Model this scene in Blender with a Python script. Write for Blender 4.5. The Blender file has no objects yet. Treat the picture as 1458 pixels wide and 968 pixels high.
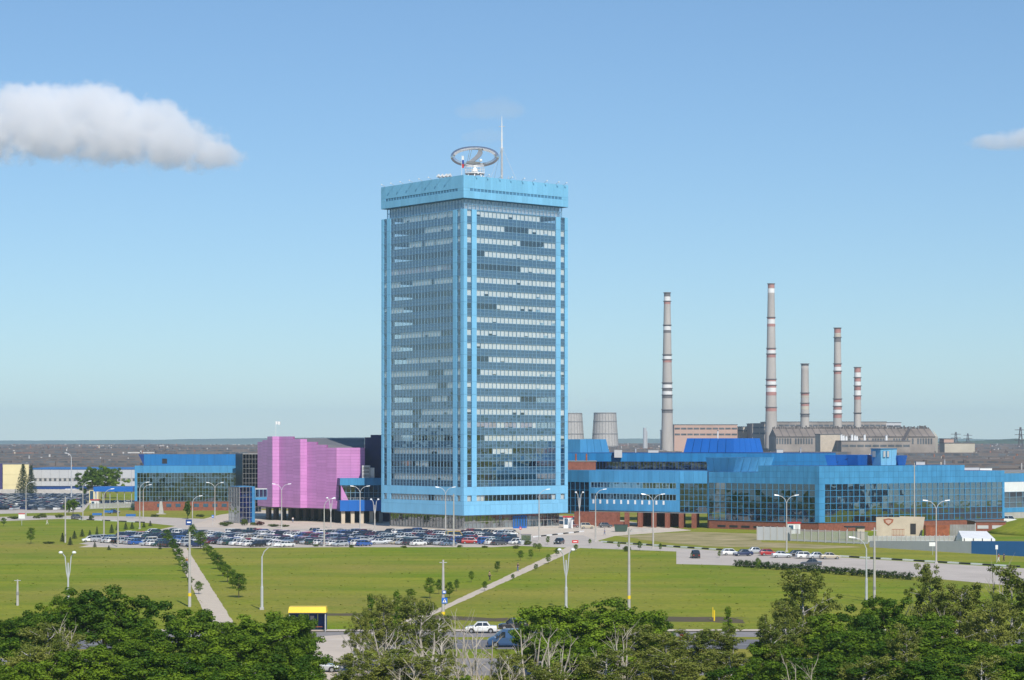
import bpy, math, random
from mathutils import Vector, Matrix
R = math.radians
random.seed(7)
scene = bpy.context.scene
col = scene.collection

# ------------------------------------------------------------------ camera
F, H, HY, CX = 3050.0, 25.0, 628.0, 729.0          # photo focal length in px, eye height, horizon row, centre column
cam_data = bpy.data.cameras.new('camera')
cam = bpy.data.objects.new('camera', cam_data)
col.objects.link(cam)
cam.location = (0, 0, H)
cam.rotation_euler = (R(90), 0, 0)
cam_data.sensor_width = 36.0
cam_data.lens = F / 1458.0 * 36.0
cam_data.shift_y = (HY - 484.0) / 1458.0
cam_data.clip_start = 1.0
cam_data.clip_end = 60000.0
scene.camera = cam

# ------------------------------------------------------------------ sky, sun, exposure
SUN_EL, SUN_AZ = R(40), R(17)                      # sun behind the camera, to its right
to_sun = Vector((math.sin(SUN_AZ) * math.cos(SUN_EL), -math.cos(SUN_AZ) * math.cos(SUN_EL), math.sin(SUN_EL)))
world = bpy.data.worlds.new('World')
scene.world = world
world.use_nodes = True
wn, wl = world.node_tree.nodes, world.node_tree.links
wn.clear()
w_out = wn.new('ShaderNodeOutputWorld')
w_bg = wn.new('ShaderNodeBackground')
w_sky = wn.new('ShaderNodeTexSky')
w_sky.sky_type = 'NISHITA'
w_sky.sun_disc = False
w_sky.sun_elevation = SUN_EL
w_sky.sun_rotation = R(180) - SUN_AZ
w_sky.altitude = 0
w_sky.air_density = 1.0
w_sky.dust_density = 0.05
w_sky.ozone_density = 1.8
w_bg.inputs['Strength'].default_value = 0.150
w_gam = wn.new('ShaderNodeGamma'); w_gam.inputs['Gamma'].default_value = 0.84
w_tint = wn.new('ShaderNodeVectorMath'); w_tint.operation = 'MULTIPLY'
w_tint.inputs[1].default_value = (0.600, 0.79, 0.985)     # clear summer air: flatter, bluer gradient
wl.new(w_sky.outputs[0], w_gam.inputs['Color']); wl.new(w_gam.outputs[0], w_tint.inputs[0]); wl.new(w_tint.outputs[0], w_bg.inputs['Color'])
wl.new(w_bg.outputs[0], w_out.inputs['Surface'])

sun_data = bpy.data.lights.new('sun', 'SUN')
sun_data.energy = 4.6
sun_data.angle = R(0.53)
sun_data.color = (1.0, 0.95, 0.87)
sun = bpy.data.objects.new('sun', sun_data)
col.objects.link(sun)
sun.location = to_sun * 500
sun.rotation_euler = to_sun.to_track_quat('Z', 'Y').to_euler()

vs = scene.view_settings
vs.view_transform = 'Standard'
vs.look = 'None'
vs.exposure = 0.0
vs.gamma = 1.0
vs.use_curve_mapping = False
scene.cycles.use_denoising = True
scene.cycles.max_bounces = 12
scene.cycles.diffuse_bounces = 2
scene.cycles.glossy_bounces = 2
scene.cycles.transmission_bounces = 2
scene.cycles.transparent_max_bounces = 12
scene.cycles.volume_bounces = 12

# ------------------------------------------------------------------ helpers
def X(px, Y): return (px - CX) / F * Y
def Z(py, Y): return H - (py - HY) / F * Y
def D(py): return F * H / (py - HY)                # distance of a ground point seen at row py
def G(px, py): return (X(px, D(py)), D(py))

ORIGIN = {}
def worldloc(o): return ORIGIN.get(o.name, Vector((0, 0, 0)))
def put(o, parent, loc):
    col.objects.link(o)
    loc = Vector(loc)
    if parent is not None:
        o.parent = parent
        o.location = loc - worldloc(parent)
    else:
        o.location = loc
    ORIGIN[o.name] = loc
    return o
def tag(o, label=None, cat=None, group=None, kind=None):
    if label: o['label'] = label
    if cat: o['category'] = cat
    if group: o['group'] = group
    if kind: o['kind'] = kind
    return o
def thing(name, label, cat, loc=(0, 0, 0), group=None):
    o = bpy.data.objects.new(name, None)
    o.empty_display_size = 0.5
    put(o, None, loc)
    return tag(o, label, cat, group)

class MB:
    def __init__(s): s.v, s.f, s.m = [], [], []
    def add(s, vs_, fs_, m=0):
        b = len(s.v); s.v.extend(vs_)
        for f_ in fs_:
            s.f.append(tuple(i + b for i in f_)); s.m.append(m)
        return s
    def hexa(s, p, m=0):                            # 8 points: bottom 4 (ccw), top 4
        return s.add(p, [(3, 2, 1, 0), (4, 5, 6, 7), (0, 1, 5, 4), (1, 2, 6, 5), (2, 3, 7, 6), (3, 0, 4, 7)], m)
    def box(s, x0, x1, y0, y1, z0, z1, m=0):
        return s.hexa([(x0, y0, z0), (x1, y0, z0), (x1, y1, z0), (x0, y1, z0), (x0, y0, z1), (x1, y0, z1), (x1, y1, z1), (x0, y1, z1)], m)
    def fbox(s, fc, t0, t1, z0, z1, d0, d1, m=0):   # box in a facade's own frame (along, up, outward)
        q = [fc(t0, z0, d1), fc(t1, z0, d1), fc(t1, z0, d0), fc(t0, z0, d0), fc(t0, z1, d1), fc(t1, z1, d1), fc(t1, z1, d0), fc(t0, z1, d0)]
        return s.hexa(q, m)
    def fquad(s, fc, t0, t1, z0, z1, d=0, m=0, tilt=0.0):
        a, b, c = [random.uniform(-tilt, tilt) for _ in range(3)]
        return s.add([fc(t0, z0, d + a), fc(t1, z0, d + b), fc(t1, z1, d + c), fc(t0, z1, d + a - b + c)], [(0, 1, 2, 3)], m)
    def prism(s, pts, z0, z1, m=0, caps=True):      # vertical prism over a polygon (ccw)
        n = len(pts); b = [(x, y, z0) for x, y in pts] + [(x, y, z1) for x, y in pts]
        fs_ = [(i, (i + 1) % n, n + (i + 1) % n, n + i) for i in range(n)]
        if caps: fs_ += [tuple(range(n, 2 * n)), tuple(range(n - 1, -1, -1))]
        return s.add(b, fs_, m)
    def tube(s, pts, rad, n=8, m=0, cap=True):
        pts = [Vector(p) for p in pts]
        if not hasattr(rad, '__len__'): rad = [rad] * len(pts)
        base = len(s.v); up = None
        for i, p in enumerate(pts):
            t = (pts[min(i + 1, len(pts) - 1)] - pts[max(i - 1, 0)])
            t = t.normalized() if t.length > 1e-9 else Vector((0, 0, 1))
            if up is None:
                up = Vector((1, 0, 0)) if abs(t.z) > 0.9 else Vector((0, 0, 1))
            a = t.cross(up)
            a = a.normalized() if a.length > 1e-6 else t.orthogonal().normalized()
            b = a.cross(t).normalized(); up = b
            for k in range(n):
                an = 2 * math.pi * k / n
                q = p + (a * math.cos(an) + b * math.sin(an)) * rad[i]
                s.v.append((q.x, q.y, q.z))
        for i in range(len(pts) - 1):
            for k in range(n):
                s.f.append((base + i * n + k, base + i * n + (k + 1) % n, base + (i + 1) * n + (k + 1) % n, base + (i + 1) * n + k)); s.m.append(m)
        if cap:
            e = base + (len(pts) - 1) * n
            s.f.append(tuple(base + k for k in range(n - 1, -1, -1))); s.m.append(m)
            s.f.append(tuple(e + k for k in range(n))); s.m.append(m)
        return s
    def rings(s, rs, m=0, closed=False, capends=True):   # loft a list of equal-length point rings
        n = len(rs[0]); b = len(s.v)
        for r in rs: s.v.extend(r)
        for i in range(len(rs) - 1):
            for k in range(n):
                s.f.append((b + i * n + k, b + i * n + (k + 1) % n, b + (i + 1) * n + (k + 1) % n, b + (i + 1) * n + k)); s.m.append(m)
        if capends:
            s.f.append(tuple(b + k for k in range(n - 1, -1, -1))); s.m.append(m)
            s.f.append(tuple(b + (len(rs) - 1) * n + k for k in range(n))); s.m.append(m)
        return s
    def lathe(s, prof, c=(0, 0), n=24, m=0, caps=True):
        return s.rings([[(c[0] + r * math.cos(2 * math.pi * k / n), c[1] + r * math.sin(2 * math.pi * k / n), z) for k in range(n)] for r, z in prof], m, capends=caps)
    def ball(s, c, r, m=0, n=10, k=6, sz=1.0):
        rs = []
        for i in range(k + 1):
            a = -math.pi / 2 + math.pi * i / k
            rr = max(r * math.cos(a), r * 0.02)
            rs.append([(c[0] + rr * math.cos(2 * math.pi * j / n), c[1] + rr * math.sin(2 * math.pi * j / n), c[2] + r * sz * math.sin(a)) for j in range(n)])
        return s.rings(rs, m)
    def mesh(s, name, mats, smooth=False, off=(0, 0, 0)):
        me = bpy.data.meshes.new(name)
        ox, oy, oz = off
        me.from_pydata([(x - ox, y - oy, z - oz) for x, y, z in s.v], [], s.f)
        for mt in (mats if isinstance(mats, (list, tuple)) else [mats]): me.materials.append(mt)
        me.polygons.foreach_set('material_index', s.m)
        if smooth: me.polygons.foreach_set('use_smooth', [True] * len(s.f))
        me.update()
        return me
    def build(s, name, mats, parent=None, smooth=False, at=None, label=None, cat=None, group=None, kind=None):
        loc = Vector(at) if at is not None else (worldloc(parent) if parent is not None else Vector((0, 0, 0)))
        o = bpy.data.objects.new(name, s.mesh(name, mats, smooth, loc))
        put(o, parent, loc)
        return tag(o, label, cat, group, kind)

def inst(name, me, parent, loc, rotz=0.0, scale=(1, 1, 1), mat=None):
    o = bpy.data.objects.new(name, me)
    put(o, parent, loc)
    o.rotation_euler = (0, 0, rotz); o.scale = scale
    if mat is not None:
        o.material_slots[0].link = 'OBJECT'; o.material_slots[0].material = mat
    return o
def copy_tree(o, parent=None):
    c = o.copy(); col.objects.link(c); c.parent = parent
    for ch in o.children: copy_tree(ch, c)
    return c
def place(proto, used, loc, rotz=0, scale=(1, 1, 1), label=None, group=None):
    o = copy_tree(proto) if used.get(proto.name) else proto
    used[proto.name] = True
    o.location = loc; o.rotation_euler = (0, 0, rotz); o.scale = scale
    if label: o['label'] = label
    if group: o['group'] = group
    return o
USED = {}

class Face:                                         # facade frame: along d from p, outward n
    def __init__(s, p, q, flip=False):
        s.p = Vector((p[0], p[1])); dd = Vector((q[0] - p[0], q[1] - p[1])); s.L = dd.length; s.d = dd.normalized()
        s.n = Vector((s.d.y, -s.d.x)) * (-1 if flip else 1)
        s.rz = math.atan2(s.d.y, s.d.x)
    def __call__(s, t, z, d=0):
        v = s.p + s.d * t + s.n * d
        return (v.x, v.y, z)

# ------------------------------------------------------------------ materials
def new_mat(name):
    m = bpy.data.materials.new(name); m.use_nodes = True
    nt = m.node_tree; nt.nodes.clear()
    return m, nt.nodes, nt.links
def pm(name, c, rough=0.6, var=0.12, scale=0.25, bump=0.0, bscale=4.0, metal=0.0, spec=0.4, coat=0.0, rnd=0.0, c2=None, streak=None, obj=False):
    m, n, l = new_mat(name)
    out = n.new('ShaderNodeOutputMaterial'); b = n.new('ShaderNodeBsdfPrincipled')
    l.new(b.outputs[0], out.inputs['Surface'])
    b.inputs['Roughness'].default_value = rough; b.inputs['Metallic'].default_value = metal
    b.inputs['Specular IOR Level'].default_value = spec; b.inputs['Coat Weight'].default_value = coat
    geo = n.new('ShaderNodeTexCoord') if obj else n.new('ShaderNodeNewGeometry')
    vec = geo.outputs['Object'] if obj else geo.outputs['Position']
    if streak:
        mp = n.new('ShaderNodeVectorMath'); mp.operation = 'MULTIPLY'; mp.inputs[1].default_value = streak
        l.new(vec, mp.inputs[0]); vec = mp.outputs[0]
    nz = n.new('ShaderNodeTexNoise'); nz.inputs['Scale'].default_value = scale; nz.inputs['Detail'].default_value = 5; nz.inputs['Roughness'].default_value = 0.62
    l.new(vec, nz.inputs['Vector'])
    rp = n.new('ShaderNodeMapRange'); rp.inputs['From Min'].default_value = 0.3; rp.inputs['From Max'].default_value = 0.7
    rp.inputs['To Min'].default_value = 0; rp.inputs['To Max'].default_value = 1
    l.new(nz.outputs[0], rp.inputs['Value'])
    mx = n.new('ShaderNodeMix'); mx.data_type = 'RGBA'
    l.new(rp.outputs[0], mx.inputs['Factor'])
    a = c2 if c2 else tuple(max(0, v * (1 - var)) for v in c)
    bb = c if c2 else tuple(min(0.95, v * (1 + var)) for v in c)
    mx.inputs['A'].default_value = (*a, 1); mx.inputs['B'].default_value = (*bb, 1)
    outc = mx.outputs['Result']
    if rnd:
        oi = n.new('ShaderNodeObjectInfo'); mr = n.new('ShaderNodeMapRange')
        mr.inputs['To Min'].default_value = 1 - rnd; mr.inputs['To Max'].default_value = 1 + rnd
        l.new(oi.outputs['Random'], mr.inputs['Value'])
        vm = n.new('ShaderNodeVectorMath'); vm.operation = 'SCALE'
        l.new(outc, vm.inputs[0]); l.new(mr.outputs[0], vm.inputs['Scale']); outc = vm.outputs[0]
    l.new(outc, b.inputs['Base Color'])
    if bump:
        n2 = n.new('ShaderNodeTexNoise'); n2.inputs['Scale'].default_value = bscale; n2.inputs['Detail'].default_value = 4
        l.new(geo.outputs['Object'] if obj else geo.outputs['Position'], n2.inputs['Vector'])
        bp = n.new('ShaderNodeBump'); bp.inputs['Strength'].default_value = bump; bp.inputs['Distance'].default_value = 0.15
        l.new(n2.outputs[0], bp.inputs['Height']); l.new(bp.outputs[0], b.inputs['Normal'])
    return m
def glass_mat(name, tint, refl=0.25, gcol=(0.85, 0.92, 1.0), wave=0.06, wscale=0.5, rough=0.02):
    m, n, l = new_mat(name)
    out = n.new('ShaderNodeOutputMaterial')
    tr = n.new('ShaderNodeBsdfTransparent'); tr.inputs[0].default_value = (*tint, 1)
    gl = n.new('ShaderNodeBsdfGlossy'); gl.inputs['Color'].default_value = (*gcol, 1); gl.inputs['Roughness'].default_value = rough
    lw = n.new('ShaderNodeLayerWeight'); lw.inputs['Blend'].default_value = 0.5      # Schlick-like, the same from both sides
    fr = n.new('ShaderNodeMath'); fr.operation = 'POWER'; fr.inputs[1].default_value = 4.0; l.new(lw.outputs['Facing'], fr.inputs[0])
    mr = n.new('ShaderNodeMapRange'); mr.inputs['From Min'].default_value = 0.0; mr.inputs['From Max'].default_value = 1.0
    mr.inputs['To Min'].default_value = refl; mr.inputs['To Max'].default_value = 1.0
    l.new(fr.outputs[0], mr.inputs['Value'])
    mix = n.new('ShaderNodeMixShader')
    l.new(mr.outputs[0], mix.inputs[0]); l.new(tr.outputs[0], mix.inputs[1]); l.new(gl.outputs[0], mix.inputs[2])
    l.new(mix.outputs[0], out.inputs['Surface'])
    if wave:
        geo = n.new('ShaderNodeNewGeometry')
        nz = n.new('ShaderNodeTexNoise'); nz.inputs['Scale'].default_value = wscale; nz.inputs['Detail'].default_value = 2
        l.new(geo.outputs['Position'], nz.inputs['Vector'])
        bp = n.new('ShaderNodeBump'); bp.inputs['Strength'].default_value = 1.0; bp.inputs['Distance'].default_value = wave
        l.new(nz.outputs[0], bp.inputs['Height']); l.new(bp.outputs[0], gl.inputs['Normal'])
    return m

M = {}
M['tower_blue'] = pm('tower_blue_panel', (0.19, 0.47, 0.70), 0.38, 0.07, 0.8, rnd=0.06, spec=0.4, streak=(1, 1, 0.15))
M['tower_joint'] = pm('tower_joint', (0.07, 0.20, 0.34), 0.6)
M['mullion_dark'] = pm('mullion_dark_metal', (0.13, 0.19, 0.24), 0.45, 0.06)
M['mullion'] = pm('mullion_metal', (0.20, 0.36, 0.50), 0.45, 0.06)
M['spandrel'] = pm('spandrel_glass', (0.030, 0.085, 0.15), 0.09, 0.25, 0.12, spec=1.0, coat=1.0, bump=0.06, bscale=0.5)
def opaque_glass(name, base, refl, gcol, wave=0.03, wscale=0.4):
    m = glass_mat(name, base, refl, gcol, wave, wscale)
    nt = m.node_tree
    tr = [q for q in nt.nodes if q.type == 'BSDF_TRANSPARENT'][0]
    mx = [q for q in nt.nodes if q.type == 'MIX_SHADER'][0]
    df = nt.nodes.new('ShaderNodeBsdfDiffuse'); df.inputs[0].default_value = (*base, 1)
    nt.links.new(df.outputs[0], mx.inputs[1]); nt.nodes.remove(tr)
    return m
M['spandrel_tower'] = opaque_glass('tower_spandrel_glass', (0.035, 0.085, 0.145), 0.25, (0.80, 0.88, 0.97), 0.05)
M['brushed'] = pm('brushed_steel', (0.30, 0.30, 0.31), 0.35, 0.08, 0.6, metal=0.4)
M['tower_glass'] = glass_mat('tower_glass', (0.90, 0.94, 0.97), 0.23, (0.85, 0.93, 1.0), 0.035, 0.45)
M['blind'] = pm('window_blind', (0.80, 0.78, 0.72), 0.8, 0.10, 0.4)
M['blind_pink'] = pm('window_blind_rose', (0.50, 0.43, 0.45), 0.8, 0.10, 0.4)
M['curtain'] = pm('curtain_teal', (0.05, 0.30, 0.40), 0.8, 0.2, 2.0)
M['interior'] = pm('interior_wall', (0.10, 0.11, 0.13), 0.9, 0.3, 0.2)
M['slab'] = pm('floor_slab_paint', (0.26, 0.27, 0.28), 0.9, 0.2, 0.3)
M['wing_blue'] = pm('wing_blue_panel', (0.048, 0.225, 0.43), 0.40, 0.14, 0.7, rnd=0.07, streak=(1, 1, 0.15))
M['wing_blue_lit'] = pm('wing_blue_sunlit_panel', (0.062, 0.265, 0.50), 0.40, 0.13, 0.7, rnd=0.07, streak=(1, 1, 0.15))  # brighter copy of the wing blue: sunlight on facing walls put into the colour
M['mid_blue'] = pm('mid_blue_panel', (0.016, 0.17, 0.40), 0.42, 0.14, 0.7, rnd=0.07, streak=(1, 1, 0.15))
M['deep_blue'] = pm('deep_blue_panel', (0.012, 0.125, 0.46), 0.40, 0.06, 0.15, rnd=0.04)
M['dark_blue'] = pm('dark_blue_sheet', (0.010, 0.05, 0.20), 0.45, 0.08)
M['wing_glass'] = glass_mat('wing_glass', (0.42, 0.50, 0.56), 0.38, (0.82, 0.90, 0.97), 0.05, 0.25)
M['hall_glass'] = glass_mat('hall_glass', (0.35, 0.42, 0.48), 0.20, (0.80, 0.90, 1.0), 0.08, 0.25)
M['blue_glass'] = glass_mat('blue_glass', (0.10, 0.18, 0.55), 0.35, (0.55, 0.65, 1.0), 0.08, 0.4)
M['dark_glass'] = glass_mat('dark_glass', (0.22, 0.26, 0.33), 0.14, (0.85, 0.9, 1.0), 0.05, 0.4)
M['brick'] = pm('brown_brick', (0.24, 0.085, 0.055), 0.85, 0.25, 1.5, bump=0.3, bscale=6)
M['pink'] = pm('pink_panel', (0.565, 0.24, 0.52), 0.28, 0.07, 0.5, rnd=0.07, streak=(1, 1, 0.2), spec=0.8)
M['pink_joint'] = pm('pink_joint', (0.28, 0.10, 0.25), 0.7)
M['navy_violet'] = pm('navy_violet_panel', (0.045, 0.035, 0.13), 0.5, 0.1, 0.2, rnd=0.08)
M['roof_grey'] = pm('grey_roof_felt', (0.16, 0.16, 0.17), 0.9, 0.2, 0.08, bump=0.1, bscale=2)
M['concrete'] = pm('pale_concrete', (0.42, 0.40, 0.37), 0.85, 0.14, 0.6, bump=0.15, bscale=3)
M['concrete_dark'] = pm('stained_concrete', (0.26, 0.255, 0.25), 0.9, 0.25, 0.35, bump=0.15, bscale=3)
M['beige'] = pm('beige_render', (0.52, 0.44, 0.34), 0.85, 0.12, 0.3)
M['steel'] = pm('galvanised_steel', (0.50, 0.51, 0.52), 0.45, 0.10, 1.0, metal=0.2)
M['white'] = pm('white_paint', (0.78, 0.78, 0.77), 0.5, 0.06, 0.5)
M['black'] = pm('black_paint', (0.025, 0.025, 0.028), 0.5)
M['lamp_white'] = pm('lamp_cover', (0.80, 0.81, 0.82), 0.25, 0.03, 1.0)
M['red'] = pm('red_paint', (0.50, 0.03, 0.03), 0.5, 0.1)
M['rust'] = pm('rust_metal', (0.30, 0.095, 0.045), 0.8, 0.35, 1.2, bump=0.2)
M['yellow'] = pm('yellow_paint', (0.80, 0.56, 0.02), 0.45, 0.06)
M['cream'] = pm('cream_panel', (0.72, 0.62, 0.34), 0.7, 0.08, 0.1)
M['grey_panel'] = pm('light_grey_panel', (0.50, 0.50, 0.50), 0.6, 0.08, 0.08)
M['wall_grey'] = pm('grey_sheet_wall', (0.46, 0.47, 0.48), 0.6, 0.06, 0.2)
M['wall_blue'] = pm('blue_sheet_wall', (0.03, 0.14, 0.36), 0.5, 0.06, 0.2)
M['chrome'] = pm('polished_steel', (0.88, 0.88, 0.88), 0.20, 0.05, 0.5, metal=0.92, bump=0.05, bscale=0.6)
M['flag_red'] = pm('flag_red', (0.55, 0.03, 0.05), 0.8)
M['flag_blue'] = pm('flag_blue', (0.04, 0.08, 0.35), 0.8)
M['tyre'] = pm('tyre_rubber', (0.02, 0.02, 0.022), 0.8)
M['rim'] = pm('wheel_rim', (0.42, 0.42, 0.43), 0.35, metal=0.6)
M['car_glass'] = pm('car_window', (0.018, 0.024, 0.032), 0.05, 0.1, 1.0, spec=1.0, coat=0.4)
M['car_black'] = pm('car_trim', (0.03, 0.03, 0.032), 0.5)
M['head_lamp'] = pm('head_lamp_glass', (0.75, 0.77, 0.80), 0.1, spec=0.9)
M['tail_lamp'] = pm('tail_lamp_glass', (0.35, 0.015, 0.012), 0.2, spec=0.8)
M['skin'] = pm('skin', (0.50, 0.30, 0.22), 0.6)
M['sign_blue'] = pm('sign_blue', (0.02, 0.13, 0.50), 0.4)
PAINT = {}
for nm, c in {'white': (0.72, 0.72, 0.70), 'silver': (0.42, 0.44, 0.46), 'black': (0.012, 0.013, 0.016), 'navy': (0.015, 0.028, 0.085),
              'dark grey': (0.07, 0.075, 0.085), 'red': (0.36, 0.018, 0.02), 'dark green': (0.02, 0.06, 0.045), 'blue': (0.03, 0.10, 0.33),
              'beige': (0.42, 0.37, 0.28), 'van blue': (0.035, 0.085, 0.20), 'yellow': (0.72, 0.48, 0.02), 'maroon': (0.12, 0.015, 0.02), 'grey blue': (0.14, 0.20, 0.28)}.items():
    PAINT[nm] = pm('car_paint_' + nm.replace(' ', '_'), c, 0.28, 0.03, 0.5, metal=0.15 if nm in ('silver', 'dark grey', 'grey blue') else 0.0, spec=0.6, coat=0.8)

UNIT = {}
def unit_panel(matkey):
    if matkey not in UNIT:
        UNIT[matkey] = MB().box(0, 1, -1, 0, 0, 1).mesh('panel_' + matkey, M[matkey])
    return UNIT[matkey]
def panels(fc, t0, t1, z0, z1, nt_, nz, matkey, parent, d=0.0, th=0.06, gap=0.04, name='cladding_panel'):
    w, h = (t1 - t0) / nt_, (z1 - z0) / nz
    for i in range(nt_):
        for k in range(nz):
            dd = d + random.uniform(-0.006, 0.006)
            inst(name, unit_panel(matkey), parent, fc(t0 + i * w + gap / 2, z0 + k * h + gap / 2, dd), fc.rz, (w - gap, th, h - gap))
UNITQ = {}
def glass_panes(fc, t0, t1, z0, z1, nt_, nz, matkey, parent, d=0.0, tilt=0.012, name='pane', lean=0.0):
    if matkey not in UNITQ:
        UNITQ[matkey] = MB().add([(0, 0, 0), (1, 0, 0), (1, 0, 1), (0, 0, 1)], [(0, 1, 2, 3)]).mesh('pane_' + matkey, M[matkey])
    w, h = (t1 - t0) / nt_, (z1 - z0) / nz
    for i in range(nt_):
        for k in range(nz):
            o = inst(name, UNITQ[matkey], parent, fc(t0 + i * w, z0 + k * h, d + random.uniform(-0.005, 0.005)), fc.rz + random.gauss(0, tilt), (w, 1, h))
            o.rotation_euler[0] = random.gauss(0, tilt * 0.7) - lean * k / max(1, nz - 1)
def mullions(fc, t0, t1, z0, z1, nt_, nz, mat_, parent, w=0.10, d0=-0.06, d1=0.10, name='mullion_grid'):
    mb = MB()
    for i in range(nt_ + 1):
        t = t0 + (t1 - t0) * i / nt_
        mb.fbox(fc, t - w / 2, t + w / 2, z0, z1, d0, d1)
    for k in range(nz + 1):
        z = z0 + (z1 - z0) * k / nz
        mb.fbox(fc, t0, t1, z - w / 2, z + w / 2, d0 + 0.01, d1 - 0.02)
    return mb.build(name, mat_, parent)

# ------------------------------------------------------------------ ground
def grass_mat():
    m, n, l = new_mat('lawn_grass')
    out = n.new('ShaderNodeOutputMaterial'); b = n.new('ShaderNodeBsdfPrincipled')
    l.new(b.outputs[0], out.inputs['Surface'])
    b.inputs['Roughness'].default_value = 0.9; b.inputs['Specular IOR Level'].default_value = 0.1
    geo = n.new('ShaderNodeNewGeometry')
    def noise(scale, detail=5, rough=0.6, vec=None):
        q = n.new('ShaderNodeTexNoise'); q.inputs['Scale'].default_value = scale; q.inputs['Detail'].default_value = detail
        q.inputs['Roughness'].default_value = rough
        l.new(vec if vec else geo.outputs['Position'], q.inputs['Vector']); return q.outputs[0]
    def rng(v, a, b_, c=0.0, d_=1.0):
        q = n.new('ShaderNodeMapRange'); q.inputs['From Min'].default_value = a; q.inputs['From Max'].default_value = b_
        q.inputs['To Min'].default_value = c; q.inputs['To Max'].default_value = d_
        l.new(v, q.inputs['Value']); return q.outputs[0]
    def mix(f, a, b_):
        q = n.new('ShaderNodeMix'); q.data_type = 'RGBA'
        l.new(f, q.inputs['Factor'])
        for s_, v in (('A', a), ('B', b_)):
            if isinstance(v, tuple): q.inputs[s_].default_value = (*v, 1)
            else: l.new(v, q.inputs[s_])
        return q.outputs['Result']
    mow = n.new('ShaderNodeVectorMath'); mow.operation = 'MULTIPLY'; mow.inputs[1].default_value = (0.12, 1.0, 1.0)
    l.new(geo.outputs['Position'], mow.inputs[0])
    c = mix(rng(noise(0.035, 6, 0.65), 0.36, 0.64), (0.140, 0.240, 0.005), (0.300, 0.310, 0.018))
    c = mix(rng(noise(0.16, 6, 0.7, mow.outputs[0]), 0.38, 0.70), c, (0.130, 0.215, 0.006))
    c = mix(rng(noise(0.011, 6, 0.68), 0.40, 0.64, 0.0, 0.85), c, (0.33, 0.265, 0.06))
    c = mix(rng(noise(0.07, 6, 0.72, mow.outputs[0]), 0.48, 0.66, 0.0, 0.62), c, (0.36, 0.335, 0.045))
    c = mix(rng(noise(0.9, 5, 0.8), 0.46, 0.74, 0.0, 0.7), c, (0.075, 0.110, 0.012))
    c = mix(rng(noise(0.45, 3, 0.6), 0.62, 0.72, 0.0, 0.45), c, (0.29, 0.27, 0.03))
    l.new(c, b.inputs['Base Color'])
    bp = n.new('ShaderNodeBump'); bp.inputs['Strength'].default_value = 0.7; bp.inputs['Distance'].default_value = 0.10
    l.new(noise(1.6, 6, 0.8), bp.inputs['Height']); l.new(bp.outputs[0], b.inputs['Normal'])
    return m
M['grass'] = grass_mat()
M['asphalt'] = pm('worn_asphalt', (0.17, 0.165, 0.17), 0.9, 0.22, 0.35, bump=0.2, bscale=5)
M['asphalt_pale'] = pm('pale_asphalt', (0.52, 0.455, 0.395), 0.9, 0.10, 0.12, bump=0.2, bscale=5)
M['paving'] = pm('pale_paving', (0.60, 0.505, 0.41), 0.88, 0.12, 0.15, bump=0.15, bscale=4)
M['path'] = pm('path_concrete', (0.60, 0.505, 0.395), 0.88, 0.10, 0.8, bump=0.15, bscale=4)
M['dry'] = pm('dry_grass', (0.47, 0.37, 0.20), 0.95, 0.3, 0.12, c2=(0.20, 0.185, 0.05), bump=0.4, bscale=2)
M['earth'] = pm('bare_earth', (0.13, 0.085, 0.055), 0.95, 0.3, 0.5, c2=(0.085, 0.085, 0.025), bump=0.4, bscale=2)
M['yard'] = pm('factory_yard', (0.17, 0.145, 0.125), 0.95, 0.3, 0.02)
M['marking'] = pm('road_marking', (0.62, 0.62, 0.60), 0.7, 0.2, 2.0)

def sheet(name, pts, z, matkey, kind='structure', label=None):
    mb = MB().add([(x, y, z) for x, y in pts], [tuple(range(len(pts)))])
    o = mb.build(name, M[matkey], kind=kind)
    if o.data.polygons[0].normal.z < 0: o.data.flip_normals()
    return o
def gsheet(name, pix, z, matkey): return sheet(name, [G(*p) for p in pix], z, matkey)
def ragged(pix, step=6, amp=0.6):
    pts = [G(*p) for p in pix]; outp = []
    for i, a in enumerate(pts):
        b = pts[(i + 1) % len(pts)]; L = math.dist(a, b); k = max(1, int(L / step))
        for j in range(k):
            t = j / k
            outp.append((a[0] + (b[0] - a[0]) * t + random.uniform(-amp, amp) * 2, a[1] + (b[1] - a[1]) * t + random.uniform(-amp, amp)))
    return outp

sheet('ground', [(-12000, -12000), (12000, -12000), (12000, 12000), (-12000, 12000)], 0.0, 'grass')
sheet('factory_yard', [(-3000, 1055), (-150, 1055), (-120, 800), (30, 760), (400, 720), (3000, 900), (3000, 9000), (-3000, 9000)], 0.006, 'yard')
gsheet('forecourt', [(258, 747), (312, 733), (362, 726), (845, 735), (985, 755), (875, 763), (845, 771.5), (700, 779), (112, 779)], 0.006, 'paving')
LOT = [(118, 774), (168, 779.3), (400, 778.8), (735, 776), (735, 757), (600, 755.5), (330, 753), (262, 750)]
gsheet('car_park', [(112, 774), (165, 780.2), (400, 779.6), (742, 777.2), (742, 756), (600, 754.5), (330, 752), (255, 749)], 0.011, 'asphalt_pale')
gsheet('visitor_car_park', [(963, 785), (963, 803), (1100, 806.5), (1300, 821), (1420, 832), (1600, 842), (1600, 818), (1448, 808.5), (1194, 793.5), (1030, 784.5)], 0.011, 'asphalt_pale')
gsheet('access_road', [(742, 777.2), (742, 763), (830, 762), (860, 773), (1030, 784.4), (963, 785.2), (850, 781), (800, 779.4)], 0.016, 'asphalt_pale')
sheet('path', ragged([(246, 780.5), (266, 780.5), (321, 868), (340, 899), (308, 899), (288, 866)], 2.2, 0.045), 0.016, 'path')
sheet('path', ragged([(808, 779), (826, 780), (642, 864), (560, 900), (520, 900), (612, 872)], 2.2, 0.06), 0.021, 'path')
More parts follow.
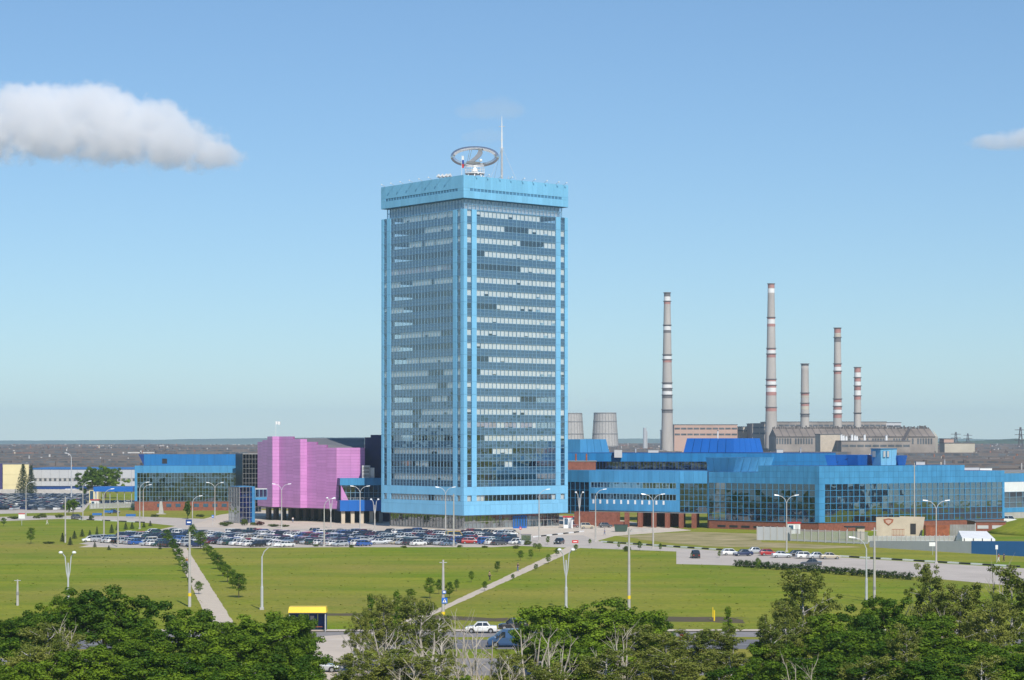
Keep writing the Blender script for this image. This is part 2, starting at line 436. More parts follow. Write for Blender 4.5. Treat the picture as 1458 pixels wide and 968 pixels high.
sheet('unseen_yard', [(190, 470), (900, 470), (900, 900), (400, 720), (185, 705)], 0.006, 'yard')  # unseen ground beyond the frame, added to take green out of glass reflections
sheet('unseen_yard', [(-800, 470), (-190, 470), (-190, 690), (-262, 1040), (-800, 1040)], 0.006, 'yard')  # its unseen counterpart on the left, also added for the reflections
gsheet('side_road', [(0, 742), (0, 736), (70, 734), (200, 735.5), (300, 739), (262, 750), (205, 744), (90, 738.5)], 0.016, 'asphalt_pale')
gsheet('distant_car_park', [(-120, 734), (118, 729), (140, 701.5), (-120, 701)], 0.011, 'asphalt_pale')
sheet('dry_grass_patch', ragged([(880, 763), (985, 757), (1082, 760), (1085, 772), (1235, 779), (1160, 781), (1010, 778), (930, 770)]), 0.011, 'dry')
sheet('bare_earth_strip', ragged([(820, 880), (905, 877.5), (1060, 879), (1062, 887), (960, 885), (900, 886), (825, 884)], 2, 0.7), 0.006, 'earth')
sheet('bare_earth_strip', ragged([(440, 873.5), (560, 872), (700, 880), (735, 879), (735, 886), (640, 882), (560, 877), (470, 877)], 2, 0.5), 0.006, 'earth')
# the dual carriageway in the foreground
sheet('pavement', [(-150, 280.2), (150, 281.5), (150, 284), (-150, 283)], 0.10, 'paving')
M['asphalt_mid'] = pm('grey_asphalt', (0.27, 0.25, 0.24), 0.9, 0.15, 0.3, bump=0.2, bscale=5)
sheet('lay_by', [(-150, 272.6), (150, 274), (150, 281.5), (-150, 280.2)], 0.011, 'asphalt_mid')
sheet('road', [(-150, 257), (150, 258), (150, 270.5), (-150, 269)], 0.011, 'asphalt')
sheet('road', [(-150, 228), (150, 229), (150, 247), (-150, 246)], 0.011, 'asphalt_mid')
gsheet('pedestrian_crossing', [(455, 906), (545, 900), (520, 925), (470, 968), (390, 968), (440, 930)], 0.018, 'paving')
for i in range(-14, 15):
    sheet('lane_line', [(i * 9, 263.2), (i * 9 + 4, 263.24), (i * 9 + 4, 263.44), (i * 9, 263.4)], 0.024, 'marking')
sheet('lane_line', [(-150, 268.5), (-15, 269.3), (-15, 269.5), (-150, 268.7)], 0.024, 'marking')
# kerbs
def kerb(a, b, nseg, label, w=0.60, h=0.30):
    a, b = Vector(G(*a)), Vector(G(*b))
    t = thing('kerb', label, 'kerb', (a.x, a.y, 0))
    fc = Face(a, b)
    for i in range(nseg):
        MB().fbox(fc, fc.L * i / nseg + 0.01, fc.L * (i + 1) / nseg - 0.01, 0, h, -w, 0).build('kerb_stone', M['white'] if i % 2 == 0 else M['black'], t)
kerb((1194, 792.6), (1450, 807.6), 16, 'black and white striped kerb along the lawn beside the visitor car park')
kerb((855, 771.8), (1030, 783.6), 18, 'black and white striped kerb curving past the dry grass to the parked cars')
kerb((762, 765), (832, 757), 9, 'black and white kerb before the blue tower entrance doors')
kerb((90, 738.6), (204, 744.2), 10, 'pale kerb along the lawn road near the small spruces')

# ------------------------------------------------------------------ the tower
S = 38.7
C0 = Vector((X(660, 600), 600.0))
U = Vector((0.769, 0.639)).normalized(); V = Vector((-U.y, U.x))
P00, P10, P11, P01 = C0, C0 + U * S, C0 + U * S + V * S, C0 + V * S
tower = thing('office_tower', 'tall light blue glass office tower with overhanging roof crown', 'building', (C0.x, C0.y, 0))
f_r, f_l = Face(P00, P10), Face(P01, P00)
f_b, f_k = Face(P10, P11), Face(P11, P01)
Z0, Z1, NF = 12.1, 90.1, 21
FH = (Z1 - Z0) / NF
def blind_runs(n, p):
    out, i = [], 0
    while i < n:
        k = random.choice((1, 2, 3, 4, 5, 6, 8, 12)); on = random.random() < p
        out += [on] * k; i += k
    return out[:n]
WIN0, WIN1 = 1.80, 3.52
for fi, fc in enumerate((f_r, f_l, f_b, f_k)):
    vis = fi < 2
    L = fc.L
    cols = [(1.2, 2.8)] + [(4.6 + i * (L - 9.2) / 20, 4.6 + (i + 1) * (L - 9.2) / 20) for i in range(20)] + [(L - 2.8, L - 1.2)]
    for k in range(NF):
        zb = Z0 + k * FH
        mw, ms, mbl = MB(), MB(), MB()
        for (a, b) in cols:
            mw.fquad(fc, a, b, zb + WIN0, zb + WIN1, 0, 0, 0.010)
            ms.fquad(fc, a, b, zb, zb + 0.92, 0, 0, 0.008)
            ms.fquad(fc, a, b, zb + 0.92, zb + WIN0, 0, 0, 0.008)
            ms.fquad(fc, a, b, zb + WIN1, zb + FH, 0, 0, 0.004)
        mw.build('window_band', M['tower_glass'], tower, kind='stuff')
        ms.build('spandrel_band', M['spandrel_tower'], tower, kind='stuff')
        if vis:
            p = (0.86 if fi == 0 else 0.60) * (1.0 if random.random() < 0.88 else 0.4)
            dim = fi == 1 and k in (3, 10, 14, 17)
            if dim: p = 0.1
            runs = blind_runs(22, p)
            rosy = random.random() < 0.10
            for (a, b), on in zip(cols, runs):
                if on:
                    drop = random.choice((0,) * 14 + (0.35, 0.7))
                    g = random.choice((0.03, 0.05, 0.02, 0.35)) if random.random() < 0.25 else 0.03
                    mbl.fquad(fc, a + g, b - 0.03, zb + WIN0 + drop, zb + WIN1 - 0.03, -0.22, 1 if rosy and random.random() < 0.85 else 0)
            if mbl.v: mbl.build('blind_row', [M['blind'], M['blind_pink'], M['curtain']], tower, kind='stuff')
    # mullions
    mg = MB()
    for i in range(21):
        t = 4.6 + i * (L - 9.2) / 20
        w = 0.12 if i % 5 == 0 else 0.06
        mg.fbox(fc, t - w / 2, t + w / 2, Z0, Z1, -0.05, 0.09)
    for k in range(NF + 1):
        for dz in (0.0, 0.92, WIN0, WIN1):
            z = Z0 + k * FH + dz
            if z < Z1 - 0.05:
                h_ = 0.11 if dz == WIN0 else 0.05
                for a, b in ((1.2, 2.8), (4.6, L - 4.6), (L - 2.8, L - 1.2)):
                    mg.fbox(fc, a, b, z - h_ / 2, z + h_ / 2, -0.04, 0.07)
    mg.build('mullion_grid', M['mullion'], tower)
    # pilasters built of storey-high panels
    for a, b in ((2.8, 4.6), (L - 4.6, L - 2.8)):
        MB().fbox(fc, a + 0.03, b - 0.03, Z0, Z1, -0.3, 0.12).build('pilaster_core', M['tower_joint'], tower)
        panels(fc, a, b, Z0, Z1, 1, NF if vis else 1, 'tower_blue', tower, 0.12, 0.10, 0.05)
    for a, b in ((0.0, 1.2), (L - 1.2, L)):
        panels(fc, a, b, Z0, Z1, 1, NF if vis else 1, 'tower_blue', tower, 0.02, 0.14, 0.05, 'corner_panel')
    MB().fbox(fc, 0.02, 1.18, Z0, Z1, -1.1, 0.015).build('corner_post', M['tower_joint'], tower)
    # band, strip windows, skirt
    panels(fc, 0, L, 9.74, 12.1, 12, 1, 'tower_blue', tower, 0.02, 0.16, 0.03)
    panels(fc, 0, L, 7.0, 8.1, 12, 1, 'tower_blue', tower, 0.02, 0.16, 0.03)
    panels(fc, 0, L, 4.15, 7.0, 20, 1, 'tower_blue', tower, 0.02, 0.16, 0.03)
    for a, b in ((0, 1.2), (2.8, 4.6), (L - 4.6, L - 2.8), (L - 1.2, L)):
        panels(fc, a, b, 8.1, 9.74, 1, 1, 'tower_blue', tower, 0.02, 0.16, 0.03)
    msw = MB(); mm = MB()
    for (a, b) in cols:
        msw.fquad(fc, a, b, 8.1, 9.74, -0.05, 0, 0.012)
        mm.fbox(fc, a - 0.05, a + 0.05, 8.1, 9.74, -0.08, 0.05)
    msw.build('strip_window', M['tower_glass'], tower, kind='stuff'); mm.build('strip_mullions', M['mullion'], tower, kind='stuff')
    if vis:
        bl = MB()
        for (a, b), on in zip(cols, blind_runs(22, 0.5)):
            if on: bl.fquad(fc, a, b, 8.1, 9.74, -0.3)
        if bl.v: bl.build('blind_row', M['blind'], tower, kind='stuff')
    # setback storey under the crown
    L2 = L - 2.4
    fs_ = Face((fc.p + fc.d * 1.2 - fc.n * 1.2), (fc.p + fc.d * (L - 1.2) - fc.n * 1.2))
    MB().fbox(fs_, 0.5, L2 - 0.5, Z1, 93.2, -1.0, -0.5).build('setback_wall', M['grey_panel'], tower)
    glass_c = MB()
    n2 = 26
    for i in range(n2):
        a, b = i * L2 / n2, (i + 1) * L2 / n2
        glass_c.fquad(fs_, a, b, Z1, 91.9, 0, 0, 0.01); glass_c.fquad(fs_, a, b, 91.9, 93.3, 0, 0, 0.01)
    glass_c.build('setback_glazing', M['tower_glass'], tower, kind='stuff')
    mullions(fs_, 0, L2, Z1, 93.3, n2, 2, M['mullion'], tower, 0.10)
    # crown
    fo = Face(fc.p - fc.d * 0.12 + fc.n * 0.12, fc.p + fc.d * (L + 0.12) + fc.n * 0.12)
    panels(fo, 0, fo.L, 93.2, 95.25, 20, 1, 'tower_blue', tower, 0.0, 0.06, 0.03)
    panels(fo, 0, fo.L, 96.0, 99.6, 20, 1, 'tower_blue', tower, 0.0, 0.06, 0.03)
    panels(fo, 0, 2.2, 95.25, 96.0, 1, 1, 'tower_blue', tower, 0.0, 0.06, 0.03)
    panels(fo, fo.L - 2.6, fo.L, 95.25, 96.0, 1, 1, 'tower_blue', tower, 0.0, 0.06, 0.03)
    sl = MB(); slm = MB()
    ns = 26
    for i in range(ns):
        a = 2.2 + (fo.L - 4.8) * i / ns; b = 2.2 + (fo.L - 4.8) * (i + 1) / ns
        sl.fquad(fo, a, b, 95.25, 96.0, -0.12, 0 if random.random() < 0.86 else 1)
        slm.fbox(fo, a - 0.09, a + 0.09, 95.25, 96.0, -0.11, 0.03)
    sl.build('vent_window_strip', [M['spandrel'], M['black']], tower, kind='stuff'); slm.build('strip_mullions', M['tower_blue'], tower, kind='stuff')
    # ground floor glazing
    fg = Face((fc.p + fc.d * 1.8 - fc.n * 1.8), (fc.p + fc.d * (L - 1.8) - fc.n * 1.8))
    gm = MB()
    for i in range(24):
        a, b = fg.L * i / 24, fg.L * (i + 1) / 24
        gm.fquad(fg, a, b, 0.35, 4.1, 0, 0, 0.015)
    gm.build('lobby_glazing', M['wing_glass'], tower, kind='stuff')
    mullions(fg, 0, fg.L, 0.35, 4.1, 24, 2, M['concrete_dark'], tower, 0.12)
    MB().fbox(fg, -0.1, fg.L + 0.1, 0, 0.35, -0.5, 0.15).build('plinth', M['concrete'], tower)
    if vis:
        cu = MB()
        for i in range(24):
            if random.random() < (0.6 if fi == 0 else 0.15): cu.fquad(fg, fg.L * i / 24, fg.L * (i + 1) / 24, 0.4, random.choice((3.0, 3.9, 2.4)), -0.5)
        cu.build('lobby_curtains', M['blind'], tower, kind='stuff')
# entrance doors on the right face
fg = Face((f_r.p + f_r.d * 1.8 - f_r.n * 1.8), (f_r.p + f_r.d * (S - 1.8) - f_r.n * 1.8))
for i in range(5):
    t0_ = 17.6 + i * 1.0
    dr = MB().fbox(fg, t0_, t0_ + 0.94, 0.0, 3.6, 0.05, 0.35).build('entrance_door', M['deep_blue'], tower)
    MB().fbox(fg, t0_ + 0.2, t0_ + 0.74, 0.5, 3.2, 0.352, 0.362).build('door_pane', M['spandrel'], dr)
def poly(inset): 
    return [tuple(C0 + U * a + V * b) for a, b in ((inset, inset), (S - inset, inset), (S - inset, S - inset), (inset, S - inset))]
for k in range(NF + 1):
    z = Z0 + k * FH
    MB().prism(poly(0.45), z + 1.2 - 0.35 if k < NF else z - 0.4, z + 1.5 if k < NF else z).build('floor_slab', M['slab'], tower)
MB().prism(poly(0.6), 9.9, 10.3).build('floor_slab', M['slab'], tower)
MB().prism(poly(0.25), 3.9, 4.13).build('soffit', M['slab'], tower)
MB().prism(poly(6.5), 0.0, 93.0).build('service_core', M['interior'], tower)
MB().prism(poly(-0.09), 93.15, 99.2).build('crown_core', M['tower_joint'], tower)
MB().prism(poly(0.3), 99.2, 99.35).build('roof_deck', M['roof_grey'], tower)
MB().prism(poly(0.06), 89.9, Z1 + 0.06).build('setback_ledge', M['tower_blue'], tower)
# floodlights on arms round the crown
for fc, ts in ((f_r, (4, 8, 12.5, 16.5, 21, 25, 29.5, 34, 37)), (f_l, (2, 6.5, 11, 15.5, 20, 24.5, 29, 33.5))):
    for t in ts:
        a = fc(t, 99.6, 0.3); b = fc(t, 100.1, 1.5)
        arm = MB().tube([a, b], 0.05, 6).build('floodlight_arm', M['steel'], tower)
        MB().fbox(fc, t - 0.15, t + 0.15, 99.98, 100.24, 1.4, 1.65).build('floodlight', M['white'], arm)

# things on the tower roof
rc = C0 + (U + V) * (S / 2)
RZ = 99.35
emb = thing('rooftop_emblem', 'large polished metal oval ring emblem with sailing boat shape on the tower roof', 'emblem', (rc.x, rc.y, RZ))
yE = rc.y
sc_ = yE / F
cx_, cz_ = X(676, yE), Z(223, yE)
ring = []
for i in range(64):
    a = 2 * math.pi * i / 64
    w = 0.52 + 0.12 * abs(math.cos(a))
    ca, sa = math.cos(a), math.sin(a)
    ax, bz = 6.45, 2.55
    nx, nz_ = ca / ax, sa / bz
    ln = math.hypot(nx, nz_); nx, nz_ = nx / ln, nz_ / ln
    c = (cx_ + ax * ca, cz_ + bz * sa)
    ring.append([(c[0] + nx * w, yE, c[1] + nz_ * w), (c[0] + nx * 0.05, yE - 0.62, c[1] + nz_ * 0.05), (c[0] - nx * w, yE, c[1] - nz_ * w), (c[0] + nx * 0.05, yE + 0.62, c[1] + nz_ * 0.05)])
ring.append(ring[0])
MB().rings(ring, capends=False).build('oval_ring', M['chrome'], emb)
sail = []
def epx(zx, zy): return (X(640 + zx / 14.58, yE), Z(195 + zy / 14.58, yE))
for (xl, yl, xr, yr) in ((565, 225, 672, 240), (600, 275, 690, 330), (575, 345, 660, 390), (520, 410, 605, 440), (455, 465, 545, 488), (400, 500, 500, 520)):
    a, b = epx(xl, yl), epx(xr, yr)
    sail.append([(a[0], yE - 0.35, a[1]), (b[0], yE - 0.5, b[1]), (b[0], yE + 0.4, b[1]), (a[0], yE + 0.4, a[1])])
MB().rings(sail).build('sail', M['brushed'], emb)
hull = []
for (xx, y0_, y1_) in ((355, 505, 548), (450, 508, 562), (560, 515, 562), (640, 525, 545)):
    a, b = epx(xx, y0_), epx(xx, y1_)
    hull.append([(a[0], yE - 0.5, a[1]), (b[0], yE - 0.4, b[1]), (b[0], yE + 0.4, b[1]), (a[0], yE + 0.5, a[1])])
MB().rings(hull).build('hull', M['brushed'], emb)
for xa, xb in ((425, 375), (465, 405)):
    a, b = epx(xa, 240), epx(xb, 500)
    MB().tube([(a[0], yE, a[1]), (b[0], yE, b[1])], 0.09, 6).build('mast_rod', M['chrome'], emb)
MB().lathe([(0.9, cz_ - 4.4), (0.75, cz_ - 3.7), (0.35, cz_ - 3.2), (0.3, cz_ - 2.5)], (cx_, yE), 16).build('swivel_hub', M['white'], emb)
a = epx(650, 485); MB().ball((a[0], yE, a[1]), 0.45).build('floodlight_drum', M['white'], emb)
MB().lathe([(2.9, 103.2), (2.9, 103.45), (0.9, 103.5)], (cx_, yE), 20).build('deck', M['white'], emb)
for k in range(8):
    a = 2 * math.pi * k / 8
    MB().tube([(cx_ + 3.6 * math.cos(a), yE + 3.6 * math.sin(a), RZ), (cx_ + 2.4 * math.cos(a), yE + 2.4 * math.sin(a), 103.2)], 0.16, 6).build('leg', M['white'], emb)
RB = 103.0
rail = MB()
for k in range(20):
    a = 2 * math.pi * k / 20
    rail.tube([(cx_ + 2.8 * math.cos(a), yE + 2.8 * math.sin(a), RB + 0.4), (cx_ + 2.8 * math.cos(a), yE + 2.8 * math.sin(a), RB + 2.0)], 0.05, 5)
for zz in (1.2, 2.0):
    rail.tube([(cx_ + 2.8 * math.cos(2 * math.pi * k / 20), yE + 2.8 * math.sin(2 * math.pi * k / 20), RB + zz) for k in range(21)], 0.06, 5)
rail.build('railing', M['white'], emb)
# mast
mp = Vector((X(714.5, 640), 640))
mast = thing('radio_mast', 'tall slim pale radio mast with guy wires on the tower roof', 'mast', (mp.x, mp.y, RZ))
MB().tube([(mp.x, mp.y, RZ), (mp.x, mp.y, 112.5)], [0.36, 0.30], 8).build('lower_section', M['steel'], mast)
MB().tube([(mp.x, mp.y, 112.5), (mp.x, mp.y, 119), (mp.x, mp.y, Z(165, 640))], [0.26, 0.16, 0.05], 8).build('upper_section', M['white'], mast)
for sx, sy in ((-2.2, -1), (2.4, -1), (0.3, 2.2)):
    MB().tube([(mp.x + sx * 0.9, mp.y + sy, RZ), (mp.x, mp.y, RZ + 2.4)], 0.13, 6).build('strut', M['steel'], mast)
for sx, sy in ((-5, -6), (6.5, -2), (-4, 8)):
    MB().tube([(mp.x + sx * 0.9, mp.y + sy, RZ), (mp.x, mp.y, 113)], 0.035, 5).build('guy_wire', M['steel'], mast)
for zz, w in ((112.6, 0.7), (115, 0.45), (119, 0.9)):
    MB().tube([(mp.x - w, mp.y, zz), (mp.x + w, mp.y, zz)], 0.09, 6).build('crossbar', M['steel'], mast)
def flagpole(name, px, Y, z0, ztop, label, cols_, fw, fh):
    x = X(px, Y)
    t = thing(name, label, 'flag', (x, Y, z0))
    MB().tube([(x, Y, z0), (x, Y, ztop)], [0.07, 0.04], 6).build('pole', M['white'], t)
    n = 8
    for j, mk in enumerate(cols_):
        mb = MB(); h = fh / len(cols_)
        za = ztop - 0.15 - j * h
        for i in range(n):
            def q(k): return (x + 0.06 + fw * k / n, Y + 0.16 * fw * math.sin(k * 1.3), -0.10 * fw * (k / n) ** 1.5)
            a, b = q(i), q(i + 1)
            mb.add([(a[0], a[1], za - h + a[2]), (b[0], b[1], za - h + b[2]), (b[0], b[1], za + b[2]), (a[0], a[1], za + a[2])], [(0, 1, 2, 3)])
        mb.build('flag_stripe', M[mk], t)
flagpole('flag_pole', 657.5, 604, RZ, 105.6, 'white blue and red flag hanging on a pole on the tower roof edge', ('white', 'flag_blue', 'flag_red'), 0.55, 3.4)
# little roof aerials
for i, (px, Y, h) in enumerate(((632, 618, 2.0), (641, 614, 2.6), (697, 612, 1.5), (724, 625, 3.0), (745, 632, 1.2))):
    x = X(px, Y)
    t = thing('roof_aerial', ['short whip aerial over the left edge of the tower roof', 'thin aerial with crossbars left of the roof emblem', 'stubby aerial beside the emblem pedestal', 'thin aerial right of the radio mast foot', 'low aerial on the right side of the tower roof'][i], 'aerial', (x, Y, RZ))
    MB().tube([(x, Y, RZ), (x, Y, RZ + h)], 0.05, 5).build('rod', M['steel'], t)
    MB().tube([(x - 0.5, Y, RZ + h * 0.8), (x + 0.5, Y, RZ + h * 0.8)], 0.04, 5).build('crossbar', M['steel'], t)
dx_ = X(638, 612)
t = thing('dish_array', 'cluster of white dish aerials on the tower roof left of the flag', 'aerial', (dx_, 612, RZ))
for k in range(4):
    MB().tube([(dx_ - 2.5 + k * 1.1, 612 - k * 0.4, RZ), (dx_ - 2.5 + k * 1.1, 612 - k * 0.4, RZ + 1.0)], 0.06, 6).build('dish_stand', M['steel'], t)
    MB().tube([(dx_ - 2.9 + k * 1.1, 611.6 - k * 0.4, RZ + 1.5), (dx_ - 2.2 + k * 1.1, 612.1 - k * 0.4, RZ + 0.9)], [0.6, 0.15], 10).build('dish', M['white'], t)

# ------------------------------------------------------------------ generic glazed facade on a low block
def strip_face(parent, fc, t0, t1, z0, z1, nt_, nz, gmat, blinds=0.0, back=0.9, pane_objs=True, mw=0.10, mm='mullion', lean=0.0):
    if pane_objs: glass_panes(fc, t0, t1, z0, z1, nt_, nz, gmat, parent, 0, 0.010, lean=lean)
    else:
        g = MB()
        for i in range(nt_):
            for k in range(nz):
                g.fquad(fc, t0 + (t1 - t0) * i / nt_, t0 + (t1 - t0) * (i + 1) / nt_, z0 + (z1 - z0) * k / nz, z0 + (z1 - z0) * (k + 1) / nz, 0, 0, 0.015)
        g.build('glazing', M[gmat], parent, kind='stuff')
    mullions(fc, t0, t1, z0, z1, nt_, nz, M[mm], parent, mw)
    if blinds:
        bl = MB()
        for i in range(nt_):
            for k in range(nz):
                if random.random() < blinds: bl.fquad(fc, t0 + (t1 - t0) * i / nt_, t0 + (t1 - t0) * (i + 1) / nt_, z0 + (z1 - z0) * k / nz, z0 + (z1 - z0) * (k + 1) / nz, -0.35)
        if bl.v: bl.build('blinds', M['blind'], parent, kind='stuff')
def pt(px, Y): return Vector((X(px, Y), Y))

# ------------------------------------------------------------------ right-hand exhibition wing
A, B, Cc = pt(1166, 590), pt(1430, 625), pt(1009, 614)
Dd = Cc + (B - A) * 0.62
wing = thing('exhibition_wing', 'long low blue panelled block with dark glass walls right of the tower', 'building', (A.x, A.y, 0))
fR, fL = Face(A, B), Face(Cc, A)
zb, zt, zg, zbr = 13.15, 18.15, 2.5, 0.0
tstep = 0.775 * fR.L
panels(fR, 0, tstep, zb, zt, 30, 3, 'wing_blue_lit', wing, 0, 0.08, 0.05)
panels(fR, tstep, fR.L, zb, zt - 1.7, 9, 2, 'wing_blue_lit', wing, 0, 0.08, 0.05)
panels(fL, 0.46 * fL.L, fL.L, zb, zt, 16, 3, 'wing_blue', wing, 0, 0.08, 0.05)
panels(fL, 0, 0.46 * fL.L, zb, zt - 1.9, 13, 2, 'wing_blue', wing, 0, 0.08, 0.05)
MB().fbox(fR, 0, tstep, zb, zt - 0.02, -12, -0.01).fbox(fR, tstep, fR.L, zb, zt - 1.72, -12, -0.01).build('parapet_core', M['dark_blue'], wing)
MB().fbox(fL, 0.46 * fL.L, fL.L - 0.3, zb, zt - 0.03, -11, -0.01).fbox(fL, 0, 0.46 * fL.L, zb, zt - 1.93, -11, -0.01).build('parapet_core', M['dark_blue'], wing)
panels(fR, 0, 2.0, zg, zb, 1, 6, 'wing_blue_lit', wing, 0, 0.12, 0.04, 'corner_panel')
panels(fL, fL.L - 1.2, fL.L, zg, zb, 1, 6, 'wing_blue', wing, 0, 0.12, 0.04, 'corner_panel')
panels(fR, fR.L - 0.8, fR.L, zg, zb, 1, 6, 'wing_blue_lit', wing, 0, 0.12, 0.04, 'corner_panel')
strip_face(wing, fR, 2.0, fR.L - 0.8, zg, zb, 32, 6, 'wing_glass', 0.0, mw=0.11, mm='wing_blue_lit', lean=0.045)
strip_face(wing, fL, 0, fL.L - 1.2, zg, zb, 18, 6, 'hall_glass', 0.0, mw=0.11, mm='wing_blue', lean=0.03)
MB().fbox(fR, 0, fR.L, -0.3, zg, -3, -0.15).build('brick_base', M['brick'], wing)
MB().fbox(fL, 0, fL.L - 0.4, -0.3, zg, -3, -0.15).build('brick_base', M['brick'], wing)
for i in range(5):
    MB().fbox(fL, 3 + i * 4.1, 5.8 + i * 4.1, 0.5, 1.1, -0.16, -0.10).build('basement_window', M['black'], wing)
inn = [A + Vector((2.5, 6)), B + Vector((-3, 1.5)), B + Vector((-6, 40)), Dd + Vector((0, 15)), Cc + Vector((5, 3))]
MB().prism([tuple(p) for p in inn], 0.0, 15.8).build('hall_core', M['interior'], wing)
MB().prism([tuple(p) for p in (A + Vector((1.2, 4)), B + Vector((-1, 1.5)), B + Vector((-4, 40)), Dd + Vector((0, 15)), Cc + Vector((1, 1.5)))], 7.2, 7.6).build('floor_slab', M['slab'], wing)
MB().prism([tuple(p) for p in (A + Vector((.5, 3)), B + Vector((-.5, 1)), B + Vector((-4, 42)), Dd + Vector((0, 18)), Cc + Vector((0.5, 1)))], 15.85, 16.1).build('roof_deck', M['roof_grey'], wing)
# inner columns seen through the glass
for i in range(9):
    p = Vector((A.x, A.y)) + (B - A) * (0.08 + i * 0.11) - fR.n * 3.0
    MB().tube([(p.x, p.y, 0), (p.x, p.y, 15.8)], 0.45, 8).build('inner_column', M['concrete'], wing)

# connecting wing between the tower and the exhibition wing
E, Fp, Gp = pt(968, 616.5), pt(839, 634), pt(806, 640)
link = thing('connecting_wing', 'blue panelled office wing raised on brick piers between tower and exhibition block', 'building', (E.x, E.y, 0))
f1, f2, f3 = Face(Gp, Fp), Face(Fp, E), Face(E, Cc - Vector((0.35, 0)))
zlt = 16.3
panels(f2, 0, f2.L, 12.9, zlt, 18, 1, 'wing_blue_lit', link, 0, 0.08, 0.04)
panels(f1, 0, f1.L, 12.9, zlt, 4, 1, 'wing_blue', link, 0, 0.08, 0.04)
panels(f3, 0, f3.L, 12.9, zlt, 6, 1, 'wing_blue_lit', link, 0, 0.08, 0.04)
strip_face(link, f2, 0.6, f2.L * 0.96, 11.3, 12.9, 26, 1, 'wing_glass', 0.5, pane_objs=False)
panels(f2, 0, f2.L, 9.6, 11.3, 18, 1, 'wing_blue_lit', link, 0, 0.08, 0.04)
strip_face(link, f2, 0.6, f2.L * 0.96, 7.9, 9.6, 26, 1, 'dark_glass', 0.25, pane_objs=False)
for za, zb_ in ((11.3, 12.9), (7.9, 9.6)):
    panels(f2, 0, 0.6, za, zb_, 1, 1, 'wing_blue_lit', link, 0, 0.08, 0.02)
    panels(f2, f2.L * 0.96, f2.L, za, zb_, 1, 1, 'wing_blue_lit', link, 0, 0.08, 0.02)
panels(f2, 0, f2.L, 4.6, 7.9, 18, 1, 'wing_blue_lit', link, 0, 0.08, 0.04)
for i in range(11):
    t = 1.2 + i * 2.4
    MB().fbox(f2, t, t + 0.62, 6.6, 7.75, 0.085, 0.10).build('white_window', M['white'], link)
strip_face(link, f3, 0, f3.L, 4.6, 12.9, 6, 5, 'hall_glass', 0.0, mm='wing_blue')
strip_face(link, f1, 0, f1.L, 3.4, 12.9, 5, 4, 'dark_glass', 0.0, pane_objs=False, mm='wing_blue')
back = Vector((0.18, 1)).normalized() * 16
MB().prism([tuple(p) for p in (Gp + Vector((0.1, .12)), Fp + Vector((0.1, .12)), E + Vector((0, .12)), Cc + Vector((-.4, .12)), Cc + back, E + back, Fp + back, Gp + back)], 12.95, zlt - 0.05).build('parapet_core', M['dark_blue'], link)
MB().prism([tuple(p) for p in (Gp + Vector((0, 1)), Fp + Vector((0, 1.2)), E + Vector((0, 1.2)), Cc + Vector((-.4, 1.2)), Cc + back, E + back, Fp + back, Gp + back)], 4.3, 12.9).build('office_core', M['interior'], link)
MB().prism([tuple(p) for p in (Fp + Vector((0.1, .1)), E + Vector((0, .1)), Cc + Vector((-.4, .1)), Cc + back, E + back, Fp + back)], 4.2, 4.55).build('soffit', M['slab'], link)
MB().prism([tuple(p) for p in (Gp, Fp, E, Cc + Vector((-.4, 0)), Cc + back, E + back, Fp + back, Gp + back)], zlt - 0.04, zlt + 0.1).build('roof_edge', M['wing_blue_lit'], link)
# brick piers under the wing
tot = Face(pt(874, 626), pt(1006, 611.5))
for i, t in enumerate((4.2, 8.5, 12.9, 17.2, 21.6, 25.6)):
    mb = MB().fbox(tot, t - 0.55, t + 0.55, 0, 4.25, -0.7, 0.4); mb.build('brick_pier', M['brick'], link)
    MB().fbox(tot, t + 1.1, t + 2.1, 0, 4.25, -8.0, -7.0).build('brick_pier', M['brick'], link)
MB().fbox(tot, -13, 0.8, -0.1, 4.2, -2.5, 0.15).build('brick_wall', M['brick'], link)
MB().fbox(tot, 0.8, 3.2, 0, 1.5, -2.5, 0.1).build('brick_wall', M['brick'], link)
MB().fbox(tot, 0, 14, 0, 4.2, -16, -15.5).build('back_wall', M['brick'], link)
# roof brick shaft near the tower
q = pt(838, 640)
MB().box(X(806, 642), q.x + 2.2, 641, 646, 16.3, 18.9).build('roof_brick_shaft', M['brick'], link)
MB().box(X(806, 642), q.x + 2.5, 640.8, 646.2, 18.9, 19.15).build('shaft_cap', M['concrete_dark'], link)
for px in (820, 835): MB().tube([(X(px, 643), 643, 19.1), (X(px, 643), 643, 21.2)], 0.25, 8).build('flue', M['rust'], link)

# set-back upper storey behind
up = thing('upper_storey', 'set-back dark blue upper storey with a window band behind the connecting wing', 'building', (X(850, 662), 662, 16.1))
fu = Face(pt(804, 664), pt(1190, 652))
panels(fu, 0, fu.L, 18.7, 21.3, 34, 1, 'mid_blue', up, 0, 0.08, 0.04)
strip_face(up, fu, 7, 0.53 * fu.L, 16.2, 18.7, 38, 1, 'dark_glass', 0.15, pane_objs=False, mm='dark_blue')
panels(fu, 0, 7, 16.2, 18.7, 3, 1, 'mid_blue', up, 0, 0.08, 0.04)
panels(fu, 0.53 * fu.L, fu.L, 16.2, 18.7, 16, 1, 'mid_blue', up, 0, 0.08, 0.04)
MB().fbox(fu, 0, fu.L, 16.0, 21.28, -22, -0.5).build('storey_core', M['interior'], up)
MB().fbox(fu, 0, fu.L, 18.72, 21.29, -0.5, -0.01).fbox(fu, 0, fu.L, 21.29, 21.45, -22, 0.05).build('roof_edge', M['dark_blue'], up)

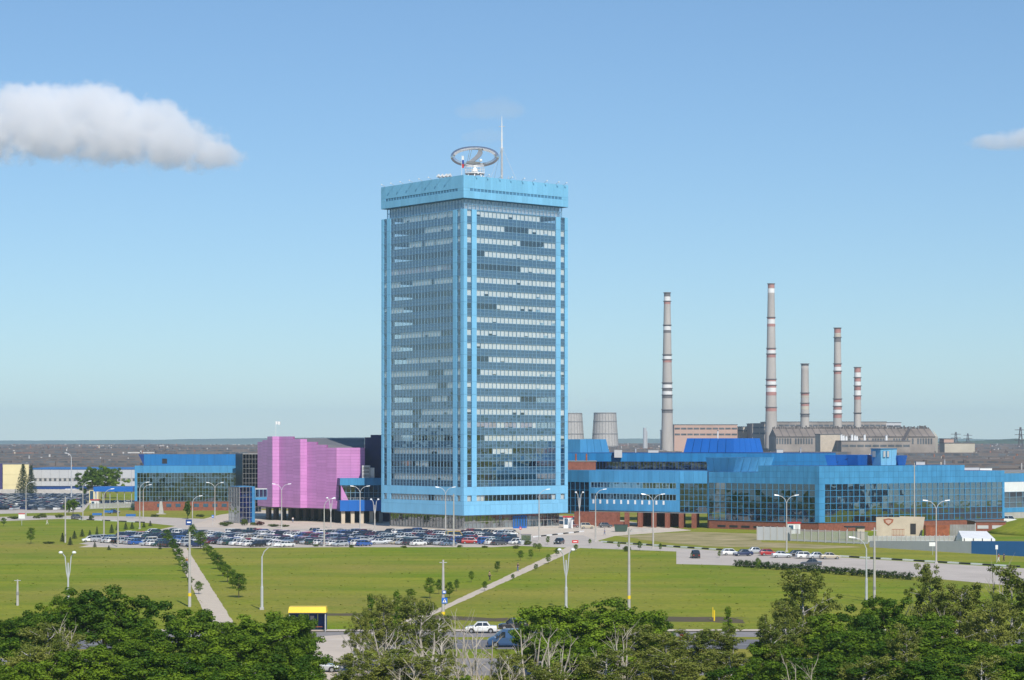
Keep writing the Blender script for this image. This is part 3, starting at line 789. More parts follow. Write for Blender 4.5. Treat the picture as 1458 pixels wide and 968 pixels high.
def frustum(name, label, pts_b, pts_t, zb_, zt_, mats, cat='rooftop box', trim=True):
    c = sum((Vector(p) for p in pts_b), Vector((0, 0))) / len(pts_b)
    t = thing(name, label, cat, (c.x, c.y, zb_))
    n = len(pts_b)
    for i in range(n):
        a, b = pts_b[i], pts_b[(i + 1) % n]; a2, b2 = pts_t[i], pts_t[(i + 1) % n]
        va, vb, vb2, va2 = Vector((a[0], a[1], zb_)), Vector((b[0], b[1], zb_)), Vector((b2[0], b2[1], zt_)), Vector((a2[0], a2[1], zt_))
        L = (vb - va).length; k = max(1, int(L / 2.6))
        inw = Vector((c.x, c.y, (zb_ + zt_) / 2)) - (va + vb + va2 + vb2) / 4; inw.normalize()
        for j in range(k):
            s0, s1 = j / k + 0.006, (j + 1) / k - 0.006
            q = [va.lerp(vb, s0), va.lerp(vb, s1), va2.lerp(vb2, s1), va2.lerp(vb2, s0)]
            p = [tuple(v) for v in q]; pi = [tuple(v + inw * 0.12) for v in q]
            MB().hexa([p[0], p[1], pi[1], pi[0], p[3], p[2], pi[2], pi[3]]).build('cladding_panel', mats[i % len(mats)], t)
    MB().rings([[(x * 0.93 + c.x * 0.07, y * 0.93 + c.y * 0.07, zb_) for x, y in pts_b], [(x * 0.93 + c.x * 0.07, y * 0.93 + c.y * 0.07, zt_ - 0.05) for x, y in pts_t]]).build('inner_core', M['dark_blue'], t)
    return t
def rect4(pa, pb, pc):                               # front-left, front-corner, right  (plus the implied back)
    return [tuple(pa), tuple(pb), tuple(pc), tuple(Vector(pa) + Vector(pc) - Vector(pb))]
frustum('rooftop_box', 'light blue slant-ended plant box on the roof beside the tower', rect4(pt(796, 668), pt(826, 664), pt(868, 672)), rect4(pt(796, 668), pt(826, 664), pt(863, 671)), 21.4, 25.6, [M['wing_blue_lit']])
frustum('rooftop_box', 'large bright royal blue tapering plant box on the wing roof', rect4(pt(973, 672), pt(1045, 664), pt(1087, 674)), rect4(pt(978, 673), pt(1045, 665), pt(1082, 674)), 21.5, 25.9, [M['deep_blue']])
frustum('rooftop_skylight', 'flared blue skylight box leaning outward above the glass hall corner', rect4(pt(1009, 622), pt(1044, 613), pt(1096, 622)), rect4(pt(1004, 623), pt(1049, 611.5), pt(1102, 624)), 16.2, 20.3, [M['wing_blue'], M['wing_blue_lit']])  # left side duller, right side brighter: sunlight put into the panel colours
frustum('rooftop_skylight', 'dark royal blue flared skylight box beside the lookout cabin', rect4(pt(1178, 606), pt(1222, 603), pt(1243, 612)), rect4(pt(1174, 607), pt(1221, 601.5), pt(1246, 613)), 18.2, 21.1, [M['deep_blue']])
frustum('rooftop_skylight', 'small royal blue flared box right of the lookout cabin', rect4(pt(1270, 611), pt(1279, 608.5), pt(1289, 613)), rect4(pt(1270, 611), pt(1279, 607), pt(1292, 614)), 18.2, 20.9, [M['deep_blue']])
cab = frustum('lookout_cabin', 'light blue rooftop cabin with three framed windows on the exhibition wing', rect4(pt(1242, 606), pt(1254.5, 602.5), pt(1276, 608.5)), rect4(pt(1240, 606), pt(1254, 602), pt(1277, 608.8)), 18.2, 22.7, [M['tower_blue']], 'cabin')
fa, fb_ = Face(pt(1241, 605.9), pt(1254.2, 602.2)), Face(pt(1254.2, 602.2), pt(1276.5, 608.6))
for fc, ts in ((fa, ((0.5, 2.2),)), (fb_, ((0.9, 2.2), (2.9, 4.2)))):
    for a, b in ts:
        fr_ = MB().fbox(fc, a, b, 20.4, 22.3, 0.12, 0.22).build('window_frame', M['wing_blue'], cab)
        MB().fbox(fc, a + 0.12, b - 0.12, 20.52, 22.18, 0.222, 0.232).build('pane', M['grey_panel'], fr_)
MB().prism([tuple(p) for p in rect4(pt(1239.5, 606), pt(1254, 601.6), pt(1277.5, 608.8))], 22.7, 22.95).build('roof_slab', M['wing_blue'], cab)

# small plant on the wing roofs
for i, (px, Y, z, w, h, mk) in enumerate(((1022, 668, 25.9, 0.5, 2.3, 'white'), (880, 660, 21.45, 1.2, 0.9, 'grey_panel'), (905, 664, 21.45, 0.6, 1.3, 'steel'), (930, 662, 21.45, 1.6, 0.8, 'grey_panel'), (1110, 656, 21.45, 1.0, 1.0, 'grey_panel'), (1140, 660, 21.45, 0.5, 1.4, 'steel'),
        (1310, 622, 18.1, 1.3, 0.9, 'grey_panel'), (1345, 628, 18.0, 0.5, 1.5, 'steel'), (1383, 634, 16.2, 2.2, 1.0, 'grey_panel'), (1403, 636, 16.2, 1.8, 0.8, 'white'))):
    x = X(px, Y)
    t = thing('roof_vent', ['slim white flue on the royal blue plant box', 'boxy vent above the connecting wing window band', 'thin vent pipe above the connecting wing', 'wide low vent on the upper storey roof', 'boxy vent right of the royal blue plant box', 'thin vent pipe near the dark skylight', 'boxy vent right of the lookout cabin', 'thin vent pipe on the exhibition wing roof', 'wide low vent on the lower roof step', 'white low vent on the lower roof step'][i], 'vent', (x, Y, z), 'roof vents')
    if h > 1.2: MB().tube([(x, Y, z - 1.5), (x, Y, z + h)], w * 0.35, 8).build('pipe', M[mk], t); MB().lathe([(w * 0.6, z + h), (w * 0.6, z + h + 0.12), (w * 0.1, z + h + 0.3)], (x, Y), 8).build('cowl', M['concrete_dark'], t)
    else: MB().box(x - w, x + w, Y - 0.8, Y + 0.8, z - 1.5, z + h).build('casing', M[mk], t); MB().box(x - w - 0.1, x + w + 0.1, Y - 0.9, Y + 0.9, z + h, z + h + 0.12).build('lid', M['concrete_dark'], t)

# far right hall
hall = thing('far_hall', 'long hall with blue fascia and white wall band at the right behind the exhibition wing', 'building', (X(1431, 700), 700, 0))
fh = Face(pt(1428, 690), pt(1640, 740))
panels(fh, 0, fh.L, 11.8, 14.7, 10, 1, 'wing_blue_lit', hall, 0, 0.08, 0.04)
panels(fh, 0, fh.L, 8.6, 11.8, 10, 1, 'white', hall, 0, 0.06, 0.04)
strip_face(hall, fh, 0, fh.L, 3.5, 8.6, 24, 3, 'wing_glass', 0.5, pane_objs=False)
panels(fh, 0, fh.L, 2.0, 3.5, 10, 1, 'wing_blue_lit', hall, 0, 0.08, 0.04)
MB().fbox(fh, 0, fh.L, 0, 14.6, -40, -0.8).build('hall_core', M['interior'], hall)
MB().fbox(fh, 0, fh.L, 14.6, 14.9, -40, 0.1).build('roof_deck', M['concrete_dark'], hall)
MB().fbox(fh, 0, fh.L, 0, 2.0, -0.8, 0.0).build('base_wall', M['concrete'], hall)

# ------------------------------------------------------------------ pink hall
pk = thing('pink_hall', 'pink panelled windowless auditorium with folded facade raised on dark columns', 'building', (X(440, 660), 660, 0))
vx = [pt(367, 686), pt(388, 673), pt(397.5, 673.5), pt(427.5, 664), pt(437, 665), pt(479, 654.5), pt(519.5, 656.5)]
def ztop(px):
    for lim, z in ((374, 24.8), (382, 25.4), (413, 26.5), (437, 25.65), (455, 24.8), (466, 23.9), (999, 23.0)):
        if px < lim: return z
zpk = 4.3
for i in range(6):
    fc = Face(vx[i], vx[i + 1])
    n = max(1, round(fc.L / 4.6))
    for j in range(n):
        t0_, t1_ = fc.L * j / n, fc.L * (j + 1) / n
        mid = fc((t0_ + t1_) / 2, 0); pxm = CX + mid[0] / mid[1] * F
        zt_ = ztop(pxm); k = 21
        panels(fc, t0_, t1_, zpk, zt_, 1, k, 'pink', pk, 0, 0.07, 0.045)
        MB().fbox(fc, t0_, t1_, zpk, zt_ - 0.05, -0.6, -0.01).build('panel_backing', M['pink_joint'], pk)
vb = [tuple(v + Vector((0, 0.55))) for v in vx] + [(X(519, 700), 700), (X(372, 720), 720)]
MB().prism(vb, zpk - 0.3, 22.6).build('hall_core', M['roof_grey'], pk)
# stepped parapet blocks and the raked grey roof
MB().prism([tuple(pt(374, 690)), tuple(pt(380, 680)), tuple(pt(436, 665)), tuple(pt(436, 690))], 22.6, 25.3).build('parapet_block', M['roof_grey'], pk)
rp_ = [(pt(437, 665.5), 22.9), (pt(519, 666), 22.9), (pt(519, 705), 26.0), (pt(410, 705), 26.0), (pt(413, 672), 25.0)]
MB().add([(p.x, p.y, z) for p, z in rp_] + [(p.x, p.y, 22.0) for p, z in rp_], [(0, 1, 2, 3, 4), (0, 5, 6, 1), (1, 6, 7, 2), (2, 7, 8, 3), (3, 8, 9, 4), (4, 9, 5, 0)]).build('raked_roof', M['roof_grey'], pk)
# dark fly tower next to the office tower
ft = Face(pt(519.5, 668), pt(556, 667.5))
panels(ft, 0, ft.L, 3, 26.2, 4, 10, 'navy_violet', pk, 0, 0.07, 0.04)
MB().fbox(ft, 0, ft.L, 0, 26.1, -30, -0.01).build('fly_tower_core', M['navy_violet'], pk)
MB().fbox(ft, 0.0, ft.L, 26.1, 27.0, -30, -14).build('fly_tower_cap', M['navy_violet'], pk)
# columns
M['column_dark'] = pm('dark_column', (0.10, 0.085, 0.075), 0.9, 0.2, 0.5)
colf = Face(pt(372, 682), pt(520, 658))
for i in range(11):
    t = 0.8 + i * 3.1
    MB().fbox(colf, t, t + 1.25, 0, zpk - 0.2, -2.6, -1.3).build('column', M['column_dark'], pk)
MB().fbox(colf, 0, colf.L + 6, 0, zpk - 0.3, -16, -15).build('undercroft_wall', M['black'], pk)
flagpole('flag_pole', 392.5, 684, 22.6, Z(599, 684), 'white flag flying on a thin pole on the pink hall roof', ('white', 'white'), 1.5, 1.0)
# blue annex between pink hall and tower
an = thing('blue_annex', 'dark blue two-band annex on columns between the pink hall and the tower', 'building', (X(510, 650), 650, 0))
fa_ = Face(pt(484, 649), pt(546, 652))
panels(fa_, 0, fa_.L, 11.6, 13.8, 5, 1, 'wing_blue', an, 0, 0.08, 0.04)
panels(fa_, 0, fa_.L, 3.8, 7.1, 5, 1, 'deep_blue', an, 0, 0.08, 0.04)
MB().fbox(fa_, 0, fa_.L, 11.6, 13.75, -12, -0.01).fbox(fa_, 0, fa_.L, 3.7, 7.05, -12, -0.01).build('band_core', M['dark_blue'], an)
strip_face(an, Face(pt(486, 651), pt(546, 654)), 0, 12.7, 7.1, 11.6, 9, 2, 'dark_glass', 0.0)
MB().fbox(fa_, 0.5, fa_.L, 7.0, 11.7, -12, -5).build('annex_core', M['interior'], an)
MB().add([fa_(0.4, 11.6, -0.05), fa_(2.6, 7.1, -0.05), fa_(0.4, 7.1, -0.05), fa_(0.4, 11.6, -1.4), fa_(2.6, 7.1, -1.4), fa_(0.4, 7.1, -1.4)], [(0, 2, 1), (3, 4, 5), (0, 1, 4, 3), (1, 2, 5, 4), (0, 3, 5, 2)]).build('pink_gusset', M['pink'], an)
for i in range(5): MB().fbox(fa_, 0.6 + i * 2.9, 1.7 + i * 2.9, 0, 3.75, -2.0, -0.9).build('column', M['beige'] if i < 4 else M['concrete_dark'], an)
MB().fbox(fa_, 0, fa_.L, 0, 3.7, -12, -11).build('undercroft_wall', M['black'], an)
MB().fbox(fa_, 1.0, fa_.L, 7.75, 7.83, 0.02, 0.06).build('handrail', M['steel'], an)
for i in range(12): MB().fbox(fa_, 1.0 + i * 1.05, 1.06 + i * 1.05, 7.15, 7.75, 0.02, 0.06).build('baluster', M['steel'], an)
hv = thing('rooftop_fan_unit', 'grey boxy ventilation unit on the blue annex roof beside the pink wall', 'ventilation unit', (X(524, 653), 653, 13.75))
hx = X(516, 653)
MB().box(hx, hx + 2.3, 651.5, 655, 13.8, 17.6).build('casing', M['grey_panel'], hv)
for k in range(3): MB().box(hx + 0.2, hx + 2.1, 651.4, 651.49, 14.2 + k * 1.1, 14.9 + k * 1.1).build('louvre', M['concrete_dark'], hv)
MB().box(hx + 2.35, hx + 3.6, 652, 655, 13.8, 16.9).build('duct', M['steel'], hv)

# ------------------------------------------------------------------ left blue block
lb = thing('museum_block', 'blue panelled glass-fronted block with brick base left of the pink hall', 'building', (X(192, 770), 770, 0))
fl = Face(pt(191.7, 770), pt(346, 772))
panels(fl, 0, fl.L, 13.6, 16.2, 14, 1, 'wing_blue_lit', lb, 0, 0.08, 0.04)
strip_face(lb, fl, 0.9, fl.L, 3.4, 13.6, 34, 6, 'hall_glass', 0.0, mw=0.07, mm='mullion', lean=0.01)
panels(fl, 0, 0.9, 3.4, 13.6, 1, 5, 'wing_blue_lit', lb, 0, 0.1, 0.04, 'corner_panel')
MB().fbox(fl, 0, fl.L, 0, 3.35, -8, -0.1).build('brick_base', M['brick'], lb)
for i in range(9): MB().fbox(fl, 8 + i * 3.3, 9.8 + i * 3.3, 1.3, 2.5, -0.11, -0.04).build('basement_window', M['spandrel'], lb)
MB().fbox(fl, 0.3, fl.L, 3.3, 13.5, -30, -6).build('hall_core', M['interior'], lb)
MB().fbox(fl, 0, fl.L, 13.6, 16.1, -30, -0.01).build('roof_edge', M['dark_blue'], lb)
MB().fbox(fl, 0, 0.3, 3.3, 13.6, -30, -0.2).build('side_wall', M['wing_blue'], lb)
MB().fbox(fl, 0.3, fl.L, 8.2, 8.6, -6, -0.5).build('floor_slab', M['slab'], lb)
fub = Face(pt(201, 782), pt(345, 784))
MB().add([fub(1, 16.1, 0), fub(fub.L, 16.1, 0), fub(fub.L, 20.2, 0), fub(-1, 20.2, 0), fub(1, 16.1, -14), fub(fub.L, 16.1, -14), fub(fub.L, 20.2, -14), fub(-1, 20.2, -14)],
         [(0, 1, 2, 3), (1, 5, 6, 2), (3, 2, 6, 7), (0, 3, 7, 4), (4, 7, 6, 5)]).build('upper_block', M['dark_blue'], lb)
panels(fub, 1, fub.L, 16.1, 20.2, 14, 1, 'mid_blue', lb, 0, 0.08, 0.04)
MB().fbox(fub, 7.6, 9.4, 16.8, 18.6, 0.09, 0.12).build('dark_notch', M['black'], lb)  # small black panel standing for the dark notch in the upper block
st = thing('stair_tower', 'dark glass stair tower with white grid between blue block and pink hall', 'building', (X(356, 755), 755, 0))
fs2 = Face(pt(345.8, 752), pt(372, 754))
strip_face(st, fs2, 0, fs2.L, 0.2, 20.4, 6, 12, 'dark_glass', 0.0, mw=0.09, mm='concrete_dark')
MB().fbox(fs2, 0, fs2.L, 0, 20.3, -14, -0.7).build('stair_core', M['black'], st)
MB().fbox(fs2, 0, fs2.L, 20.4, 20.7, -14, 0.1).build('roof_slab', M['concrete_dark'], st)
cu = thing('entrance_pavilion', 'glass entrance cube with violet blue panes and blue edge before the pink hall', 'building', (X(341, 652), 652, 0))
fc1, fc2 = Face(pt(326, 659), pt(341, 651)), Face(pt(341, 651), pt(360, 655))
strip_face(cu, fc1, 0, fc1.L, 0.1, 11.0, 4, 7, 'wing_glass', 0.0, mw=0.09, mm='concrete_dark')
strip_face(cu, fc2, 0, fc2.L, 0.1, 11.0, 4, 7, 'blue_glass', 0.0, mw=0.09, mm='concrete_dark')
panels(Face(pt(360, 655), pt(363.5, 654.6)), 0, 0.78, 0, 11.2, 1, 5, 'wing_blue_lit', cu, 0, 0.5, 0.03, 'edge_panel')
MB().prism([tuple(p) for p in (pt(328, 659.3), pt(341, 652.2), pt(360, 656), pt(348, 664))], 10.9, 11.2).build('roof_slab', M['wing_blue'], cu)
MB().prism([tuple(p) for p in (pt(334, 660.3), pt(342, 655.6), pt(357, 658), pt(348, 663))], 0, 10.8).build('lift_core', M['concrete_dark'], cu)
br = thing('footbridge', 'enclosed blue footbridge linking the entrance cube to the pink hall', 'footbridge', (X(369, 657), 657, 7.2))
fbr = Face(pt(363.5, 657), pt(380, 659))
MB().fbox(fbr, 0, fbr.L, 7.0, 7.8, -2.4, 0).build('deck', M['wing_blue_lit'], br)
MB().fbox(fbr, 0, fbr.L, 10.2, 10.5, -2.5, 0.1).build('roof_slab', M['grey_panel'], br)
strip_face(br, fbr, 0, fbr.L, 7.8, 10.2, 3, 1, 'dark_glass', 0.0, mw=0.14)

# ------------------------------------------------------------------ distant factory and power station
M['hall_roof'] = pm('factory_roof', (0.125, 0.105, 0.095), 0.95, 0.3, 0.03, streak=(0.3, 1, 1))
M['hall_wall'] = pm('factory_wall', (0.30, 0.26, 0.225), 0.9, 0.3, 0.05)
M['hall_light'] = pm('factory_pale_wall', (0.50, 0.45, 0.36), 0.9, 0.15, 0.05)
M['monitor'] = pm('roof_monitor', (0.19, 0.165, 0.15), 0.9, 0.35, 0.06, c2=(0.11, 0.09, 0.085))
M['glaze_far'] = pm('far_glazing', (0.10, 0.11, 0.12), 0.3, 0.4, 0.1)
M['vent_a'] = pm('vent_pale', (0.52, 0.50, 0.47), 0.8, 0.2, 0.3)
M['vent_b'] = pm('vent_dark', (0.10, 0.085, 0.08), 0.8, 0.2, 0.3)
M['vent_c'] = pm('vent_rust', (0.30, 0.13, 0.08), 0.8, 0.3, 0.3)
M['chimney'] = pm('chimney_concrete', (0.43, 0.395, 0.355), 0.9, 0.14, 0.08, streak=(1, 1, 0.3))
M['chimney_red'] = pm('chimney_red_band', (0.40, 0.20, 0.17), 0.9, 0.2, 0.1)
M['chimney_white'] = pm('chimney_white_band', (0.72, 0.71, 0.68), 0.9, 0.1, 0.1)
M['chimney_dark'] = pm('chimney_soot_band', (0.17, 0.155, 0.15), 0.9, 0.2, 0.1)
M['gable_roof'] = pm('brown_roof', (0.25, 0.205, 0.17), 0.9, 0.25, 0.05)
M['turbine'] = pm('salmon_cladding', (0.50, 0.34, 0.27), 0.9, 0.12, 0.03)

def factory_hall(x0, x1, y0, y1, h, label, nmon, pale=False, seed=0):
    rnd = random.Random(seed)
    t = thing('factory_hall', label, 'factory', ((x0 + x1) / 2, y0, 0), 'factory halls behind the offices')
    MB().box(x0, x1, y0, y1, 0, h - 0.6).build('wall', M['hall_light'] if pale else M['hall_wall'], t)
    MB().box(x0 - 0.6, x1 + 0.6, y0 - 0.6, y1 + 0.6, h - 0.6, h).build('roof', M['hall_roof'], t)
    g = MB(); n = max(2, int((x1 - x0) / 9))
    for i in range(n):
        a = x0 + (x1 - x0) * i / n
        g.box(a + 1, a + (x1 - x0) / n - 1, y0 - 0.12, y0 - 0.03, h - 4.6, h - 1.6)
    g.build('window_strip', M['glaze_far'], t, kind='stuff')
    for k in range(nmon):
        yy = y0 + (y1 - y0) * (k + 0.5) / nmon
        mh = rnd.uniform(1.6, 2.8)
        xa = x0 + rnd.uniform(3, 0.08 * (x1 - x0)); xb = x1 - rnd.uniform(3, 0.08 * (x1 - x0))
        mo = MB().box(xa, xb, yy - 4, yy + 4, h, h + mh).build('roof_monitor', M['monitor'], t)
        gz = MB(); q = int((xb - xa) / 7)
        for i in range(q):
            if rnd.random() < 0.8: gz.box(xa + i * 7 + 0.6, xa + i * 7 + 6.2, yy - 4.1, yy - 4.02, h + 0.4, h + mh - 0.4)
        if gz.v: gz.build('monitor_window', M['glaze_far'], mo, kind='stuff')
    v = MB()
    for i in range(int((x1 - x0) * (y1 - y0) / 520)):
        x, y = rnd.uniform(x0 + 2, x1 - 2), rnd.uniform(y0 + 1, y1 - 1)
        w, d, hh = rnd.uniform(0.4, 1.6), rnd.uniform(0.4, 2.0), rnd.choice((0.8, 1.4, 2.0, 2.6, 3.6))
        if rnd.random() < 0.30: w, hh = rnd.uniform(8, 40), rnd.uniform(0.6, 1.3)
        m_ = rnd.choices((0, 1, 2, 3), (2, 6, 2, 1))[0]
        if rnd.random() < 0.4: v.tube([(x, y, h), (x, y, h + hh)], w * 0.4, 6, m_)
        else: v.box(x - w / 2, x + w / 2, y - d / 2, y + d / 2, h, h + hh, m_)
    v.build('roof_vents', [M['vent_a'], M['vent_b'], M['vent_c'], M['beige']], t, kind='stuff')
HL = ['low brown factory hall with vents, in rows behind the yellow and grey blocks', 'broad brown factory hall with roof monitors, behind the blue wing', 'far brown factory hall with dark roof near the horizon']
sd = 1
for r, (y0, dp) in enumerate(((1180, 95), (1310, 110), (1470, 120), (1650, 140), (1860, 160), (2120, 190), (2430, 240), (2800, 300), (3300, 500))):
    h = 11.5 + r * 0.75
    e = 0.27 * y0
    for a, b in ((-e, -0.62 * e), (-0.615 * e, -0.28 * e), (-0.275 * e, -0.03 * e), (0.03 * e, 0.30 * e), (0.305 * e, 0.62 * e), (0.625 * e, e)):
        if a < -0.2 * e and b > -0.1 * e: pass
        if -0.2 * e < a < 0.0: continue                       # hidden behind the tower
        lab = HL[2] if y0 > 2300 else (HL[0] if a < 0 else HL[1])
        factory_hall(a + 3, b - 3, y0 + random.uniform(-15, 15), y0 + dp, h + random.uniform(-1.2, 1.0), lab, max(1, int(dp / 45)), random.random() < 0.25, sd); sd += 1
# front row on the right, close behind the blue wing
for (pa, pb, Y0, dp, h) in ((812, 985, 860, 70, 15.5), (1080, 1290, 900, 80, 15.0), (1295, 1600, 840, 90, 13.6), (1020, 1500, 1010, 90, 13.5), (812, 1010, 1010, 100, 14.5)):
    factory_hall(X(pa, Y0), X(pb, Y0), Y0, Y0 + dp, h, 'long grey factory hall with cluttered roof, close behind the blue wing', 2, False, sd); sd += 1

# power station
def chimney(px, Y, ytop, wtop, wbase, bands, label, base_py=664):
    x = X(px, Y); s = Y / F
    zt = Z(ytop, Y); rt, rb = wtop * s / 2, wbase * s / 2
    t = thing('chimney', label, 'chimney', (x, Y, 0), 'power station chimneys')
    zb_ = 0.0
    zref = Z(615, Y)
    def rad(z):
        u = max(0.0, (z - zref) / (zt - zref)) if z > zref else 0.0
        return rb + (rt - rb) * u if z > zref else rb + (zref - z) * 0.03
    prof = [(rad(zt * k / 16), zt * k / 16) for k in range(17)]
    sh = MB().lathe(prof, (x, Y), 28).build('shaft', M['chimney'], t, smooth=True)
    MB().lathe([(rad(zt) * 0.8, zt + 0.02), (rad(zt) * 0.8, zt + 0.4)], (x, Y), 20).build('flue_rim', M['chimney_dark'], t)
    for (pa, pb, mk) in bands:
        za, zb2 = Z(pb, Y), Z(pa, Y)
        MB().lathe([(rad(za) + 0.06, za), (rad(zb2) + 0.06, zb2)], (x, Y), 28, caps=False).build('painted_band', M[mk], t, smooth=True)
    seen = set()
    for (pa, pb, mk) in bands:
        if mk in ('chimney_red', 'chimney_dark') and round(pa / 12) not in seen:
            seen.add(round(pa / 12))
            z = Z(pa, Y); r = rad(z)
            MB().lathe([(r, z - 0.3), (r + 0.75, z - 0.2), (r + 0.75, z + 0.5), (r + 0.65, z + 0.5), (r + 0.65, z), (r, z)], (x, Y), 24, caps=False).build('gallery', M['chimney_dark'], t)
    lad = MB().box(x - rb * 0.9 - 0.6, x - rb * 0.9, Y - rb * 0.7, Y - rb * 0.6, 0, zref)
    lad.build('ladder', M['vent_b'], t)
r_, w_, d_ = 'chimney_red', 'chimney_white', 'chimney_dark'
chimney(950, 2150, 416.6, 9, 16.5, [(417, 422, d_), (422.5, 429, w_), (429, 433, r_), (463, 464.5, d_), (464.5, 470, w_), (470, 474, d_), (505, 507, d_), (507, 512, w_), (512, 516, r_), (545, 547.5, d_), (547.5, 553, w_), (553, 557, d_), (557, 562.5, w_), (562.5, 567, d_), (583.5, 588, d_)], 'tall tapering chimney with white and grey bands standing alone beside the cooling towers')
chimney(1098, 2150, 404, 9.3, 17, [(404.2, 410, r_), (411, 417, w_), (452, 454.5, r_), (454.5, 461, w_), (461, 465, r_), (496, 498.5, r_), (498.5, 504, w_), (504, 509, r_), (540, 543, r_), (543, 548.5, w_), (548.5, 552, r_), (552, 558, w_), (558, 563, r_), (580, 585.5, r_)], 'tallest tapering chimney with red and white bands behind the royal blue roof box')
chimney(1146, 2050, 518, 10.5, 13, [(518.2, 521, d_), (559.5, 563, r_), (563, 566, 'hall_light'), (574, 578, r_), (578.5, 583, 'hall_light'), (589.5, 594, d_)], 'short stubby grey chimney with faded bands between two taller chimneys')
chimney(1192.5, 2000, 467, 9.3, 12.5, [(467.2, 474, r_), (475, 480, 'hall_light'), (480.5, 487, d_), (518, 522, r_), (522.5, 528, w_), (528.5, 532.5, r_), (568, 572.5, r_), (573, 578, w_), (578.5, 583, r_), (583.5, 588.5, w_), (589, 595, r_)], 'mid-height chimney with bright red and white bands over the gabled hall')
chimney(1221, 2050, 523, 9, 10.5, [(523.2, 530, r_), (530.5, 537, w_), (537.5, 543, r_), (543.5, 549, w_), (549.5, 555.5, r_), (556, 563, w_), (563.5, 569, r_), (588, 589.5, d_)], 'short chimney with pink and white stripes on its upper half')
def cooling(px, Y, ytop, ybase, wt, wb, label):
    x, s = X(px, Y), Y / F
    zt = Z(ytop, Y)
    t = thing('cooling_tower', label, 'cooling tower', (x, Y, 0), 'cooling towers')
    prof = []
    for k in range(13):
        u = k / 12; z = zt * u
        r = (wb / 2 * s) * 1.12 + ((wt / 2 * s) - (wb / 2 * s) * 1.12) * (u ** 0.8) 
        prof.append((r, z))
    MB().lathe(prof, (x, Y), 36, caps=False).build('shell', M['concrete'], t)
    for k in (4, 7, 10, 12):
        r, z = prof[k]
        MB().lathe([(r + 0.1, z - 0.5), (r + 0.5, z - 0.5), (r + 0.5, z + 0.5), (r + 0.1, z + 0.5)], (x, Y), 36, caps=False).build('ring_beam', M['concrete_dark'], t)
    for k in range(24):
        a = 2 * math.pi * k / 24
        MB().tube([(x + (r_k + 0.15) * math.cos(a), Y + (r_k + 0.15) * math.sin(a), z_k) for r_k, z_k in prof], 0.22, 4).build('rib', M['concrete_dark'], t)
cooling(861.5, 2500, 588, 622, 31, 38, 'wide squat ribbed cooling tower standing clear of the office tower')
cooling(813, 2500, 588.5, 622, 31, 38, 'squat cooling tower partly hidden behind the office tower edge')

def far_block(name, pa, pb, Y, ytop, label, matkey, depth=40, strips=1, cat='building', roof='roof_grey'):
    x0, x1 = X(pa, Y), X(pb, Y); h = Z(ytop, Y)
    t = thing(name, label, cat, ((x0 + x1) / 2, Y, 0))
    MB().box(x0, x1, Y, Y + depth, 0, h - 0.5).build('wall', M[matkey], t)
    MB().box(x0 - 0.5, x1 + 0.5, Y - 0.5, Y + depth + 0.5, h - 0.5, h).build('roof', M[roof], t)
    n = max(2, int((x1 - x0) / 6))
    for k in range(strips):
        g = MB(); z = h - 3.5 - k * 6
        if z < 3: break
        for i in range(n):
            a = x0 + (x1 - x0) * i / n
            g.box(a + 0.5, a + (x1 - x0) / n - 0.5, Y - 0.15, Y - 0.03, z - 1.8, z)
        g.build('window_strip', M['glaze_far'], t, kind='stuff')
    return t
far_block('turbine_hall', 960, 1050, 2200, 604, 'long salmon pink turbine hall behind the tall lone chimney', 'turbine', 50, 2)
far_block('boiler_house', 1050, 1072, 2230, 607, 'pale beige boiler house end of the salmon turbine hall', 'hall_light', 50, 1)
far_block('boiler_house', 1071, 1092, 2180, 602.5, 'grey blue boiler house left of the tallest chimney', 'hall_wall', 50, 2)
far_block('boiler_house', 1092, 1262, 2350, 600, 'long grey boiler house behind the row of chimneys', 'hall_wall', 60, 2)
far_block('boiler_house', 1262, 1283, 2380, 601, 'pale end block of the long grey boiler house', 'grey_panel', 40, 1)
far_block('store_block', 1168, 1197, 1780, 617.5, 'beige windowless block before the gabled hall', 'beige', 30, 0)
far_block('store_block', 1345, 1388, 1800, 630, 'low pale wall block right of the gabled hall', 'hall_light', 20, 0)
far_block('store_block', 1344, 1358, 1900, 624, 'small brown hut beside the gabled hall', 'turbine', 20, 0)
far_block('store_block', 942, 965, 2300, 612, 'small white block at the foot of the lone chimney', 'grey_panel', 20, 0)
gy = 1850
gh = thing('gabled_hall', 'long brown gabled power station hall with ridge vents under the chimneys', 'building', (X(1230, gy), gy, 0))
x0, x1 = X(1105, gy), X(1332, gy); ze, zr = Z(621.5, gy), Z(610, gy + 26)
MB().box(x0, x1, gy, gy + 52, 0, ze).build('wall', M['hall_wall'], gh)
MB().add([(x0, gy - 1, ze), (x1, gy - 1, ze), (x1, gy + 53, ze), (x0, gy + 53, ze), (x0, gy + 26, zr), (x1, gy + 26, zr)], [(0, 1, 5, 4), (2, 3, 4, 5), (1, 2, 5), (3, 0, 4)]).build('roof', M['gable_roof'], gh)
for i in range(1, 24):
    x = x0 + (x1 - x0) * i / 24
    MB().add([(x, gy - 1, ze + 0.02), (x + 0.5, gy - 1, ze + 0.02), (x + 0.5, gy + 26, zr + 0.3), (x, gy + 26, zr + 0.3)], [(0, 1, 2, 3)]).build('roof_seam', M['vent_b'], gh)
g_ = MB()
for i in range(60):
    x = x0 + (x1 - x0) * i / 60
    if random.random() < 0.8: g_.box(x + 0.3, x + 1.7, gy - 0.15, gy - 0.04, ze - 6.5, ze - 1.5)
g_.build('window_strip', M['glaze_far'], gh, kind='stuff')
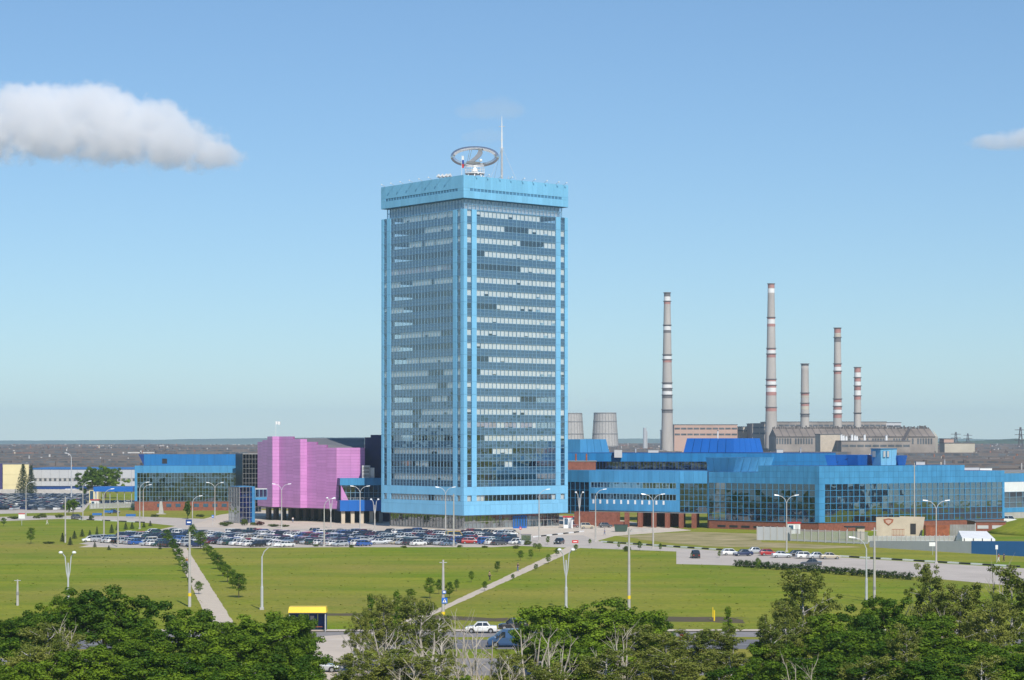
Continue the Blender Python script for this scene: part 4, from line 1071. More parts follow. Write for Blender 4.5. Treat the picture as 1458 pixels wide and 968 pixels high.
MB().add([(x1, gy, 0), (x1 + 6, gy + 20, 0), (x1 + 6, gy + 20, ze), (x1, gy, ze), (x1 + 2, gy + 24, zr - 1)], [(0, 1, 2, 3), (3, 2, 4)]).build('gable_end', M['hall_light'], gh)
rv = MB()
for i in range(90):
    x = x0 + (x1 - x0) * i / 90
    rv.box(x, x + random.uniform(0.6, 1.3), gy + 25, gy + 27, zr - 0.2, zr + random.uniform(0.8, 2.6))
rv.build('ridge_vents', M['vent_b'], gh, kind='stuff')
MB().tube([(X(1283, gy - 40), gy - 40, Z(632, gy - 40)), (X(1300, gy), gy + 20, Z(612, gy))], 1.6, 6).build('conveyor', M['vent_b'], gh)
far_block('store_block', 1198, 1296, 1752, 627, 'low brown block carrying the white flue stacks', 'hall_wall', 30, 1)
for i, px in enumerate((1198, 1201, 1205, 1213, 1217, 1220, 1231, 1262)):
    Y = 1760; x = X(px, Y)
    t = thing('flue_stack', 'white flue stack in the row before the gabled hall', 'flue', (x, Y, 12), 'white flue stacks')
    MB().tube([(x, Y, Z(628, Y)), (x, Y, Z(619 + (i % 3), Y))], [1.0, 0.9], 8).build('pipe', M['white'], t)
    MB().lathe([(1.1, Z(619 + (i % 3), Y)), (1.2, Z(619 + (i % 3), Y) + 0.5)], (x, Y), 8).build('cap', M['vent_a'], t)
def pylon(px, Y, ytop, label):
    x = X(px, Y); h = Z(ytop, Y)
    t = thing('power_pylon', label, 'pylon', (x, Y, 0), 'lattice pylons')
    legs = MB()
    for sx, sy in ((-1, -1), (1, -1), (1, 1), (-1, 1)):
        legs.tube([(x + sx * 4, Y + sy * 4, 0), (x + sx * 0.6, Y + sy * 0.6, h)], 0.35, 4)
    for k in range(6):
        z0_, z1_ = h * k / 6, h * (k + 1) / 6; r0, r1 = 4 - 3.4 * k / 6, 4 - 3.4 * (k + 1) / 6
        legs.tube([(x - r0, Y - r0, z0_), (x + r1, Y - r1, z1_)], 0.25, 4); legs.tube([(x + r0, Y - r0, z0_), (x - r1, Y - r1, z1_)], 0.25, 4)
    legs.build('lattice_mast', M['vent_b'], t)
    for u in (0.62, 0.78, 0.92): MB().tube([(x - 7, Y, h * u), (x + 7, Y, h * u)], 0.35, 4).build('crossarm', M['vent_b'], t)
pylon(1453, 2600, 608, 'grey lattice power pylon above the far woods beyond the halls')
pylon(1361, 3000, 615, 'faint lattice power pylon right of the gabled hall')
pylon(1378, 3400, 617, 'smaller faint lattice power pylon near the far wood')
# distillation column
t = thing('plant_column', 'thin grey process column between cooling tower and lone chimney', 'plant column', (X(918, 2300), 2300, 0))
MB().tube([(X(918, 2300), 2300, 0), (X(918, 2300), 2300, Z(609, 2300))], [2.2, 1.8], 10).build('vessel', M['steel'], t)
MB().tube([(X(921, 2300), 2300, 0), (X(921, 2300), 2300, Z(614, 2300)), (X(918, 2300), 2300, Z(612, 2300))], 0.8, 6).build('pipe', M['steel'], t)

# far land
M['far_wood'] = pm('far_woodland', (0.070, 0.105, 0.060), 0.95, 0.4, 0.004)
def ridge(name, Y, xa, xb, zf, matkey, label=None, step=40, depth=400):
    n = int((xb - xa) / step); a, b = [], []
    for i in range(n + 1):
        x = xa + (xb - xa) * i / n
        a.append((x, Y, zf(x)))
    mb = MB()
    vs_ = [(x, y - 150, -0.5) for x, y, z in a] + a + [(x, y + depth, z * 0.9) for x, y, z in a] + [(x, y + depth + 200, -0.5) for x, y, z in a]
    k = n + 1
    fs_ = [(r * k + i, r * k + i + 1, (r + 1) * k + i + 1, (r + 1) * k + i) for r in range(3) for i in range(n)]
    mb.add(vs_, fs_)
    return mb.build(name, M[matkey], kind='structure')
rr = random.Random(3)
ph = [rr.uniform(0, 6.28) for _ in range(6)]
ridge('hills', 10800, -9000, 9000, lambda x: 33 + 9 * math.sin(x / 1500 + ph[0]) + 4 * math.sin(x / 430 + ph[1]) + rr.uniform(-1, 1), 'far_wood', step=60, depth=900)
wood = ridge('far_woodland', 4300, 700, 3200, lambda x: 24 + 4 * math.sin(x / 90 + ph[2]) + rr.uniform(-3, 3), 'far_wood', step=9, depth=300)
wood['kind'] = 'stuff'; tag(wood, 'dark far-off wood along the horizon behind the halls', 'woodland')

# ------------------------------------------------------------------ far left: yellow block, grey shed, canopy, fence
yb = thing('yellow_block', 'pale yellow panelled block behind two dark spruces', 'building', (X(20, 1075), 1075, 0))
fy = Face(pt(4, 1075), pt(41, 1078))
panels(fy, 0, fy.L, 3.0, 13.3, 4, 2, 'cream', yb, 0, 0.1, 0.08)
MB().fbox(fy, 0, fy.L, 0, 13.2, -30, -0.02).build('block_core', M['cream'], yb)
MB().fbox(fy, -12, -0.2, 0, 13.6, -25, 0.2).build('dark_wing', M['navy_violet'], yb)
MB().fbox(fy, -0.2, fy.L, 13.3, 13.7, -30, 0.15).build('roof_edge', M['roof_grey'], yb)
gs = thing('grey_shed', 'long light grey shed with blue roof edge and a row of small windows', 'building', (X(120, 1090), 1090, 0))
fgs = Face(pt(46, 1088), pt(200, 1088))
panels(fgs, 0, fgs.L, 6.2, 10.6, 12, 1, 'grey_panel', gs, 0, 0.1, 0.06)
panels(fgs, 0, fgs.L, 2.2, 4.6, 12, 1, 'grey_panel', gs, 0, 0.1, 0.06)
MB().fbox(fgs, 0, fgs.L, 4.6, 6.2, -0.3, -0.05).build('window_strip', M['concrete'], gs)
for i in range(22): MB().fbox(fgs, 1 + i * 2.5, 2.2 + i * 2.5, 4.75, 6.05, -0.045, 0.02).build('window', M['glaze_far'], gs)
MB().fbox(fgs, 0, fgs.L, 0, 10.6, -40, -0.31).build('shed_core', M['dark_blue'], gs)
MB().fbox(fgs, -0.2, fgs.L, 10.6, 11.4, -40, 0.3).build('roof_edge', M['wall_blue'], gs)
cn = thing('blue_canopy', 'flat royal blue canopy roof sheltering parked cars left of the blue block', 'canopy', (X(160, 850), 850, 0))
ca_, cb_ = X(136, 850), X(191.5, 850)
MB().box(ca_, cb_, 846, 860, Z(699.5, 850), Z(693, 850)).build('fascia', M['deep_blue'], cn)
for k in range(6): MB().tube([(ca_ + 0.6 + k * (cb_ - ca_ - 1.2) / 5, 847, 0), (ca_ + 0.6 + k * (cb_ - ca_ - 1.2) / 5, 847, Z(699, 850))], 0.14, 6).build('post', M['steel'], cn)
def kiosk(px, Y, wpx, ytop, label, wallk, roofk, depth=3.0, cat='booth', win=True):
    x = X(px, Y); w = wpx * Y / F / 2; h = Z(ytop, Y)
    t = thing('guard_booth', label, cat, (x, Y, 0))
    MB().box(x - w, x + w, Y, Y + depth, 0, h - 0.35).build('wall', M[wallk], t)
    MB().box(x - w - 0.2, x + w + 0.2, Y - 0.25, Y + depth + 0.2, h - 0.35, h).build('roof', M[roofk], t)
    if win:
        MB().box(x - w * 0.85, x - w * 0.1, Y - 0.04, Y - 0.01, 1.0, h - 0.8).build('window', M['spandrel'], t)
        MB().box(x + w * 0.2, x + w * 0.75, Y - 0.05, Y - 0.01, 0.05, h - 0.7).build('door', M['grey_panel'], t)
    return t
kiosk(133.5, 868, 13, 696, 'cream gatehouse beside the blue canopy', 'cream', 'roof_grey', 5)
kiosk(135, 800, 11, 711, 'small white guard booth with red roof at the left car park gate', 'white', 'red')
kiosk(99.5, 1030, 13, 696, 'low white hut behind the distant car park fence', 'white', 'white', 4, win=False)
kiosk(1130.5, 578, 18, 743.5, 'white guard booth with red roof by the exhibition wing corner', 'white', 'red')
kiosk(809, 615, 13, 735, 'white guard booth with red flat roof beside the tower entrance', 'white', 'red')
def panel_fence(a, b, n, h, label, pk_='concrete', mesh=False, z=0):
    a, b = Vector(a), Vector(b)
    t = thing('fence', label, 'fence', (a.x, a.y, z))
    fc = Face(a, b)
    for i in range(n):
        t0_, t1_ = fc.L * i / n, fc.L * (i + 1) / n
        MB().fbox(fc, t0_ - 0.1, t0_ + 0.1, z, z + h + 0.15, -0.12, 0.12).build('post', M['concrete'], t)
        if not mesh:
            MB().fbox(fc, t0_ + 0.1, t1_ - 0.1, z + 0.05, z + h, -0.05, 0.05).build('fence_panel', M[pk_], t)
        else:
            mb = MB()
            for j in range(12):
                q = t0_ + 0.1 + (t1_ - t0_ - 0.2) * j / 12
                mb.fbox(fc, q, q + 0.06, z + 0.1, z + h, -0.02, 0.02)
            mb.fbox(fc, t0_, t1_, z + h - 0.12, z + h, -0.035, 0.035).fbox(fc, t0_, t1_, z + 0.1, z + 0.5, -0.035, 0.035)
            mb.build('railing_panel', M[pk_], t)
    return t
panel_fence(G(-60, 703.5), G(127, 703.5), 30, 2.3, 'pale concrete panel fence behind the distant car park')
panel_fence(G(128, 725), G(192, 722.5), 14, 2.0, 'pale lattice fence in front of the blue canopy', 'grey_panel', True)
panel_fence(G(1078, 769), G(1126, 770), 5, 3.4, 'tall grey sheet fence by the brick base of the exhibition wing', 'wall_grey')
panel_fence(G(1126, 770.3), G(1236, 775), 11, 3.0, 'grey railing fence running toward the emblem slab', 'wall_grey', True)
panel_fence(G(1236, 772.5), G(1385, 772), 22, 1.6, 'wire railing fence above the grey retaining wall', 'steel', True)
# small white sign boards and benches in the left lawn
for i, (px, py, w, h) in enumerate(((31, 748, 10, 22), (1436, 802, 0, 0))):
    if not w: continue
    x, Y = G(px, py); s = Y / F
    t = thing('sign_board', 'white notice board on a post in the left lawn', 'sign', (x, Y, 0))
    MB().tube([(x, Y, 0), (x, Y, 2.6)], 0.07, 6).build('post', M['steel'], t)
    MB().box(x - 0.95, x + 0.95, Y - 0.06, Y + 0.06, 2.0, 3.6).build('board', M['white'], t)
    MB().box(x - 0.95, x + 0.95, Y - 0.085, Y - 0.063, 3.3, 3.6).build('header_stripe', M['red'], t)
for i, (px, py) in enumerate(((138, 735.5), (154, 731.5), (186, 737))):
    x, Y = G(px, py)
    t = thing('lawn_bench', 'low blue bench beside the lawn road', 'bench', (x, Y, 0), 'blue lawn benches')
    MB().box(x - 1.6, x + 1.6, Y - 0.3, Y + 0.3, 0.42, 0.5).build('seat', M['wall_blue'], t)
    MB().box(x - 1.6, x + 1.6, Y + 0.3, Y + 0.38, 0.5, 1.2).build('backrest', M['wall_blue'], t)
    for s_ in (-1.3, 1.3): MB().box(x + s_ - 0.08, x + s_ + 0.08, Y - 0.25, Y + 0.3, 0, 0.42).build('leg', M['concrete'], t)
# concrete stele in front of the left block
x, Y = G(229.5, 732); 
t = thing('stele', 'pale tapering concrete stele before the blue block brick base', 'monument', (x, Y, 0))
MB().hexa([(x - 0.8, Y - 0.5, 0), (x + 0.9, Y - 0.5, 0), (x + 0.9, Y + 0.5, 0), (x - 0.8, Y + 0.5, 0), (x - 0.45, Y - 0.3, 4.4), (x + 0.3, Y - 0.3, 4.4), (x + 0.3, Y + 0.3, 4.4), (x - 0.45, Y + 0.3, 4.4)]).build('shaft', M['concrete'], t)
MB().box(x - 1.5, x + 1.6, Y - 1, Y + 1, 0, 0.25).build('step', M['concrete'], t)

# ------------------------------------------------------------------ right foreground structures
def low_wall(name, a, b, h0, h1, th, mk, label, n):
    a, b = Vector(a), Vector(b); fc = Face(a, b)
    t = thing(name, label, 'wall', (a.x, a.y, 0))
    for i in range(n):
        u0, u1 = i / n, (i + 1) / n
        t0_, t1_ = fc.L * u0 + 0.015, fc.L * u1 - 0.015
        za, zb_ = h0 + (h1 - h0) * u0, h0 + (h1 - h0) * u1
        MB().hexa([fc(t0_, -0.2, 0), fc(t1_, -0.2, 0), fc(t1_, -0.2, -th), fc(t0_, -0.2, -th), fc(t0_, za, 0), fc(t1_, zb_, 0), fc(t1_, zb_, -th), fc(t0_, za, -th)]).build('wall_panel', M[mk], t)
    return t
low_wall('retaining_wall', G(1238, 779), G(1383, 788), 1.5, 2.75, 0.4, 'wall_grey', 'pale grey panelled retaining wall above the striped kerb', 9)
low_wall('retaining_wall', G(1383, 788), G(1600, 800), 2.8, 4.1, 0.4, 'wall_blue', 'deep blue panelled wall continuing the grey retaining wall', 8)
Ys = 556
sl_ = thing('emblem_slab', 'beige concrete slab wall bearing a brown shield emblem before the glass wing', 'wall', (X(1280, Ys), Ys, 0))
xa, xb = X(1247.6, Ys), X(1317, Ys)
MB().add([(xa, Ys, 0), (xb - 0.9, Ys, 0), (xb, Ys, Z(736, Ys)), (xa + 6.2, Ys, Z(735, Ys)), (xa + 6, Ys, Z(736.2, Ys)), (xa, Ys, Z(736.2, Ys))] + [(xa, Ys + 0.6, 0), (xb - 0.9, Ys + 0.6, 0), (xb, Ys + 0.6, Z(736, Ys)), (xa + 6.2, Ys + 0.6, Z(735, Ys)), (xa + 6, Ys + 0.6, Z(736.2, Ys)), (xa, Ys + 0.6, Z(736.2, Ys))],
         [(0, 1, 2, 3, 4, 5), (11, 10, 9, 8, 7, 6), (1, 7, 8, 2), (2, 8, 9, 3), (3, 9, 10, 4), (4, 10, 11, 5), (5, 11, 6, 0)]).build('slab', M['beige'], sl_)
ex, ez = X(1265, Ys), Z(743, Ys)
sh = [(-1.3, 0.7), (0, 0.95), (1.3, 0.7), (1.1, -0.1), (0, -0.95), (-1.1, -0.1)]
MB().add([(ex + a, Ys - 0.10, ez + b) for a, b in sh] + [(ex + a, Ys - 0.005, ez + b) for a, b in sh], [(5, 4, 3, 2, 1, 0)[::-1]] + [(i, (i + 1) % 6, 6 + (i + 1) % 6, 6 + i) for i in range(6)]).build('shield_emblem', M['rust'], sl_)
MB().add([(ex + a * 0.62, Ys - 0.13, ez + b * 0.62) for a, b in sh], [(0, 1, 2, 3, 4, 5)]).build('shield_centre', M['turbine'], sl_)
MB().box(X(1296, Ys), X(1304, Ys), Ys - 0.05, Ys - 0.01, 0.8, 3.6).build('doorway', M['black'], sl_)
Yc = 552
ct = thing('shipping_container', 'rust red shipping container beside the emblem slab', 'container', (X(1335, Yc), Yc, 0))
xa, xb = X(1318, Yc), X(1352, Yc)
MB().box(xa, xb, Yc, Yc + 2.4, 0.1, 3.3).build('shell', M['rust'], ct)
for k in range(14): MB().box(xa + 0.2 + k * (xb - xa - 0.4) / 14, xa + 0.4 + k * (xb - xa - 0.4) / 14, Yc - 0.06, Yc - 0.002, 0.25, 3.15).build('corrugation', M['rust'], ct)
for z in (0.05, 3.2): MB().box(xa - 0.05, xb + 0.05, Yc - 0.09, Yc - 0.065, z, z + 0.16).build('rail', M['rust'], ct)
gt = thing('sheet_gate', 'grey corrugated sheet gate right of the rusty container', 'gate', (X(1370, 560), 560, 0))
xa, xb = X(1352.5, 560), X(1388, 560)
for k in range(9): MB().box(xa + k * (xb - xa) / 9 + 0.02, xa + (k + 1) * (xb - xa) / 9 - 0.02, 560, 560.08, 0.1, 3.2).build('sheet', M['concrete_dark'], gt)
MB().box(xb, xb + 0.2, 559.9, 560.2, 0, 3.5).build('gate_post', M['steel'], gt)
bb = thing('brick_annex', 'low brick annex with wide windows at the end of the exhibition wing', 'building', (X(1410, 585), 585, 0))
xa, xb = X(1389, 585), X(1432, 585)
MB().box(xa, xb, 585, 596, 0, Z(743, 585)).build('wall', M['brick'], bb)
for k in range(2): MB().box(xa + 0.5 + k * 4, xa + 3.5 + k * 4, 584.9, 584.97, 1.1, 2.0).build('window', M['grey_panel'], bb)
MB().box(xa - 0.2, xb + 0.2, 584.8, 596.2, Z(743, 585), Z(742, 585)).build('roof', M['roof_grey'], bb)
Yr = 566
rf = thing('red_railing', 'rusty red steel railing frame at the foot of the emblem slab', 'railing', (X(1275, 550), 550, 0))
for k in range(9): MB().box(X(1270, 550) + k * 0.38, X(1270, 550) + k * 0.38 + 0.08, 550, 550.08, 0.2, 2.4).build('bar', M['rust'], rf)
for z in (0.8, 2.3): MB().box(X(1270, 550), X(1270, 550) + 3.2, 549.95, 550.13, z, z + 0.12).build('rail', M['rust'], rf)
sh_ = thing('concrete_shelter', 'small concrete shelter with dark flat roof behind the railing fence', 'shelter', (X(1218, 540), 540, 0))
xa, xb = X(1206, 540), X(1231, 540)
MB().box(xa + 2.6, xb, 540, 543, 0, 3.2).build('wall', M['beige'], sh_)
MB().box(xa - 0.3, xb + 0.1, 539.6, 543.3, 3.2, 3.5).build('roof', M['black'], sh_)
MB().box(xa, xa + 0.2, 540, 540.2, 0, 3.2).build('post', M['concrete'], sh_)
wr = thing('white_canopy', 'low white pitched canopy roof behind the retaining wall', 'canopy', (X(1393, 520), 520, 0))
xa, xb = X(1370, 520), X(1417, 520)
MB().add([(xa, 520, 1.5), (xb, 520, 1.2), (xb - 0.3, 528, 2.8), (xa + 0.8, 528, 2.9), (xa, 520, 0.5), (xb, 520, 0.5), (xb, 528, 0.5), (xa, 528, 0.5)], [(0, 1, 2, 3), (4, 5, 1, 0), (5, 6, 2, 1), (6, 7, 3, 2), (7, 4, 0, 3)]).build('roof', M['white'], wr)
for k in range(4): MB().box(xa + 0.4 + k * 2.2, xa + 0.6 + k * 2.2, 519.9, 519.98, 0, 1.4).build('post', M['black'], wr)
# grassy mound
mb = MB(); nn = 24
mc = pt(1496, 585)
rs = []
for k, (rr_, zz) in enumerate(((17, -0.1), (14, 1.0), (10, 2.8), (6, 4.0), (3, 4.5), (0.5, 4.6))):
    rs.append([(mc.x + rr_ * math.cos(2 * math.pi * j / nn) * 1.1, mc.y + rr_ * math.sin(2 * math.pi * j / nn) * 1.6, zz + random.uniform(-0.15, 0.15)) for j in range(nn)])
mb.rings(rs).build('mound', M['grass'], kind='structure', smooth=True)

# ------------------------------------------------------------------ street lamps and poles
def lamp(px, py, ytop, kind, label, side=1, Y=None, thick=1.0):
    Y = Y or D(py); x = X(px, Y); h = Z(ytop, Y)
    t = thing('street_lamp' if kind != 'post' else 'concrete_pole', label, 'street lamp' if kind != 'post' else 'pole', (x, Y, 0), 'street lamps' if kind != 'post' else 'concrete poles')
    mk = M['steel'] if kind != 'post' else M['concrete']
    r0 = 0.15 * thick
    if kind == 'post':
        MB().tube([(x, Y, 0), (x, Y, h * 0.65), (x, Y, h)], [r0 * 1.4, r0 * 1.1, r0 * 0.75], 8).build('shaft', mk, t)
        for z in (h * 0.96,): MB().tube([(x - 0.5, Y, z), (x + 0.5, Y, z)], 0.05, 5).build('crossarm', M['steel'], t)
        MB().tube([(x, Y, 1.6), (x, Y, 2.1)], r0 * 1.5, 8).build('painted_ring', M['yellow'] if thick > 1.1 else M['concrete_dark'], t)
        return t
    hp = h - 1.7 if kind in ('twin', 'single', 'ball') else h
    MB().tube([(x, Y, 0), (x, Y, h * 0.35), (x, Y, h * 0.36), (x, Y, hp)], [r0 * 1.3, r0 * 1.25, r0 * 0.9, r0 * 0.7], 8).build('pole', M['concrete'] if thick < 1.05 else mk, t)
    MB().box(x - 0.3, x + 0.3, Y - 0.3, Y + 0.3, 0, 0.35).build('footing', M['concrete'], t)
    arms = {'twin': (-1, 1), 'single': (side,), 'ball': (-1, 1)}[kind]
    for s in arms:
        k = 0.9 if kind == 'ball' else 1.9
        pts = [(x, Y, hp - 0.1), (x + s * k * 0.18, Y, hp + 0.75), (x + s * k * 0.55, Y, hp + 1.4), (x + s * k, Y, hp + 1.65)]
        if kind == 'ball': pts = [(x, Y, hp * 0.62), (x + s * 0.25, Y, hp * 0.8), (x + s * 0.45, Y, hp + 0.9), (x + s * 0.95, Y - 0.2, hp + 1.55)]
        ar = MB().tube(pts, 0.07 * thick if kind != 'ball' else 0.09, 6).build('arm', mk, t)
        e = pts[-1]
        if kind == 'ball': MB().ball((e[0] + s * 0.05, e[1] - 0.3, e[2]), 0.33, sz=0.7).build('lamp_head', M['lamp_white'], ar)
        else: MB().hexa([(e[0] - 0.1 * s, e[1] - 0.16, e[2] - 0.08), (e[0] + 0.85 * s, e[1] - 0.2, e[2] + 0.05), (e[0] + 0.85 * s, e[1] + 0.2, e[2] + 0.05), (e[0] - 0.1 * s, e[1] + 0.16, e[2] - 0.08),
                        (e[0] - 0.1 * s, e[1] - 0.1, e[2] + 0.12), (e[0] + 0.85 * s, e[1] - 0.14, e[2] + 0.22), (e[0] + 0.85 * s, e[1] + 0.14, e[2] + 0.22), (e[0] - 0.1 * s, e[1] + 0.1, e[2] + 0.12)]).build('lamp_head', M['lamp_white'], ar)
    return t
lamp(37, 738, 686, 'single', 'single-arm street lamp beside the notice board in the left lawn')
lamp(101.6, 712, 645, 'single', 'very tall single-arm mast before the grey shed and broad tree', -1, Y=905, thick=1.6)
lamp(118, 740.5, 685, 'single', 'single-arm street lamp near the cream gatehouse')
lamp(93, 772.5, 707, 'post', 'bare concrete pole among the small spruces on the left lawn')
lamp(148, 762, 696, 'single', 'single-arm street lamp in the row of small spruces')
lamp(168, 778.5, 713, 'post', 'bare concrete pole at the tip of the main car park')
lamp(199, 753, 686.5, 'single', 'single-arm street lamp before the left end of the blue block')
lamp(204, 738, 690, 'single', 'single-arm street lamp close behind another at the blue block corner')
lamp(306, 741, 687, 'twin', 'twin-arm street lamp before the glass front of the blue block')
lamp(274, 759, 706, 'single', 'single-arm street lamp at the head of the tree-lined path')
lamp(270, 864, 757, 'post', 'tall concrete pole with yellow ring beside the tree-lined path', thick=1.15)
lamp(401, 752, 689, 'twin', 'twin-arm street lamp in front of the left part of the pink hall')
lamp(461.6, 778, 709.5, 'single', 'single curved-arm street lamp on the grass edge of the car park')
lamp(471, 752, 708, 'ball', 'short twin-globe lamp before the middle of the pink hall')
lamp(512.7, 755, 692, 'twin', 'twin-arm street lamp in front of the blue annex')
lamp(533.6, 755, 710, 'ball', 'short twin-globe lamp near the tower and blue annex')
lamp(634.5, 759, 693.5, 'twin', 'twin-arm street lamp in front of the tower corner')
lamp(646, 778, 703, 'post', 'thin grey pole on the grass edge before the tower corner')
lamp(759, 750, 698, 'ball', 'short twin-globe lamp by the tower entrance doors')
lamp(767.5, 771, 696.5, 'single', 'single-arm street lamp beside the glass bus shelter before the tower', 1)
lamp(825, 753.7, 700, 'ball', 'short twin-globe lamp on the island right of the tower')
lamp(848, 771, 696.5, 'single', 'single-arm street lamp at the corner of the dry grass kerb')
lamp(930, 780.6, 703.5, 'twin', 'twin-arm street lamp before the brick piers')
lamp(1120, 785.7, 705, 'twin', 'twin-arm street lamp behind the parked cars of the visitor car park')
lamp(1333, 802, 712.5, 'twin', 'twin-arm street lamp on the striped kerb before the retaining wall')
lamp(1302, 764, 659, 'post', 'very tall white mast beside the emblem slab', thick=1.05)
lamp(97, 866, 785, 'ball', 'street lamp with two round heads rising from the maples on the left', thick=1.1)
lamp(373, 868, 776, 'single', 'curved-arm street lamp rising from the maples near the bus shelter', 1, thick=1.1)
lamp(806, 866, 781, 'ball', 'street lamp with two round heads beside the central maple', thick=1.1)
lamp(895.6, 868, 752, 'post', 'tall concrete pole with yellow ring behind the central maple', thick=1.15)
lamp(1233.6, 856, 765, 'single', 'curved-arm street lamp rising over the hedge and right maples', -1, thick=1.1)
lamp(1245, 854, 751, 'post', 'tall grey pole beside the curved street lamp over the right maples', thick=1.1)
lamp(25, 862, 825, 'post', 'short concrete stub post in the left grass')
pole = lamp(631, 893, 797, 'post', 'concrete pole with a blue crossing sign by the end of the diagonal path', thick=1.15)
# crossing sign on that pole
Y = D(893) - 0.25; x = X(633, Y); z = Z(855, Y)
t = thing('crossing_sign', 'blue square pedestrian crossing sign with white triangle on the concrete pole', 'sign', (x, Y, z))
MB().box(x - 0.38, x + 0.38, Y - 0.03, Y + 0.0, z - 0.38, z + 0.38).build('plate', M['sign_blue'], t)
MB().add([(x - 0.28, Y - 0.036, z - 0.24), (x + 0.28, Y - 0.036, z - 0.24), (x, Y - 0.036, z + 0.26)], [(0, 1, 2)]).build('triangle', M['white'], t)
MB().box(x - 0.05, x + 0.04, Y - 0.042, Y - 0.039, z - 0.2, z + 0.1).build('walking_figure', M['black'], t)
Y2 = D(893) - 0.28; z2 = Z(843, Y2)
t = thing('stop_plate', 'small blue bus stop plate above the crossing sign', 'sign', (x, Y2, z2))
MB().box(x - 0.3, x + 0.2, Y2 - 0.03, Y2, z2 - 0.2, z2 + 0.2).build('plate', M['sign_blue'], t)
MB().box(x - 0.22, x + 0.12, Y2 - 0.036, Y2 - 0.032, z2 - 0.1, z2 + 0.12).build('panel', M['white'], t)
def road_sign(px, py, ytop, wpx, hpx, mk, label, Y=None):
    Y = Y or D(py); x = X(px, Y); s = Y / F; zt = Z(ytop, Y)
    t = thing('road_sign', label, 'sign', (x, Y, 0))
    MB().tube([(x, Y, 0), (x, Y, zt)], 0.05, 6).build('post', M['steel'], t)
    MB().box(x - wpx * s / 2, x + wpx * s / 2, Y - 0.09, Y - 0.055, zt - hpx * s, zt).build('plate', M[mk], t)
    MB().box(x - wpx * s * 0.3, x + wpx * s * 0.3, Y - 0.10, Y - 0.092, zt - hpx * s * 0.62, zt - hpx * s * 0.38).build('symbol', M['white'], t)
road_sign(1328, 790, 772, 10, 5.5, 'white', 'white rectangular sign plate in front of the retaining wall')
road_sign(1419, 801, 776, 3.5, 6, 'white', 'thin white street post sign before the deep blue wall')
road_sign(971, 916, 903, 6, 7, 'red', 'small red no-entry sign among the birches', Y=252)
road_sign(741, 773, 750, 3.2, 4, 'red', 'round red road sign on a post before the tower entrance', Y=545)
road_sign(269, 758, 739.5, 9, 8, 'dark_blue', 'dark blue information board at the car park rear edge', Y=600)
road_sign(303, 748, 733, 3, 4, 'sign_blue', 'small blue road sign beside the entrance cube')
road_sign(819, 773, 769, 9, 4, 'red', 'low faded red board beside the right path end')
# yellow marker post
x, Y = G(1017, 884)
t = thing('gas_marker', 'bright yellow forked pipe marker standing in the bare earth strip', 'marker post', (x, Y, 0))
MB().tube([(x, Y, 0), (x, Y, 1.5)], 0.11, 6).build('post', M['yellow'], t)
MB().tube([(x - 0.2, Y, 0.5), (x - 0.2, Y, 1.9)], 0.06, 6).build('vent_pipe', M['yellow'], t)

# bus shelter with the yellow roof
bx0, bY = X(413, 283), 281.8
bx1 = X(467, 283)
bs = thing('bus_shelter', 'dark blue bus shelter with bright yellow roof fascia beside the road', 'bus shelter', ((bx0 + bx1) / 2, bY, 0.1))
zt = Z(863, 282)
MB().hexa([(bx0, bY - 1.3, zt - 0.75), (bx1, bY - 1.3, zt - 0.75), (bx1, bY + 1.2, zt - 0.75), (bx0, bY + 1.2, zt - 0.75), (bx0 + 0.1, bY - 1.0, zt), (bx1 - 0.1, bY - 1.0, zt), (bx1 - 0.1, bY + 1.0, zt), (bx0 + 0.1, bY + 1.0, zt)]).build('roof_fascia', M['yellow'], bs)
MB().box(bx0 + 0.1, bx1 - 0.1, bY - 1.1, bY + 1.1, zt - 0.9, zt - 0.76).build('ceiling', M['concrete_dark'], bs)
for k in range(4):
    w = (bx1 - bx0 - 0.3) / 4
    pn = MB().box(bx0 + 0.15 + k * w + 0.03, bx0 + 0.15 + (k + 1) * w - 0.03, bY + 0.95, bY + 1.02, 0.2, zt - 0.9).build('back_panel', M['dark_blue'], bs)
    if k in (1, 2): MB().box(bx0 + 0.35 + k * w, bx0 + 0.85 + k * w, bY + 0.92, bY + 0.94, 1.3, 1.95).build('notice', M['grey_panel'], pn)
for x_ in (bx0 + 0.12, bx1 - 0.2):
    MB().box(x_, x_ + 0.08, bY - 0.9, bY + 1.0, 0.15, zt - 0.9).build('side_panel', M['dark_blue'], bs)
    MB().box(x_ - 0.02, x_ + 0.1, bY - 1.05, bY - 0.93, 0.05, zt - 0.85).build('post', M['steel'], bs)
MB().box(bx0 + 0.6, bx1 - 0.6, bY + 0.4, bY + 0.85, 0.5, 0.58).build('bench', M['rust'], bs)
# glass shelter before the tower
x, Y = G(749, 776); 
t = thing('glass_shelter', 'small glass bus shelter beside the car park entrance before the tower', 'bus shelter', (x, Y, 0))
MB().box(x - 1.3, x + 1.3, Y, Y + 1.6, 2.4, 2.55).build('roof', M['roof_grey'], t)
for sx in (-1.25, 1.17): MB().box(x + sx, x + sx + 0.1, Y, Y + 0.1, 0, 2.4).build('post', M['steel'], t)
MB().box(x - 1.2, x + 1.2, Y + 1.5, Y + 1.55, 0.2, 2.3).build('back_pane', M['wing_glass'], t)
MB().box(x - 1.1, x + 1.1, Y + 0.2, Y + 0.25, 0.1, 1.1).build('front_panel', M['steel'], t)

